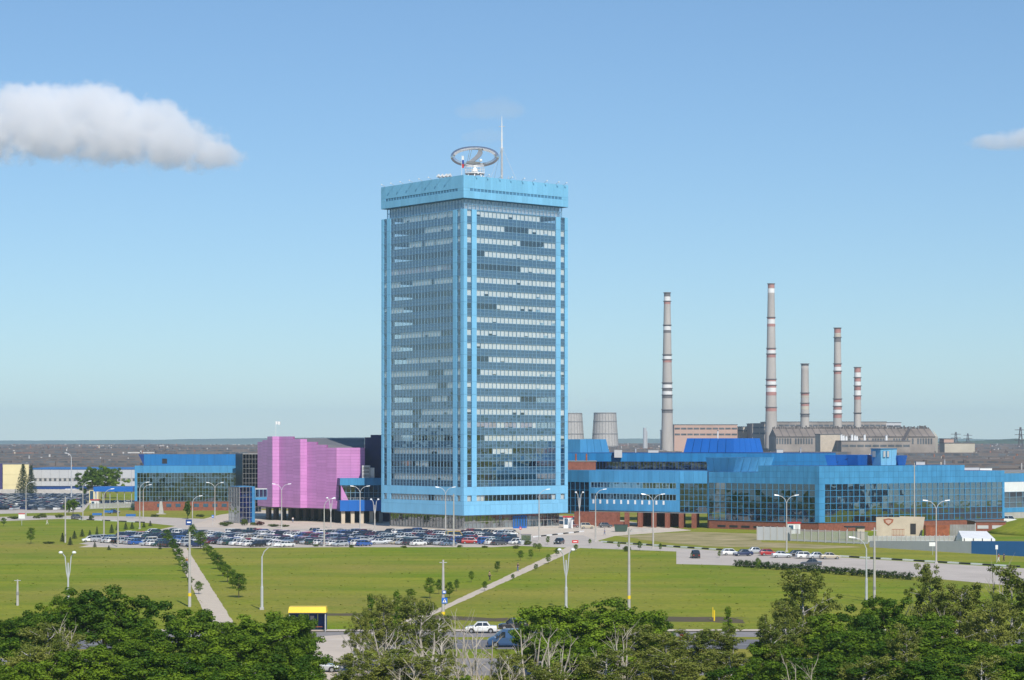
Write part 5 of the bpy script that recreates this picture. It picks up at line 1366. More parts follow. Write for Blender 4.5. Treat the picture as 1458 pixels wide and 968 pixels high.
# container skip near the piers
x, Y = G(884, 757)
t = thing('waste_skip', 'dark green waste skip in front of the brick wall', 'skip', (x, Y, 0))
MB().hexa([(x - 1.6, Y - 0.9, 0.1), (x + 1.6, Y - 0.9, 0.1), (x + 1.6, Y + 0.9, 0.1), (x - 1.6, Y + 0.9, 0.1), (x - 1.9, Y - 1, 1.9), (x + 1.9, Y - 1, 1.9), (x + 1.9, Y + 1, 1.9), (x - 1.9, Y + 1, 1.9)]).build('bin', PAINT['dark green'], t)
MB().box(x - 1.95, x + 1.95, Y - 1.06, Y + 1.06, 1.9, 2.0).build('rim', M['black'], t)
t = thing('concrete_slab_stack', 'pale low concrete slab stack before the brick piers', 'slab stack', (X(912, 590), 590, 0))
for k in range(3): MB().box(X(896, 590) + k * 0.3, X(927, 590) + k * 0.2, 589, 591, 0.0 + k * 0.28, 0.26 + k * 0.28).build('slab', M['concrete'], t)

# ------------------------------------------------------------------ cars
def car_proto(name, L, W, Hh, prof, gh, near=False):
    """prof: list of (x, z_top, half width factor) from nose to tail; gh: (x base front, x top front, x top rear, x base rear, z base)"""
    root = bpy.data.objects.new(name, None); root.empty_display_size = 0.5
    put(root, None, (0, 0, 0))
    w = W / 2
    rs = []
    for (x, zt, wf) in prof:
        a = w * wf
        rs.append([(x, -a * 0.92, 0.24), (x, -a, 0.42), (x, -a, zt - 0.16), (x, -a * 0.90, zt), (x, a * 0.90, zt), (x, a, zt - 0.16), (x, a, 0.42), (x, a * 0.92, 0.24)])
    mb = MB().rings(rs)
    xb0, xt0, xt1, xb1, zb_ = gh
    zt = Hh; wb, wt = w * 0.88, w * 0.70
    # roof slab
    mb.hexa([(xt0 + 0.05, -wt - 0.03, zt - 0.09), (xt0 + 0.05, wt + 0.03, zt - 0.09), (xt1 - 0.05, wt + 0.03, zt - 0.09), (xt1 - 0.05, -wt - 0.03, zt - 0.09),
             (xt0 - 0.10, -wt + 0.06, zt), (xt0 - 0.10, wt - 0.06, zt), (xt1 + 0.10, wt - 0.06, zt), (xt1 + 0.10, -wt + 0.06, zt)][::-1])
    for s in (-1, 1):
        for (a, b) in (((xb0, zb_), (xt0, zt - 0.06)), ((xb1, zb_), (xt1, zt - 0.06)), (((xb0 + xb1) / 2 - 0.1, zb_), ((xt0 + xt1) / 2 - 0.05, zt - 0.06))):
            mb.tube([(a[0], s * (wb + 0.005), a[1] - 0.05), (b[0], s * (wt + 0.005), b[1])], 0.055, 5)
    mb.build('body', PAINT['white'], root)
    g = MB().hexa([(xb0, -wb, zb_ - 0.05), (xb1, -wb, zb_ - 0.05), (xb1, wb, zb_ - 0.05), (xb0, wb, zb_ - 0.05), (xt0, -wt, zt - 0.08), (xt1, -wt, zt - 0.08), (xt1, wt, zt - 0.08), (xt0, wt, zt - 0.08)])
    g.build('windows', M['car_glass'], root)
    for sx in (L / 2 - 0.78, -L / 2 + 0.80):
        for s in (-1, 1):
            wh = MB()
            y0, y1 = (s * (w - 0.16), s * (w + 0.015))
            wh.tube([(sx, y0, 0.30), (sx, y1, 0.30)], 0.30, 14, 0)
            wh.tube([(sx, y1, 0.30), (sx, y1 + s * 0.012, 0.30)], 0.185, 10, 1)
            wh.build('wheel', [M['tyre'], M['rim']], root)
    for s in (-1, 1):
        MB().box(L / 2 - 0.10, L / 2 + 0.015, s * w * 0.58 - 0.16, s * w * 0.58 + 0.16, 0.52, 0.68).build('headlight', M['head_lamp'], root)
        MB().box(-L / 2 - 0.015, -L / 2 + 0.08, s * w * 0.66 - 0.12, s * w * 0.66 + 0.12, 0.58, 0.80).build('taillight', M['tail_lamp'], root)
    if near:
        MB().box(L / 2 - 0.06, L / 2 + 0.07, -w * 0.95, w * 0.95, 0.36, 0.47).build('bumper', M['rim'], root)
        MB().box(-L / 2 - 0.07, -L / 2 + 0.06, -w * 0.95, w * 0.95, 0.36, 0.47).build('bumper', M['rim'], root)
        for s in (-1, 1):
            for xx in (0.15, -0.85): MB().box(xx - 0.09, xx + 0.09, s * (w + 0.0) - 0.012, s * w + 0.012, 0.74, 0.78).build('door_handle', M['car_black'], root)
            MB().box(xb0 - 0.35, xb0 - 0.2, s * (w + 0.04) - 0.07, s * (w + 0.04) + 0.07, zb_, zb_ + 0.12).build('wing_mirror', M['car_black'], root)
            for xx in (L / 2 - 0.78, -L / 2 + 0.80):
                arch = MB().tube([(xx, s * (w - 0.02), 0.31), (xx, s * (w + 0.006), 0.31)], 0.37, 14).build('wheel_arch', M['car_black'], root)
        MB().box(L / 2 + 0.005, L / 2 + 0.02, -w * 0.35, w * 0.35, 0.50, 0.64).build('grille', M['car_black'], root)
        MB().box(-L / 2 - 0.03, -L / 2 - 0.016, -0.26, 0.26, 0.55, 0.67).build('number_plate', M['white'], root)
    return root
def std(L, nose, hood, belt, tail, tw=0.9):
    return [(L / 2, nose, 0.84), (L / 2 - 0.10, nose + 0.06, 0.95), (L / 2 - 0.5, hood - 0.04, 1.0), (L / 2 - 1.15, hood, 1.0), (0, belt, 1.0), (-L / 2 + 0.9, tail + 0.02, 1.0), (-L / 2 + 0.12, tail, 0.97), (-L / 2, tail - 0.12, tw)]
PROTO = {}
PROTO['saloon car'] = car_proto('saloon_car', 4.25, 1.66, 1.43, std(4.25, 0.66, 0.84, 0.90, 0.92), (0.95, 0.35, -0.85, -1.35, 0.90))
PROTO['hatchback'] = car_proto('hatchback_car', 3.95, 1.68, 1.47, std(3.95, 0.66, 0.86, 0.92, 0.96), (1.0, 0.40, -1.30, -1.85, 0.92))
PROTO['estate car'] = car_proto('estate_car', 4.25, 1.66, 1.46, std(4.25, 0.66, 0.85, 0.91, 0.95), (0.95, 0.35, -1.75, -2.05, 0.91))
PROTO['off-roader'] = car_proto('off_road_car', 4.0, 1.76, 1.72, std(4.0, 0.78, 1.0, 1.05, 1.08), (0.85, 0.45, -1.70, -1.90, 1.05))
PROTO['van'] = car_proto('van', 4.9, 1.95, 2.15, std(4.9, 0.85, 1.1, 1.2, 1.25), (1.65, 0.95, -2.25, -2.38, 1.2))
def hide_base(): pass
CARS = []
def add_car(kind, paint, loc, rz, label, group='parked cars', z=0.011):
    o = place(PROTO[kind], USED, (loc[0], loc[1], z), rz, (1, 1, 1), label, group)
    o['category'] = 'van' if kind == 'van' else 'car'
    for ch in o.children:
        if ch.name.startswith('body'):
            ch.material_slots[0].link = 'OBJECT'; ch.material_slots[0].material = PAINT[paint]
    return o
def inside(p, pl):
    c = False; j = len(pl) - 1
    for i in range(len(pl)):
        if (pl[i][1] > p[1]) != (pl[j][1] > p[1]) and p[0] < (pl[j][0] - pl[i][0]) * (p[1] - pl[i][1]) / (pl[j][1] - pl[i][1]) + pl[i][0]: c = not c
        j = i
    return c
lotp = [G(*p) for p in LOT]
COLS = ['white'] * 22 + ['silver'] * 24 + ['black'] * 16 + ['navy'] * 10 + ['dark grey'] * 13 + ['red'] * 6 + ['dark green'] * 5 + ['blue'] * 4 + ['beige'] * 3 + ['maroon'] * 4 + ['grey blue'] * 6
KINDS = ['saloon car'] * 8 + ['hatchback'] * 8 + ['estate car'] * 5 + ['off-roader'] * 3
cr = random.Random(21)
ang_u = math.atan2(U.y, U.x)
spots = []
org = Vector(G(420, 770))
row_u = []
u = -140.0
while u < 140:
    row_u += [(u, 0), (u + 5.2, 1)]; u += 16.6
for (ru, flip) in row_u:
    for k in range(-60, 60):
        p = org + U * ru + V * (k * 2.75 + 0.4 * flip)
        if inside(p, lotp): spots.append((p, flip))
spots.sort(key=lambda s: s[0].y)
ncar = 0
for (p, flip) in spots:
    if cr.random() < 0.06 or ncar > 292: continue
    kd, pc = cr.choice(KINDS), cr.choice(COLS)
    where = 'near the grass edge of the main car park' if p.y < 530 else ('in the middle rows of the main car park' if p.y < 570 else 'in the rear rows of the main car park')
    flip_ = cr.random() < 0.35
    add_car(kd, pc, p + Vector((cr.uniform(-.25, .25), cr.uniform(-.35, .35))), ang_u + (math.pi if flip_ else 0) + cr.gauss(0, 0.03), '%s %s parked %s' % (pc, kd, where), 'cars in the main car park')
    ncar += 1
print('main lot cars', ncar, 'spots', len(spots))
# front row along the grass edge, seen almost side-on
for (px, py, kd, pc, a, lb_) in ((128, 771.5, 'hatchback', 'white', 200, 'white hatchback alone at the tip of the main car park'),
        (540, 775, 'saloon car', 'silver', 12, 'silver saloon side-on in front of the parked rows'), (668, 774, 'hatchback', 'red', 8, 'bright red hatchback side-on near the tower end of the car park'),
        (730, 770, 'off-roader', 'black', 60, 'black off-roader at the right end of the main car park'), (648, 768, 'van', 'yellow', 25, 'yellow van among the parked cars before the tower')):
    add_car(kd, pc, G(px, py), R(a), lb_, 'cars in the main car park')
# visitor car park
for (px, py, kd, pc, a, lb_) in ((990, 794.5, 'off-roader', 'black', 92, 'black car alone in the visitor car park facing the offices'),
        (1040, 790.5, 'hatchback', 'white', 10, 'white hatchback at the left end of the visitor car row'), (1058, 791.5, 'saloon car', 'navy', 195, 'dark navy saloon parked beside the white hatchback'),
        (1076, 788, 'saloon car', 'silver', 15, 'silver saloon half hidden behind the dark navy saloon'), (1094, 791, 'hatchback', 'red', 8, 'red hatchback in the visitor car row'),
        (1113, 794, 'saloon car', 'silver', 5, 'silver saloon right of the red hatchback'), (1132, 793, 'hatchback', 'black', 190, 'black hatchback by the twin-arm lamp in the visitor row'),
        (1147, 795, 'estate car', 'white', 12, 'white estate car in the visitor car row'), (1164, 795.5, 'saloon car', 'silver', 10, 'silver saloon right of the white estate'),
        (1182, 796, 'saloon car', 'beige', 5, 'beige saloon at the right end of the visitor car row'), (1155, 806, 'saloon car', 'dark grey', 170, 'dark grey car half hidden behind the hedge'),
        (836, 752.5, 'off-roader', 'beige', 10, 'beige off-roader parked by the brick wall'), (862, 751, 'hatchback', 'dark grey', 15, 'dark hatchback beside the beige off-roader'), (815, 751, 'saloon car', 'maroon', 5, 'maroon saloon by the red roofed booth'),
        (796, 774.5, 'hatchback', 'black', 250, 'black hatchback driving out past the glass shelter'),
        (110, 738.5, 'hatchback', 'dark grey', 5, 'dark car on the lawn road by the spruces'), (162, 731, 'saloon car', 'navy', 0, 'navy saloon on the lawn road before the blue block'),
        (1436, 744, 'van', 'white', 20, 'white van behind the mound beside the brick annex')):
    add_car(kd, pc, G(px, py), R(a), lb_, 'cars in the visitor car park and drives', 0.018)
# distant car park: too many and too small to tell apart
dc = MB(); dr_ = random.Random(5)
dm = [PAINT['white'], PAINT['silver'], PAINT['black'], PAINT['navy'], PAINT['dark grey'], PAINT['red'], PAINT['blue'], M['car_glass']]
dpoly = [G(*p) for p in ((-110, 732), (112, 727), (136, 703.5), (-110, 703))]
def tiny_car(x, y, a, m_):
    ca, sa = math.cos(a), math.sin(a)
    def tr(p): return (x + p[0] * ca - p[1] * sa, y + p[0] * sa + p[1] * ca, p[2])
    dc.hexa([tr(p) for p in ((-2.05, -.82, .2), (2.05, -.82, .2), (2.05, .82, .2), (-2.05, .82, .2), (-2.0, -.78, .92), (1.9, -.78, .80), (1.9, .78, .80), (-2.0, .78, .92))], m_)
    dc.hexa([tr(p) for p in ((-1.7, -.74, .9), (1.0, -.74, .85), (1.0, .74, .85), (-1.7, .74, .9), (-1.2, -.6, 1.4), (0.4, -.6, 1.4), (0.4, .6, 1.4), (-1.2, .6, 1.4))], 7)
    dc.hexa([tr(p) for p in ((-1.2, -.62, 1.4), (0.4, -.62, 1.4), (0.4, .62, 1.4), (-1.2, .62, 1.4), (-1.1, -.55, 1.47), (0.3, -.55, 1.47), (0.3, .55, 1.47), (-1.1, .55, 1.47))], m_)
for i in range(-60, 20):
    for k in range(24):
        p = Vector((i * 3.0 - 100, 780 + k * 10.5 + (5.2 if i % 2 else 0)))
        q = Vector((i * 2.7 - 100, 778 + (k // 2) * 17 + (k % 2) * 5.3))
        if inside(q, dpoly) and dr_.random() < 0.9:
            tiny_car(q.x + dr_.uniform(-.2, .2), q.y + dr_.uniform(-.4, .4), R(70) + (math.pi if dr_.random() < .4 else 0), dr_.choices(range(7), (5, 5, 4, 4, 4, 1, 1))[0])
for k in range(16):
    tiny_car(X(140, 852) + k * 1.05, 850 + (k % 4) * 2.6, R(20), dr_.choices(range(7), (4, 4, 4, 4, 4, 1, 1))[0])
dc.build('distant_parked_cars', dm, label='hundreds of small parked cars in the distant car park', cat='cars', kind='stuff')

# traffic on the road
def near_car(name, L, W, Hh, prof, gh, paint, loc, rz, label):
    o = car_proto(name, L, W, Hh, prof, gh, True)
    o.location = (loc[0], loc[1], 0.012); o.rotation_euler = (0, 0, rz)
    tag(o, label, 'car', 'traffic on the road')
    for ch in o.children:
        if ch.name.startswith('body'): ch.data.materials[0] = PAINT[paint]
    return o
box_saloon = [(2.05, 0.74, 0.92), (1.98, 0.80, 0.98), (1.5, 0.90, 1.0), (0.95, 0.93, 1.0), (0, 0.95, 1.0), (-1.3, 0.95, 1.0), (-1.98, 0.93, 0.98), (-2.05, 0.86, 0.93)]
near_car('saloon_car', 4.1, 1.62, 1.46, box_saloon, (0.95, 0.45, -0.75, -1.15, 0.94), 'white', G(685, 901), math.pi, 'white boxy saloon car driving past the bus lay-by')
near_car('hatchback_car', 3.95, 1.68, 1.47, std(3.95, 0.66, 0.86, 0.92, 0.96), (1.0, 0.40, -1.30, -1.85, 0.92), 'black', G(731, 896.5), math.pi, 'black hatchback following the white boxy saloon')
near_car('estate_car', 4.2, 1.68, 1.48, std(4.2, 0.66, 0.86, 0.92, 0.94), (0.95, 0.35, -1.75, -2.0, 0.92), 'silver', (X(752, 268), 267.6), math.pi, 'silver car half hidden behind the blue van')
near_car('hatchback_car', 4.2, 1.70, 1.45, std(4.2, 0.64, 0.84, 0.92, 0.96), (0.95, 0.35, -1.0, -1.65, 0.92), 'silver', G(456, 956.5), 0.0, 'silver hatchback on the near carriageway below the maples')
# blue van
vn = bpy.data.objects.new('van', None); put(vn, None, (0, 0, 0)); tag(vn, 'blue forward-sloping delivery van driving on the road behind the dead birches', 'van', 'traffic on the road')
vw = 0.98
vp = [(2.7, 0.80, 0.86), (2.62, 0.98, 0.95), (2.1, 1.22, 1.0), (1.85, 1.32, 1.0), (0.95, 2.05, 0.98), (0.55, 2.18, 0.96), (-2.6, 2.22, 0.96), (-2.7, 2.1, 0.93)]
rs = []
for (x, z_, wf) in vp:
    a = vw * wf
    rs.append([(x, -a * 0.94, 0.32), (x, -a, 0.5), (x, -a, min(z_ - 0.12, 1.2)), (x, -a * (0.90 if z_ > 1.4 else 0.94), z_), (x, a * (0.90 if z_ > 1.4 else 0.94), z_), (x, a, min(z_ - 0.12, 1.2)), (x, a, 0.5), (x, a * 0.94, 0.32)])
MB().rings(rs).build('body', PAINT['van blue'], vn)
MB().add([(1.80, -0.86, 1.36), (1.80, 0.86, 1.36), (1.02, 0.84, 2.02), (1.02, -0.84, 2.02)], [(0, 1, 2, 3)]).build('windscreen', M['car_glass'], vn).location = (0.035, 0, 0.035)
for s in (-1, 1):
    MB().add([(1.55, s * 1.0, 1.22), (0.55, s * 1.0, 1.22), (0.55, s * 0.955, 1.9), (0.95, s * 0.955, 1.9)], [(0, 1, 2, 3)]).build('door_window', M['car_glass'], vn)
    MB().box(2.55, 2.68, s * 0.6 - 0.18, s * 0.6 + 0.18, 0.72, 0.92).build('headlight', M['head_lamp'], vn)
    MB().box(-2.72, -2.66, s * 0.8 - 0.09, s * 0.8 + 0.09, 0.8, 1.3).build('taillight', M['tail_lamp'], vn)
    MB().box(1.45, 1.6, s * 1.12 - 0.08, s * 1.12 + 0.08, 1.2, 1.5).build('wing_mirror', M['car_black'], vn)
    for xx in (1.75, -1.75):
        MB().tube([(xx, s * 0.9, 0.34), (xx, s * 0.985, 0.34)], 0.42, 14).build('wheel_arch', M['car_black'], vn)
        MB().tube([(xx, s * 0.8, 0.33), (xx, s * 1.0, 0.33)], 0.34, 14).tube([(xx, s * 1.0, 0.33), (xx, s * 1.012, 0.33)], 0.2, 10, 1).build('wheel', [M['tyre'], M['rim']], vn)
MB().box(2.6, 2.76, -0.92, 0.92, 0.36, 0.58).build('bumper', M['car_black'], vn)
MB().box(-2.4, 0.4, -0.99, -0.982, 0.62, 0.70).build('rubbing_strip', M['car_black'], vn)
gl_ = G(726, 921); vn.location = (gl_[0], gl_[1], 0.012); vn.rotation_euler = (0, 0, math.pi)

# ------------------------------------------------------------------ trees
def leaf_mat(name, c1, c2, trans=0.18):
    m, n, l = new_mat(name)
    out = n.new('ShaderNodeOutputMaterial'); df = n.new('ShaderNodeBsdfDiffuse'); tl = n.new('ShaderNodeBsdfTranslucent')
    gs_ = n.new('ShaderNodeBsdfGlossy'); gs_.inputs['Roughness'].default_value = 0.6; gs_.inputs['Color'].default_value = (0.8, 0.85, 0.8, 1)
    at = n.new('ShaderNodeAttribute'); at.attribute_name = 'leafvar'
    oi = n.new('ShaderNodeObjectInfo')
    ad = n.new('ShaderNodeMath'); ad.operation = 'MULTIPLY_ADD'; ad.inputs[1].default_value = 0.5; ad.inputs[2].default_value = -0.25
    l.new(oi.outputs['Random'], ad.inputs[0])
    a2 = n.new('ShaderNodeMath'); a2.use_clamp = True; l.new(at.outputs['Fac'], a2.inputs[0]); l.new(ad.outputs[0], a2.inputs[1])
    mx = n.new('ShaderNodeMix'); mx.data_type = 'RGBA'; l.new(a2.outputs[0], mx.inputs['Factor'])
    mx.inputs['A'].default_value = (*c1, 1); mx.inputs['B'].default_value = (*c2, 1)
    l.new(mx.outputs['Result'], df.inputs['Color'])
    hs = n.new('ShaderNodeHueSaturation'); hs.inputs['Value'].default_value = 1.3; l.new(mx.outputs['Result'], hs.inputs['Color']); l.new(hs.outputs[0], tl.inputs['Color'])
    m1 = n.new('ShaderNodeMixShader'); m1.inputs[0].default_value = trans; l.new(df.outputs[0], m1.inputs[1]); l.new(tl.outputs[0], m1.inputs[2])
    m2 = n.new('ShaderNodeMixShader'); m2.inputs[0].default_value = 0.015; l.new(m1.outputs[0], m2.inputs[1]); l.new(gs_.outputs[0], m2.inputs[2])
    l.new(m2.outputs[0], out.inputs['Surface'])
    return m
M['maple_leaf'] = leaf_mat('maple_leaf', (0.034, 0.085, 0.005), (0.180, 0.270, 0.016))
M['birch_leaf'] = leaf_mat('birch_leaf', (0.080, 0.115, 0.014), (0.240, 0.255, 0.050))
M['spruce_leaf'] = leaf_mat('spruce_needle', (0.020, 0.042, 0.020), (0.055, 0.085, 0.036), 0.1)
M['hedge_leaf'] = leaf_mat('hedge_leaf', (0.020, 0.045, 0.010), (0.060, 0.105, 0.018))
M['bush_leaf'] = leaf_mat('bush_leaf', (0.045, 0.080, 0.014), (0.12, 0.15, 0.03))
M['red_leaf'] = leaf_mat('red_leaf', (0.06, 0.015, 0.018), (0.12, 0.03, 0.03))
M['bark'] = pm('bark', (0.085, 0.065, 0.05), 0.95, 0.3, 2.0)
M['birch_bark'] = pm('birch_bark', (0.58, 0.55, 0.50), 0.85, 0.2, 1.0, c2=(0.30, 0.27, 0.24))
M['dead_bark'] = pm('dead_birch_bark', (0.50, 0.45, 0.38), 0.85, 0.15, 1.2, c2=(0.27, 0.225, 0.18))

def leaf_mesh(name, centres, nleaf, size, rng_, mat_, droop=0.0, aspect=0.75):
    """centres: (x,y,z,r,tone); leaves on and in each little ball, most near its skin"""
    vs_, fs_, var = [], [], []
    tot = sum(c[3] ** 2 for c in centres)
    for (cx, cy, cz, r, tone) in centres:
        k = max(4, int(nleaf * r * r / tot))
        for _ in range(k):
            while True:
                d = Vector((rng_.uniform(-1, 1), rng_.uniform(-1, 1), rng_.uniform(-1, 1)))
                if 0.05 < d.length < 1: break
            d.normalize()
            rad = r * (rng_.random() ** 0.38)
            p = Vector((cx, cy, cz)) + Vector((d.x * rad, d.y * rad, d.z * rad * 0.8))
            n_ = (d + Vector((rng_.gauss(0, .5), rng_.gauss(0, .5), 0.45 + rng_.gauss(0, .4)))).normalized()
            t_ = n_.orthogonal().normalized(); t_.rotate(Matrix.Rotation(rng_.uniform(0, 6.28), 3, n_))
            if droop: t_ = (t_ * (1 - droop) + Vector((0, 0, -1)) * droop).normalized()
            b_ = n_.cross(t_)
            b_ = b_.normalized() if b_.length > 1e-4 else n_.orthogonal().normalized()
            s = size * rng_.uniform(0.6, 1.25); h_ = s * aspect
            i = len(vs_)
            for q in (p - t_ * s * 0.5, p + b_ * h_ * 0.5, p + t_ * s * 0.5, p - b_ * h_ * 0.5): vs_.append((q.x, q.y, q.z))
            fs_.append((i, i + 1, i + 2, i + 3))
            var.append(min(1, max(0, tone + rng_.gauss(0, 0.16))))
    me = bpy.data.meshes.new(name)
    me.from_pydata(vs_, [], fs_)
    me.materials.append(mat_)
    at = me.attributes.new('leafvar', 'FLOAT', 'FACE')
    at.data.foreach_set('value', var)
    return me
def limb(mb, p, d, L, r, depth, rng_, spread, ends, droop=0.0, n=5):
    pts, rad = [Vector(p)], [r]
    dd = Vector(d).normalized()
    for k in range(3):
        dd = (dd + Vector((rng_.gauss(0, .13), rng_.gauss(0, .13), 0.05 - droop * 0.2))).normalized()
        pts.append(pts[-1] + dd * L / 3); rad.append(r * (1 - 0.2 * (k + 1)))
    mb.tube([tuple(q) for q in pts], rad, n)
    ends.append((pts[-1], depth))
    if depth > 0:
        for j in range(rng_.choice((2, 3, 3))):
            q = pts[rng_.choice((1, 2, 3, 3))]
            ax = Vector((rng_.gauss(0, 1), rng_.gauss(0, 1), rng_.gauss(0, .4)))
            nd = (dd + ax.normalized() * spread + Vector((0, 0, -droop))).normalized()
            limb(mb, q, nd, L * rng_.uniform(0.55, 0.8), r * 0.5, depth - 1, rng_, spread, ends, droop, max(3, n - 1))
def tree_proto(name, kind, seed):
    g = random.Random(seed)
    root = bpy.data.objects.new(name, None); put(root, None, (0, 0, 0))
    tr = MB(); cen = []
    if kind == 'maple':                                    # 10 m tall, 9 m wide dome of clumps
        tr.tube([(0, 0, -0.2), (0.1, 0, 1.5), (0, 0.1, 4), (0.2, 0, 6.5)], [0.28, 0.22, 0.16, 0.08], 8)
        ends = []
        for k in range(9):
            a = k * 2.4 + g.uniform(-.4, .4); limb(tr, (0, 0, 1.6 + k * 0.45), (math.cos(a), math.sin(a), 0.7), 1.9, 0.09, 1, g, 0.6, ends)
        lobes = [(g.gauss(0, 1.7), g.gauss(0, 1.7), g.uniform(3.6, 7.4), g.uniform(1.7, 2.6)) for _ in range(11)] + [(0, 0, 7.6, 2.0), (0.4, -0.3, 5.5, 3.0)]
        for (lx, ly, lz, lr) in lobes:
            tone = g.uniform(0.15, 0.7)
            for _ in range(int(6 * lr * lr / 4) + 4):
                d = Vector((g.gauss(0, 1), g.gauss(0, 1), g.gauss(0.25, 0.9))).normalized()
                rr_ = lr * g.uniform(0.66, 1.08)
                p = Vector((lx, ly, lz)) + Vector((d.x, d.y, d.z * 0.85)) * rr_
                if p.z > 1.3: cen.append((p.x, p.y, p.z, g.uniform(0.38, 0.8), min(1, max(0, tone + g.gauss(0, 0.2)))))
        tr.build('trunk', M['bark'], root)
        cr_ = bpy.data.objects.new('crown', leaf_mesh('maple_crown', cen, 26000, 0.215, g, M['maple_leaf'], 0.0, 0.85))
    elif kind == 'birch':                                  # 10 m tall, 4.5 m wide, drooping sprays
        tr.tube([(0, 0, -0.2), (0.15, 0.05, 3), (0, 0.15, 6), (0.2, 0.1, 9.4)], [0.16, 0.12, 0.08, 0.03], 7)
        if g.random() < 0.6: tr.tube([(0.1, 0, 1.0), (0.9, 0.2, 4), (1.2, 0.1, 7.6)], [0.12, 0.09, 0.03], 6)
        ends = []
        for k in range(22):
            a = k * 2.4; z = 2.0 + k * 0.33
            limb(tr, (0.1, 0.05, z), (math.cos(a), math.sin(a), 1.0), g.uniform(1.2, 2.1) * (1.15 - z / 16), 0.045, 1, g, 0.7, ends, 0.25, 4)
        for (e, dpt) in ends:
            tone = g.uniform(0.1, 0.95)
            for k in range(g.choice((2, 3, 4))):
                cen.append((e.x + g.gauss(0, .25), e.y + g.gauss(0, .25), e.z - 0.28 * k + g.uniform(-.1, .2), g.uniform(0.22, 0.45), tone))
        tr.build('trunk', M['birch_bark'], root)
        cr_ = bpy.data.objects.new('crown', leaf_mesh('birch_crown', cen, 14000, 0.17, g, M['birch_leaf'], 0.45, 0.65))
    elif kind == 'spruce':                                 # 10 m cone
        tr.tube([(0, 0, -0.2), (0, 0, 9.8)], [0.2, 0.03], 6)
        for k in range(26):
            z = 0.7 + k * 0.355; rr_ = 2.3 * (1 - (z / 10.2)) + 0.12
            for j in range(9):
                a = j * 0.7 + k * 1.1 + g.uniform(-.2, .2)
                for q in (0.35, 0.7, 1.0):
                    if rr_ * q > 0.1: cen.append((rr_ * q * math.cos(a), rr_ * q * math.sin(a), z - 0.35 * q * rr_ * 0.5 + g.uniform(-.1, .1), 0.16 + 0.12 * rr_ / 2, g.uniform(0, 1)))
        tr.build('trunk', M['bark'], root)
        cr_ = bpy.data.objects.new('crown', leaf_mesh('spruce_crown', cen, 7000, 0.24, g, M['spruce_leaf'], 0.3, 0.5))
    elif kind == 'sapling':                                # 4 m
        tr.tube([(0, 0, -0.1), (0.03, 0, 1.6), (0, 0.05, 3.5)], [0.05, 0.04, 0.015], 5)
        for k in range(16):
            z = 1.3 + 2.6 * (k / 16); a = k * 2.4; rr_ = 0.75 * math.sin(math.pi * (0.15 + 0.8 * k / 16)) * g.uniform(.6, 1.1)
            tr.tube([(0, 0, z - 0.3), (rr_ * math.cos(a), rr_ * math.sin(a), z + 0.1)], 0.015, 3)
            cen.append((rr_ * math.cos(a), rr_ * math.sin(a), z + 0.1, g.uniform(0.3, 0.58), g.uniform(0, 0.7)))
        tr.build('trunk', M['bark'], root)
        cr_ = bpy.data.objects.new('crown', leaf_mesh('sapling_crown', cen, 1700, 0.17, g, M['maple_leaf']))
    elif kind == 'poplar':                                 # narrow 6 m
        tr.tube([(0, 0, -0.1), (0, 0, 5.6)], [0.08, 0.02], 5)
        for k in range(60):
            z = 0.8 + 5.2 * g.random(); rr_ = 0.75 * math.sin(math.pi * min(1, 0.12 + 0.88 * z / 6.1)) ; a = g.uniform(0, 6.28)
            cen.append((rr_ * g.random() * math.cos(a), rr_ * g.random() * math.sin(a), z, g.uniform(0.2, 0.42), g.uniform(0.1, 0.8)))
        tr.build('trunk', M['bark'], root)
        cr_ = bpy.data.objects.new('crown', leaf_mesh('poplar_crown', cen, 2500, 0.17, g, M['maple_leaf']))
    elif kind == 'bush':                                   # 1.6 m
        for k in range(6):
            a = k * 1.05; tr.tube([(0, 0, 0), (0.6 * math.cos(a), 0.6 * math.sin(a), 1.0)], 0.03, 4)
        for k in range(40):
            a, rr_ = g.uniform(0, 6.28), 0.95 * math.sqrt(g.random())
            cen.append((rr_ * math.cos(a), rr_ * math.sin(a), g.uniform(0.25, 1.4 - 0.5 * rr_), g.uniform(0.22, 0.4), g.uniform(0, 1)))
        tr.build('trunk', M['bark'], root)
        cr_ = bpy.data.objects.new('crown', leaf_mesh('bush_crown', cen, 1400, 0.17, g, M['bush_leaf']))
    elif kind == 'dead':                                   # bare white birch, 8 m
        ends = []
        for b in range(g.choice((2, 3, 3))):
            lean = Vector((g.uniform(-.22, .22), g.uniform(-.15, .15), 1))
            base = Vector((g.uniform(-.5, .5), g.uniform(-.4, .4), -0.2)); hh = g.uniform(6, 8.2)
            pts = [base + lean * hh * q / 5 + Vector((g.gauss(0, .12), g.gauss(0, .12), 0)) for q in range(6)]
            tr.tube([tuple(p) for p in pts], [0.13, 0.115, 0.10, 0.08, 0.055, 0.02], 6)
            for k in range(8):
                q = g.uniform(0.22, 0.95); i = int(q * 5); p = pts[i].lerp(pts[min(i + 1, 5)], q * 5 - i)
                a = g.uniform(0, 6.28)
                limb(tr, p, (math.cos(a), math.sin(a), g.uniform(0.8, 1.5)), g.uniform(1.3, 2.9) * (1.15 - q * 0.6), 0.045, 1, g, 0.5, ends, 0.0, 4)
        tr.build('trunk', M['dead_bark'], root)
        return root
    me = cr_.data
    put(cr_, root, (0, 0, 0))
    return root
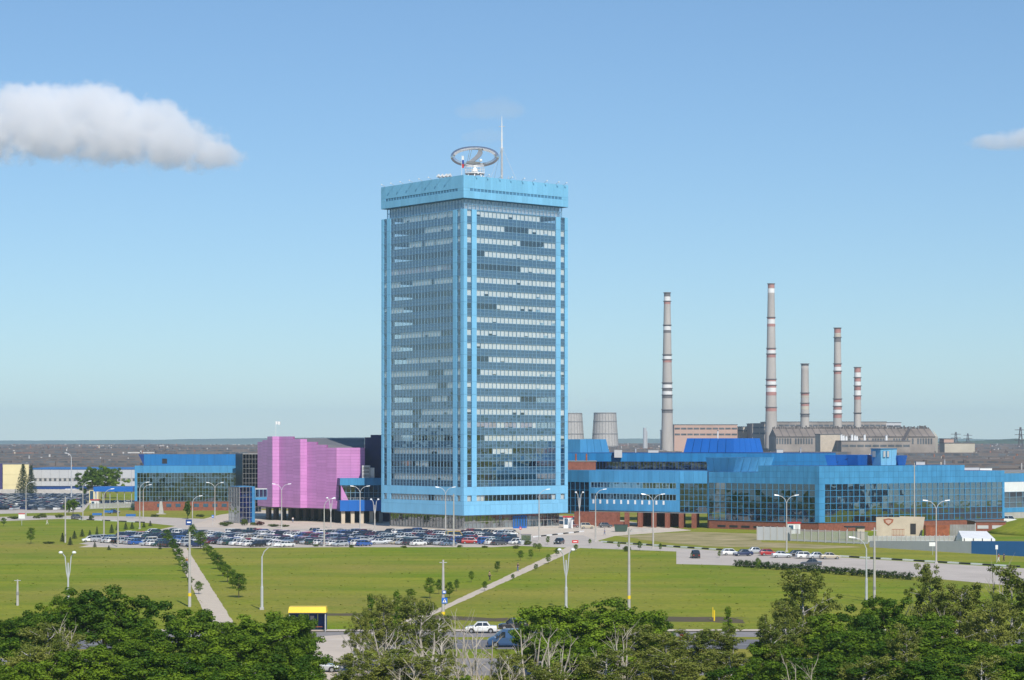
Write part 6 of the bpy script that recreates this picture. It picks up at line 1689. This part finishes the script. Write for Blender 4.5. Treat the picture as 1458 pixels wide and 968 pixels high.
TP = {'maple': [tree_proto('maple_tree', 'maple', s) for s in (11, 12, 13, 14)], 'birch': [tree_proto('birch_tree', 'birch', s) for s in (21, 22, 23, 24)],
      'dead': [tree_proto('bare_birch', 'dead', s) for s in (31, 32, 33, 34)], 'spruce': [tree_proto('spruce_tree', 'spruce', s) for s in (41, 42)],
      'sapling': [tree_proto('sapling', 'sapling', s) for s in (51, 52, 53)], 'poplar': [tree_proto('young_poplar', 'poplar', s) for s in (61, 62)],
      'bush': [tree_proto('shrub', 'bush', s) for s in (71, 72)]}
NOM = {'maple': (9.6, 8.0), 'birch': (10.2, 4.4), 'dead': (8.6, 4.0), 'spruce': (10.0, 4.4), 'sapling': (4.1, 1.8), 'poplar': (6.2, 1.8), 'bush': (1.6, 2.2)}
tg = random.Random(99)
def tree(kind, px, ytop, wpx, Y, label, cat='tree', group=None, hmin=None):
    x = X(px, Y); h = Z(ytop, Y)
    if hmin: h = max(h, hmin)
    w = wpx * Y / F
    n0, w0 = NOM[kind]
    pr = TP[kind][tg.randrange(len(TP[kind]))]
    sx = w / w0
    o = place(pr, USED, (x, Y, 0), tg.uniform(0, 6.28), (sx, sx, h / n0), label, group)
    o['category'] = cat
    return o
LM = 'dense dark green maple in the roadside belt of trees'
LBI = 'thin olive-leaved birch with white trunk in the roadside belt'
LDE = 'bare leafless white birch among the roadside trees'
for (px, yt, w, Y) in ((20, 870, 120, 228), (150, 833, 150, 226), (88, 846, 90, 234), (275, 862, 130, 222), (375, 868, 150, 214), (428, 866, 62, 226), (330, 900, 170, 198), (205, 892, 140, 208), (120, 920, 160, 190),
        (425, 905, 110, 200), (15, 905, 120, 196), (245, 925, 190, 182), (400, 935, 170, 180), (800, 858, 130, 226), (868, 847, 150, 224), (765, 884, 95, 220), (925, 872, 80, 228), (820, 905, 150, 205),
        (1170, 872, 120, 218), (1250, 847, 120, 226), (1310, 868, 140, 218), (1205, 898, 160, 206), (1290, 908, 170, 200), (1385, 905, 160, 200), (1110, 905, 110, 208), (1180, 930, 180, 186), (1330, 935, 190, 184), (1440, 925, 160, 188), (1090, 935, 120, 186), (30, 940, 150, 178), (660, 958, 60, 186)):
    tree('maple', px, yt, w, Y, 'dense green maple %s %s' % ('in the front rank' if Y < 206 else 'nearer the road', 'by the yellow-roofed bus shelter' if px < 560 else ('by the blue van' if px < 1000 else 'below the hedge and visitor car park')), 'tree', 'roadside maples')
for (px, yt, w, Y) in ((70, 883, 95, 200), (40, 915, 90, 188), (100, 905, 80, 192), (512, 868, 38, 230), (545, 848, 55, 232), (592, 850, 70, 229), (625, 872, 50, 226), (560, 925, 110, 192), (500, 930, 80, 190), (620, 930, 90, 190), (900, 890, 90, 208), (945, 900, 90, 204), (985, 896, 100, 208), (1030, 890, 70, 213),
        (865, 925, 110, 190), (960, 930, 120, 188), (1040, 925, 90, 192), (725, 925, 70, 196), (1145, 804, 90, 222), (1120, 850, 60, 216), (1325, 804, 62, 228), (1365, 832, 90, 226), (1438, 806, 85, 222), (1410, 850, 80, 214), (1100, 880, 70, 206), (1290, 890, 60, 196), (1230, 935, 100, 182), (1400, 935, 90, 182), (780, 945, 90, 184)):
    tree('birch', px, yt, w, Y, 'thin olive birch %s %s' % ('in the front rank' if Y < 206 else 'nearer the road', 'among maples by the bus shelter' if px < 300 else ('near the crossing sign pole' if px < 700 else ('between blue van and yellow marker post' if px < 1060 else 'below the visitor car park'))), 'tree', 'roadside birches')
for (px, yt, w, Y) in ((560, 880, 80, 206), (605, 872, 100, 202), (660, 846, 60, 207), (525, 905, 70, 196), (690, 900, 80, 198), (640, 905, 80, 194), (580, 915, 70, 190), (755, 888, 70, 200), (790, 900, 60, 196), (845, 905, 60, 194), (60, 900, 60, 190), (100, 885, 50, 194), (1140, 935, 50, 182), (890, 890, 50, 200), (1295, 830, 40, 232), (1345, 840, 40, 224), (1425, 800, 40, 225), (720, 915, 70, 190), (670, 930, 60, 186)):
    tree('dead', px, yt, w, Y, 'bare leafless white birch %s' % ('among the maples by the bus shelter' if px < 300 else ('in the thicket near the white saloon' if px < 730 else ('before the maple by the blue van' if px < 1000 else 'among the trees below the visitor car park'))), 'bare tree', 'bare white birches')
for (px, yt, w, Y) in ((1037, 863, 22, 250), (528, 845, 26, 246), (565, 838, 24, 252)):
    tree('poplar', px, yt, w, Y, 'narrow young poplar standing up above the roadside birches', 'tree', 'young poplars')
for (px, py, hpx, w) in ((300, 796, 16, 10), (310, 810, 18, 13), (324, 829, 22, 13), (340, 851, 31, 18), (331, 838, 22, 11), (237, 773, 17, 11), (246, 785, 16, 9), (255, 804, 20, 10), (265, 823, 19, 8), (283, 846, 16, 9), (274, 772, 22, 9), (286, 782, 22, 13), (271, 834, 12, 7), (242, 779, 15, 9), (251, 795, 17, 9), (260, 813, 18, 9), (305, 803, 16, 10), (317, 820, 18, 11), (294, 789, 14, 9)):
    Y = D(py); tree('sapling', px, py - hpx * 1.15, w * 1.35, Y, 'young leafy tree in the rows lining the straight path to the car park', 'sapling', 'saplings along the straight path')
for (px, py, hpx, w) in ((671, 829, 16, 8), (708, 814, 15, 9), (741, 798, 15, 9), (756, 796, 14, 8), (768, 785, 12, 8), (690, 841, 14, 8), (640, 852, 24, 13), (650, 842, 18, 8), (612, 852, 30, 17), (730, 826, 9, 6), (781, 803, 14, 8), (793, 792, 12, 8), (820, 785, 10, 7), (762, 782, 9, 8), (780, 775, 12, 6), (763, 812, 9, 7), (625, 846, 22, 10), (585, 852, 14, 16), (840, 776, 9, 5), (881, 781, 10, 5), (911, 784, 14, 7), (940, 785, 12, 5), (1024, 794, 10, 5), (1079, 812, 18, 8)):
    Y = D(py); tree('sapling', px, py - hpx, w, Y, 'young leafy tree along the diagonal path and striped kerb', 'sapling', 'saplings along the diagonal path')
for (px, py, hpx, w) in ((89, 771, 13, 8), (100, 776, 12, 8), (106, 767, 12, 8), (117, 764, 11, 8), (128, 763, 9, 6), (138, 763, 14, 6), (159, 759, 13, 8), (179, 754, 11, 7), (188, 753, 10, 7), (167, 755, 10, 6), (205, 751, 8, 6), (214, 749, 8, 6), (135, 779, 8, 6), (155, 783, 7, 6), (228, 782, 9, 6)):
    Y = D(py); tree('spruce', px, py - hpx, w, Y, 'little spruce in the lawn row beside the left car park', 'sapling', 'little spruces')
tree('spruce', 33, 659, 24, 985, 'tall dark spruce before the yellow block, the taller of a pair', 'tree')
tree('spruce', 44.5, 661, 18, 990, 'narrower dark spruce of the pair before the yellow block', 'tree')
tree('maple', 131, 664, 40, 925, 'broad grey-green tree before the long grey shed, nearer the spruces', 'tree')
tree('maple', 150, 661, 42, 935, 'broad grey-green tree before the long grey shed, over the blue canopy', 'tree')
tree('maple', 104, 709, 17, D(733), 'small round tree on the lawn beside the distant car park', 'tree')
tree('maple', 97, 713, 10, D(731), 'smaller round tree next to the lawn car park edge', 'tree')
tree('sapling', 44, 751, 13, D(774), 'lone young tree in the open left lawn', 'sapling')
tree('sapling', 5, 737, 8, D(749), 'lone sapling at the far left edge of the lawn', 'sapling')
tree('maple', 267, 712, 13, D(739), 'small clipped round tree before the blue block brick base', 'tree')
for (px, py, hpx, w, lb_) in ((60, 737, 8, 14, 'shrub'), (85, 737, 6, 14, 'shrub'), (52, 738, 5, 12, 'shrub'), (130, 740, 9, 8, 'shrub'), (221, 736, 5, 14, 'shrub'), (285, 736, 5, 14, 'shrub'), (70, 774, 4, 18, 'shrub'), (322, 749, 8, 20, 'shrub'), (348, 748, 12, 12, 'shrub'), (360, 748, 6, 10, 'shrub'), (389, 750, 5, 16, 'shrub'), (405, 750, 4, 14, 'shrub'), (893, 785, 10, 13, 'shrub'),
        (450, 778, 4, 10, 's'), (500, 779.5, 4, 8, 's'), (575, 780, 4, 10, 's'), (690, 780, 4, 10, 's'), (735, 781, 6, 12, 's'), (752, 776, 9, 12, 's'), (20, 739, 5, 20, 's'), (655, 779, 4, 9, 's')):
    Y = D(py); tree('bush', px, py - hpx, w, Y, 'low green shrub on the lawn edges round the car parks', 'shrub', 'lawn shrubs')
# red-leaved shrub
o = tree('bush', 370, 741, 14, D(748), 'dark red-leaved shrub beside the entrance cube', 'shrub')
for ch in o.children:
    if ch.name.startswith('crown'): ch.material_slots[0].link = 'OBJECT'; ch.material_slots[0].material = M['red_leaf']
# hedge
ha, hb = Vector(G(1048, 806.5)), Vector(G(1300, 826))
hc = []; hg = random.Random(8)
n = 190
for i in range(n):
    p = ha.lerp(hb, i / n)
    if 0.925 < i / n < 0.935: continue
    for k in range(4): hc.append((p.x + hg.gauss(0, .3), p.y + hg.gauss(0, .45), hg.uniform(0.2, 1.25), hg.uniform(0.25, 0.5), hg.uniform(0, 1)))
hroot = thing('hedge', 'long low dark green hedge in front of the visitor car park', 'hedge', (ha.x, ha.y, 0))
ho = bpy.data.objects.new('foliage', leaf_mesh('hedge_foliage', [(a - ha.x, b - ha.y, c, d, e) for a, b, c, d, e in hc], 16000, 0.2, hg, M['hedge_leaf'])); put(ho, hroot, (ha.x, ha.y, 0))
hs_ = MB()
for i in range(0, n, 3):
    p = ha.lerp(hb, i / n); hs_.tube([(p.x, p.y, 0), (p.x, p.y, 0.7)], 0.03, 4)
hs_.build('stems', M['bark'], hroot, kind='stuff')
# grass tufts for a rough lawn: uncountable
gmb = []
gg = random.Random(4)
tuft_v, tuft_f, tuft_a = [], [], []
for i in range(4000):
    Y = 285 + 330 * gg.random() ** 1.4; x = gg.uniform(-0.26, 0.26) * Y
    px, py = CX + x / Y * F, HY + F * H / Y
    if py < 781 and not (py > 740 and px < 110): continue
    if px > 950 and py < 836 and py > 780 and px * 0.1185 + 683 > py - 0: 
        if py < 808 + (px - 963) * 0.056: continue
    if abs(px - (256 + (py - 780) * 0.66)) < 17 and py < 900: continue
    if abs(px - (817 - (py - 779) * 2.18)) < 24: continue
    hh = gg.uniform(0.06, 0.16); a = gg.uniform(0, 3.14); w = gg.uniform(0.12, 0.4)
    dx, dy = math.cos(a) * w, math.sin(a) * w
    i0 = len(tuft_v)
    tuft_v += [(x - dx, Y - dy, 0), (x + dx, Y + dy, 0), (x + gg.uniform(-.15, .15), Y + gg.uniform(-.15, .15), hh)]
    tuft_f.append((i0, i0 + 1, i0 + 2)); tuft_a.append(gg.random())
me = bpy.data.meshes.new('grass_tufts'); me.from_pydata(tuft_v, [], tuft_f)
M['tuft'] = leaf_mat('grass_tuft', (0.17, 0.22, 0.02), (0.32, 0.30, 0.06), 0.45)
me.materials.append(M['tuft']); at_ = me.attributes.new('leafvar', 'FLOAT', 'FACE'); at_.data.foreach_set('value', tuft_a)
o = bpy.data.objects.new('grass_tufts', me); put(o, None, (0, 0, 0)); tag(o, 'rough grass tufts scattered over the wide lawn', 'grass', kind='stuff')

# ------------------------------------------------------------------ people
def person(px, py, facing, shirt, trousers, label, stride=0.22, hair=(0.05, 0.03, 0.02), hold=False):
    x, Y = G(px, py)
    root = thing('person', label, 'person', (x, Y, 0.02), 'people walking')
    root.rotation_euler = (0, 0, facing)
    # joints: x forward, y left
    J = {'pel': ((0, 0, 0.95), .13), 'spi': ((0, 0, 1.15), .125), 'che': ((0, 0, 1.36), .145), 'nec': ((0.0, 0, 1.50), .055), 'hed': ((0.02, 0, 1.62), .085), 'top': ((0.02, 0, 1.72), .07),
         'lsh': ((0, .19, 1.40), .06), 'lel': ((-stride * .5, .24, 1.13), .045), 'lwr': ((-stride * .4 + .1, .25, 0.90), .035), 'lha': ((-stride * .4 + .14, .25, 0.82), .035),
         'rsh': ((0, -.19, 1.40), .06), 'rel': ((stride * .4, -.24, 1.13), .045), 'rwr': ((stride * .8 + .1, -.24, 0.93), .035), 'rha': ((stride * .9 + .12, -.24, 0.86), .035),
         'lhi': ((0, .10, 0.90), .095), 'lkn': ((stride * .6 + .05, .10, 0.50), .065), 'lan': ((stride, .10, 0.08), .045), 'lto': ((stride + .17, .10, 0.04), .04),
         'rhi': ((0, -.10, 0.90), .095), 'rkn': ((-stride * .3 + .04, -.10, 0.50), .065), 'ran': ((-stride, -.10, 0.08), .045), 'rto': ((-stride + .17, -.10, 0.04), .04)}
    ED = [('pel', 'spi'), ('spi', 'che'), ('che', 'nec'), ('nec', 'hed'), ('hed', 'top'), ('che', 'lsh'), ('lsh', 'lel'), ('lel', 'lwr'), ('lwr', 'lha'), ('che', 'rsh'), ('rsh', 'rel'), ('rel', 'rwr'), ('rwr', 'rha'),
          ('pel', 'lhi'), ('lhi', 'lkn'), ('lkn', 'lan'), ('lan', 'lto'), ('pel', 'rhi'), ('rhi', 'rkn'), ('rkn', 'ran'), ('ran', 'rto')]
    def skin(name, keys, mat_, grow=1.0, par=root, tip=None):
        ks = [k for k in J if k in keys]; idx = {k: i for i, k in enumerate(ks)}
        me = bpy.data.meshes.new(name); me.from_pydata([J[k][0] for k in ks], [(idx[a], idx[b]) for a, b in ED if a in idx and b in idx], [])
        me.materials.append(mat_)
        o = bpy.data.objects.new(name, me); put(o, par, worldloc(par))
        md = o.modifiers.new('skin', 'SKIN'); md.use_smooth_shade = True
        for k in ks:
            r = J[k][1] * grow; sv = me.skin_vertices[0].data[idx[k]]
            sv.radius = (r, r); sv.use_root = (k == ('pel' if 'pel' in idx else ks[0]))
        o.modifiers.new('sub', 'SUBSURF').levels = 1
        return o
    skin('body', set(J), M['skin'])
    skin('shirt', {'pel', 'spi', 'che', 'lsh', 'lel', 'rsh', 'rel'}, shirt, 1.18)
    skin('trousers', {'pel', 'lhi', 'lkn', 'lan', 'rhi', 'rkn', 'ran'}, trousers, 1.16)
    hm = MB().ball((0.0, 0, 1.70), 0.105, n=10, k=6)
    o = hm.build('hair', pm('hair', hair, 0.7), None); o.parent = root; o.location = (0, 0, 0)
    return root
cl = lambda n_, c: pm('cloth_' + n_, c, 0.85, 0.15, 3.0)
C_white, C_blue, C_dark, C_red, C_khaki, C_jean = cl('white', (.7, .7, .68)), cl('blue', (.05, .12, .4)), cl('dark', (.03, .03, .04)), cl('red', (.5, .05, .05)), cl('khaki', (.35, .28, .12)), cl('denim', (.08, .12, .22))
person(266, 806, R(-80), C_red, C_jean, 'person in a dark red top walking on the straight path')
person(697, 827, R(30), C_khaki, C_dark, 'person in a mustard top on the grass beside the diagonal path')
person(737.5, 814, R(210), C_dark, C_jean, 'person in black walking down the diagonal path')
person(67, 747, R(0), C_white, C_white, 'person all in white crossing the left lawn', 0.3)
person(861, 762, R(180), C_blue, C_jean, 'person in blue near the waste skip')
person(417, 744, R(-90), C_white, C_jean, 'person in a white top before the pink hall columns')
person(1422, 800, R(180), C_red, C_white, 'person in a red top on the lawn before the deep blue wall')
person(1429.5, 800, R(180), C_dark, C_dark, 'person in dark clothes beside the red-topped person')

# ------------------------------------------------------------------ the air
M['haze'], n_, l_ = new_mat('haze_air')
ho_ = n_.new('ShaderNodeOutputMaterial'); pv = n_.new('ShaderNodeVolumePrincipled')
pv.inputs['Color'].default_value = (0.62, 0.82, 1.0, 1); pv.inputs['Density'].default_value = 0.00007
pv.inputs['Anisotropy'].default_value = 0.0
l_.new(pv.outputs[0], ho_.inputs['Volume'])
hz = MB().box(-12500, 12500, -12500, 12500, -1.5, 205).build('haze', M['haze'], kind='stuff')

# ------------------------------------------------------------------ clouds: real volumes high beyond the haze
def cloud(balls, Y, dens, label, rough=0.62, nscale=1.0, depth=260, edge=0.42, amp=1.15, soft=0.55, zmin=230, rate=0.35):
    """balls: (px, py, rx px, rz px) puffs; the cloud is their soft union broken up by noise"""
    s = Y / F
    xs = [X(b[0], Y) - b[2] * s for b in balls] + [X(b[0], Y) + b[2] * s for b in balls]
    zs = [Z(b[1], Y) - b[3] * s for b in balls] + [Z(b[1], Y) + b[3] * s for b in balls]
    x0, x1, z0, z1 = min(xs), max(xs), max(zmin, min(zs)), max(zs)
    m, n, l = new_mat('cloud_vapour')
    out = n.new('ShaderNodeOutputMaterial'); pv = n.new('ShaderNodeVolumePrincipled')
    pv.inputs['Color'].default_value = (0.995, 0.995, 1.0, 1); pv.inputs['Anisotropy'].default_value = 0.0
    geo = n.new('ShaderNodeNewGeometry')
    def math_(op, a, b=None, c=None, clamp=False):
        q = n.new('ShaderNodeMath'); q.operation = op; q.use_clamp = clamp
        for i, v in enumerate((a, b, c)):
            if v is None: continue
            if isinstance(v, (int, float)): q.inputs[i].default_value = v
            else: l.new(v, q.inputs[i])
        return q.outputs[0]
    tot = None
    for (bx_, by_, rx, rz) in balls:
        d1 = n.new('ShaderNodeVectorMath'); d1.operation = 'SUBTRACT'; d1.inputs[1].default_value = (X(bx_, Y), Y, Z(by_, Y)); l.new(geo.outputs['Position'], d1.inputs[0])
        d2 = n.new('ShaderNodeVectorMath'); d2.operation = 'DIVIDE'; d2.inputs[1].default_value = (rx * s, depth * 0.5 * min(1.0, (rx + rz) / 120), rz * s); l.new(d1.outputs[0], d2.inputs[0])
        d3 = n.new('ShaderNodeVectorMath'); d3.operation = 'DOT_PRODUCT'; l.new(d2.outputs[0], d3.inputs[0]); l.new(d2.outputs[0], d3.inputs[1])
        v = math_('SUBTRACT', 1.0, d3.outputs['Value'])
        v = math_('MAXIMUM', v, 0.0)
        tot = v if tot is None else math_('ADD', tot, v)
    nz = n.new('ShaderNodeTexNoise'); nz.inputs['Scale'].default_value = 0.0105 * nscale; nz.inputs['Detail'].default_value = 6; nz.inputs['Roughness'].default_value = rough
    l.new(geo.outputs['Position'], nz.inputs['Vector'])
    k = math_('MULTIPLY_ADD', nz.outputs[0], amp, -0.5 * amp)
    k = math_('ADD', math_('MULTIPLY', math_('MINIMUM', tot, 1.0), 0.78), k)
    mr = n.new('ShaderNodeMapRange'); mr.interpolation_type = 'SMOOTHSTEP'
    mr.inputs['From Min'].default_value = edge - 0.12; mr.inputs['From Max'].default_value = edge + soft
    mr.inputs['To Max'].default_value = dens
    l.new(k, mr.inputs['Value'])
    inb = math_('GREATER_THAN', tot, 0.001)
    l.new(math_('MULTIPLY', mr.outputs[0], inb), pv.inputs['Density'])
    l.new(pv.outputs[0], out.inputs['Volume'])
    m.cycles.volume_step_rate = rate
    return MB().box(x0, x1, Y - depth * 0.6, Y + depth * 0.6, z0, z1).build('cloud', m, label=label, cat='cloud', kind='stuff')
cloud([(20, 178, 115, 66), (120, 180, 100, 68), (200, 192, 85, 60), (268, 208, 66, 44), (318, 224, 42, 24), (228, 168, 45, 32), (50, 152, 62, 44), (140, 150, 64, 40), (-80, 180, 100, 60)], 5000, 0.020, 'large soft white cumulus cloud drifting at the upper left', rough=0.75, nscale=2.5, amp=2.7, edge=0.38, soft=0.38, rate=0.07)
cloud([(1450, 198, 66, 24), (1400, 204, 42, 15), (1500, 194, 55, 28)], 5200, 0.03, 'small white cloud at the right above the chimneys', nscale=1.6, depth=120)

def wisp(px, py, w, h, dens, label, Y=20000):
    cloud([(px + w * a, py + h * b, w * c, h * d) for a, b, c, d in ((-0.25, 0.1, 0.35, 0.7), (0.1, -0.05, 0.42, 0.9), (0.35, 0.15, 0.25, 0.5), (-0.45, 0.25, 0.2, 0.4))], Y, dens, label, 0.6, 0.16, 1600, 0.30, 1.3)
wisp(700, 155, 95, 18, 0.0010, 'faint pinkish cloud wisp above the roof emblem', 9000)
wisp(690, 192, 60, 14, 0.0008, 'second faint wisp just above the roof emblem', 9000)
cloud([(818, 580, 14, 10), (832, 574, 14, 9), (846, 568, 14, 7), (858, 564, 10, 5)], 2600, 0.02, 'thin grey steam drifting from the cooling tower beside the office tower', 0.65, 5.0, 30, 0.45, 1.8, 0.5, 20)

# ------------------------------------------------------------------ the town beyond the frame, seen in the glass
M['block_wall'] = pm('apartment_wall', (0.55, 0.53, 0.50), 0.85, 0.1, 0.1)
def apartment(x, y, w, d, h, rz, label):
    t = thing('apartment_block', label, 'building', (x, y, 0), 'apartment blocks across the road')
    t.rotation_euler = (0, 0, rz)
    def bld(mb, name, mt, **k):
        o = mb.build(name, mt, None, **k); o.parent = t; o.location = (0, 0, 0); return o
    bld(MB().box(-w / 2, w / 2, -d / 2, d / 2, 0, h), 'wall', M['block_wall'])
    bld(MB().box(-w / 2 - .4, w / 2 + .4, -d / 2 - .4, d / 2 + .4, h, h + 0.6), 'roof', M['roof_grey'])
    g = MB()
    for k in range(int(h / 3)):
        for i in range(int(w / 3.2)):
            for s_ in (-1, 1): g.box(-w / 2 + 0.8 + i * 3.2, -w / 2 + 2.6 + i * 3.2, s_ * d / 2 - 0.05, s_ * d / 2 + 0.05, 1.0 + k * 3, 2.5 + k * 3)
    bld(g, 'windows', M['glaze_far'], kind='stuff')
apartment(-235, 665, 90, 14, 24, R(-75), 'eight-storey apartment block beside the distant car park')
apartment(330, 470, 95, 14, 27, R(70), 'long nine-storey apartment block across the road beyond the exhibition wing')
apartment(420, 360, 90, 14, 27, R(75), 'second nine-storey apartment block beyond the exhibition wing')
apartment(300, 250, 60, 14, 16, R(20), 'five-storey apartment block by the near carriageway')
apartment(-330, 640, 80, 14, 27, R(-75), 'nine-storey apartment block beyond the distant car park')
apartment(-420, 800, 90, 14, 16, R(-60), 'five-storey apartment block beyond the distant car park')
wg = random.Random(77)
def wood_belt(x0, x1, y0, y1, n, label):
    c = []
    for i in range(n):
        x, y, h = wg.uniform(x0, x1), wg.uniform(y0, y1), wg.uniform(7, 13)
        for k in range(7): c.append((x + wg.gauss(0, 1.3), y + wg.gauss(0, 1.3), h * wg.uniform(0.3, 1), wg.uniform(1.2, 2.2), wg.random()))
    o = bpy.data.objects.new('tree_belt', leaf_mesh('tree_belt', c, 14000, 0.8, wg, M['maple_leaf'])); put(o, None, (0, 0, 0)); tag(o, label, 'trees', kind='stuff')
wood_belt(170, 320, 250, 520, 130, 'dense belt of trees across the road beyond the exhibition wing')
wood_belt(-195, -145, 430, 560, 70, 'belt of trees on the lawn edge beyond the maples')
wood_belt(-330, -220, 420, 700, 130, 'dense belt of trees beyond the distant car park')
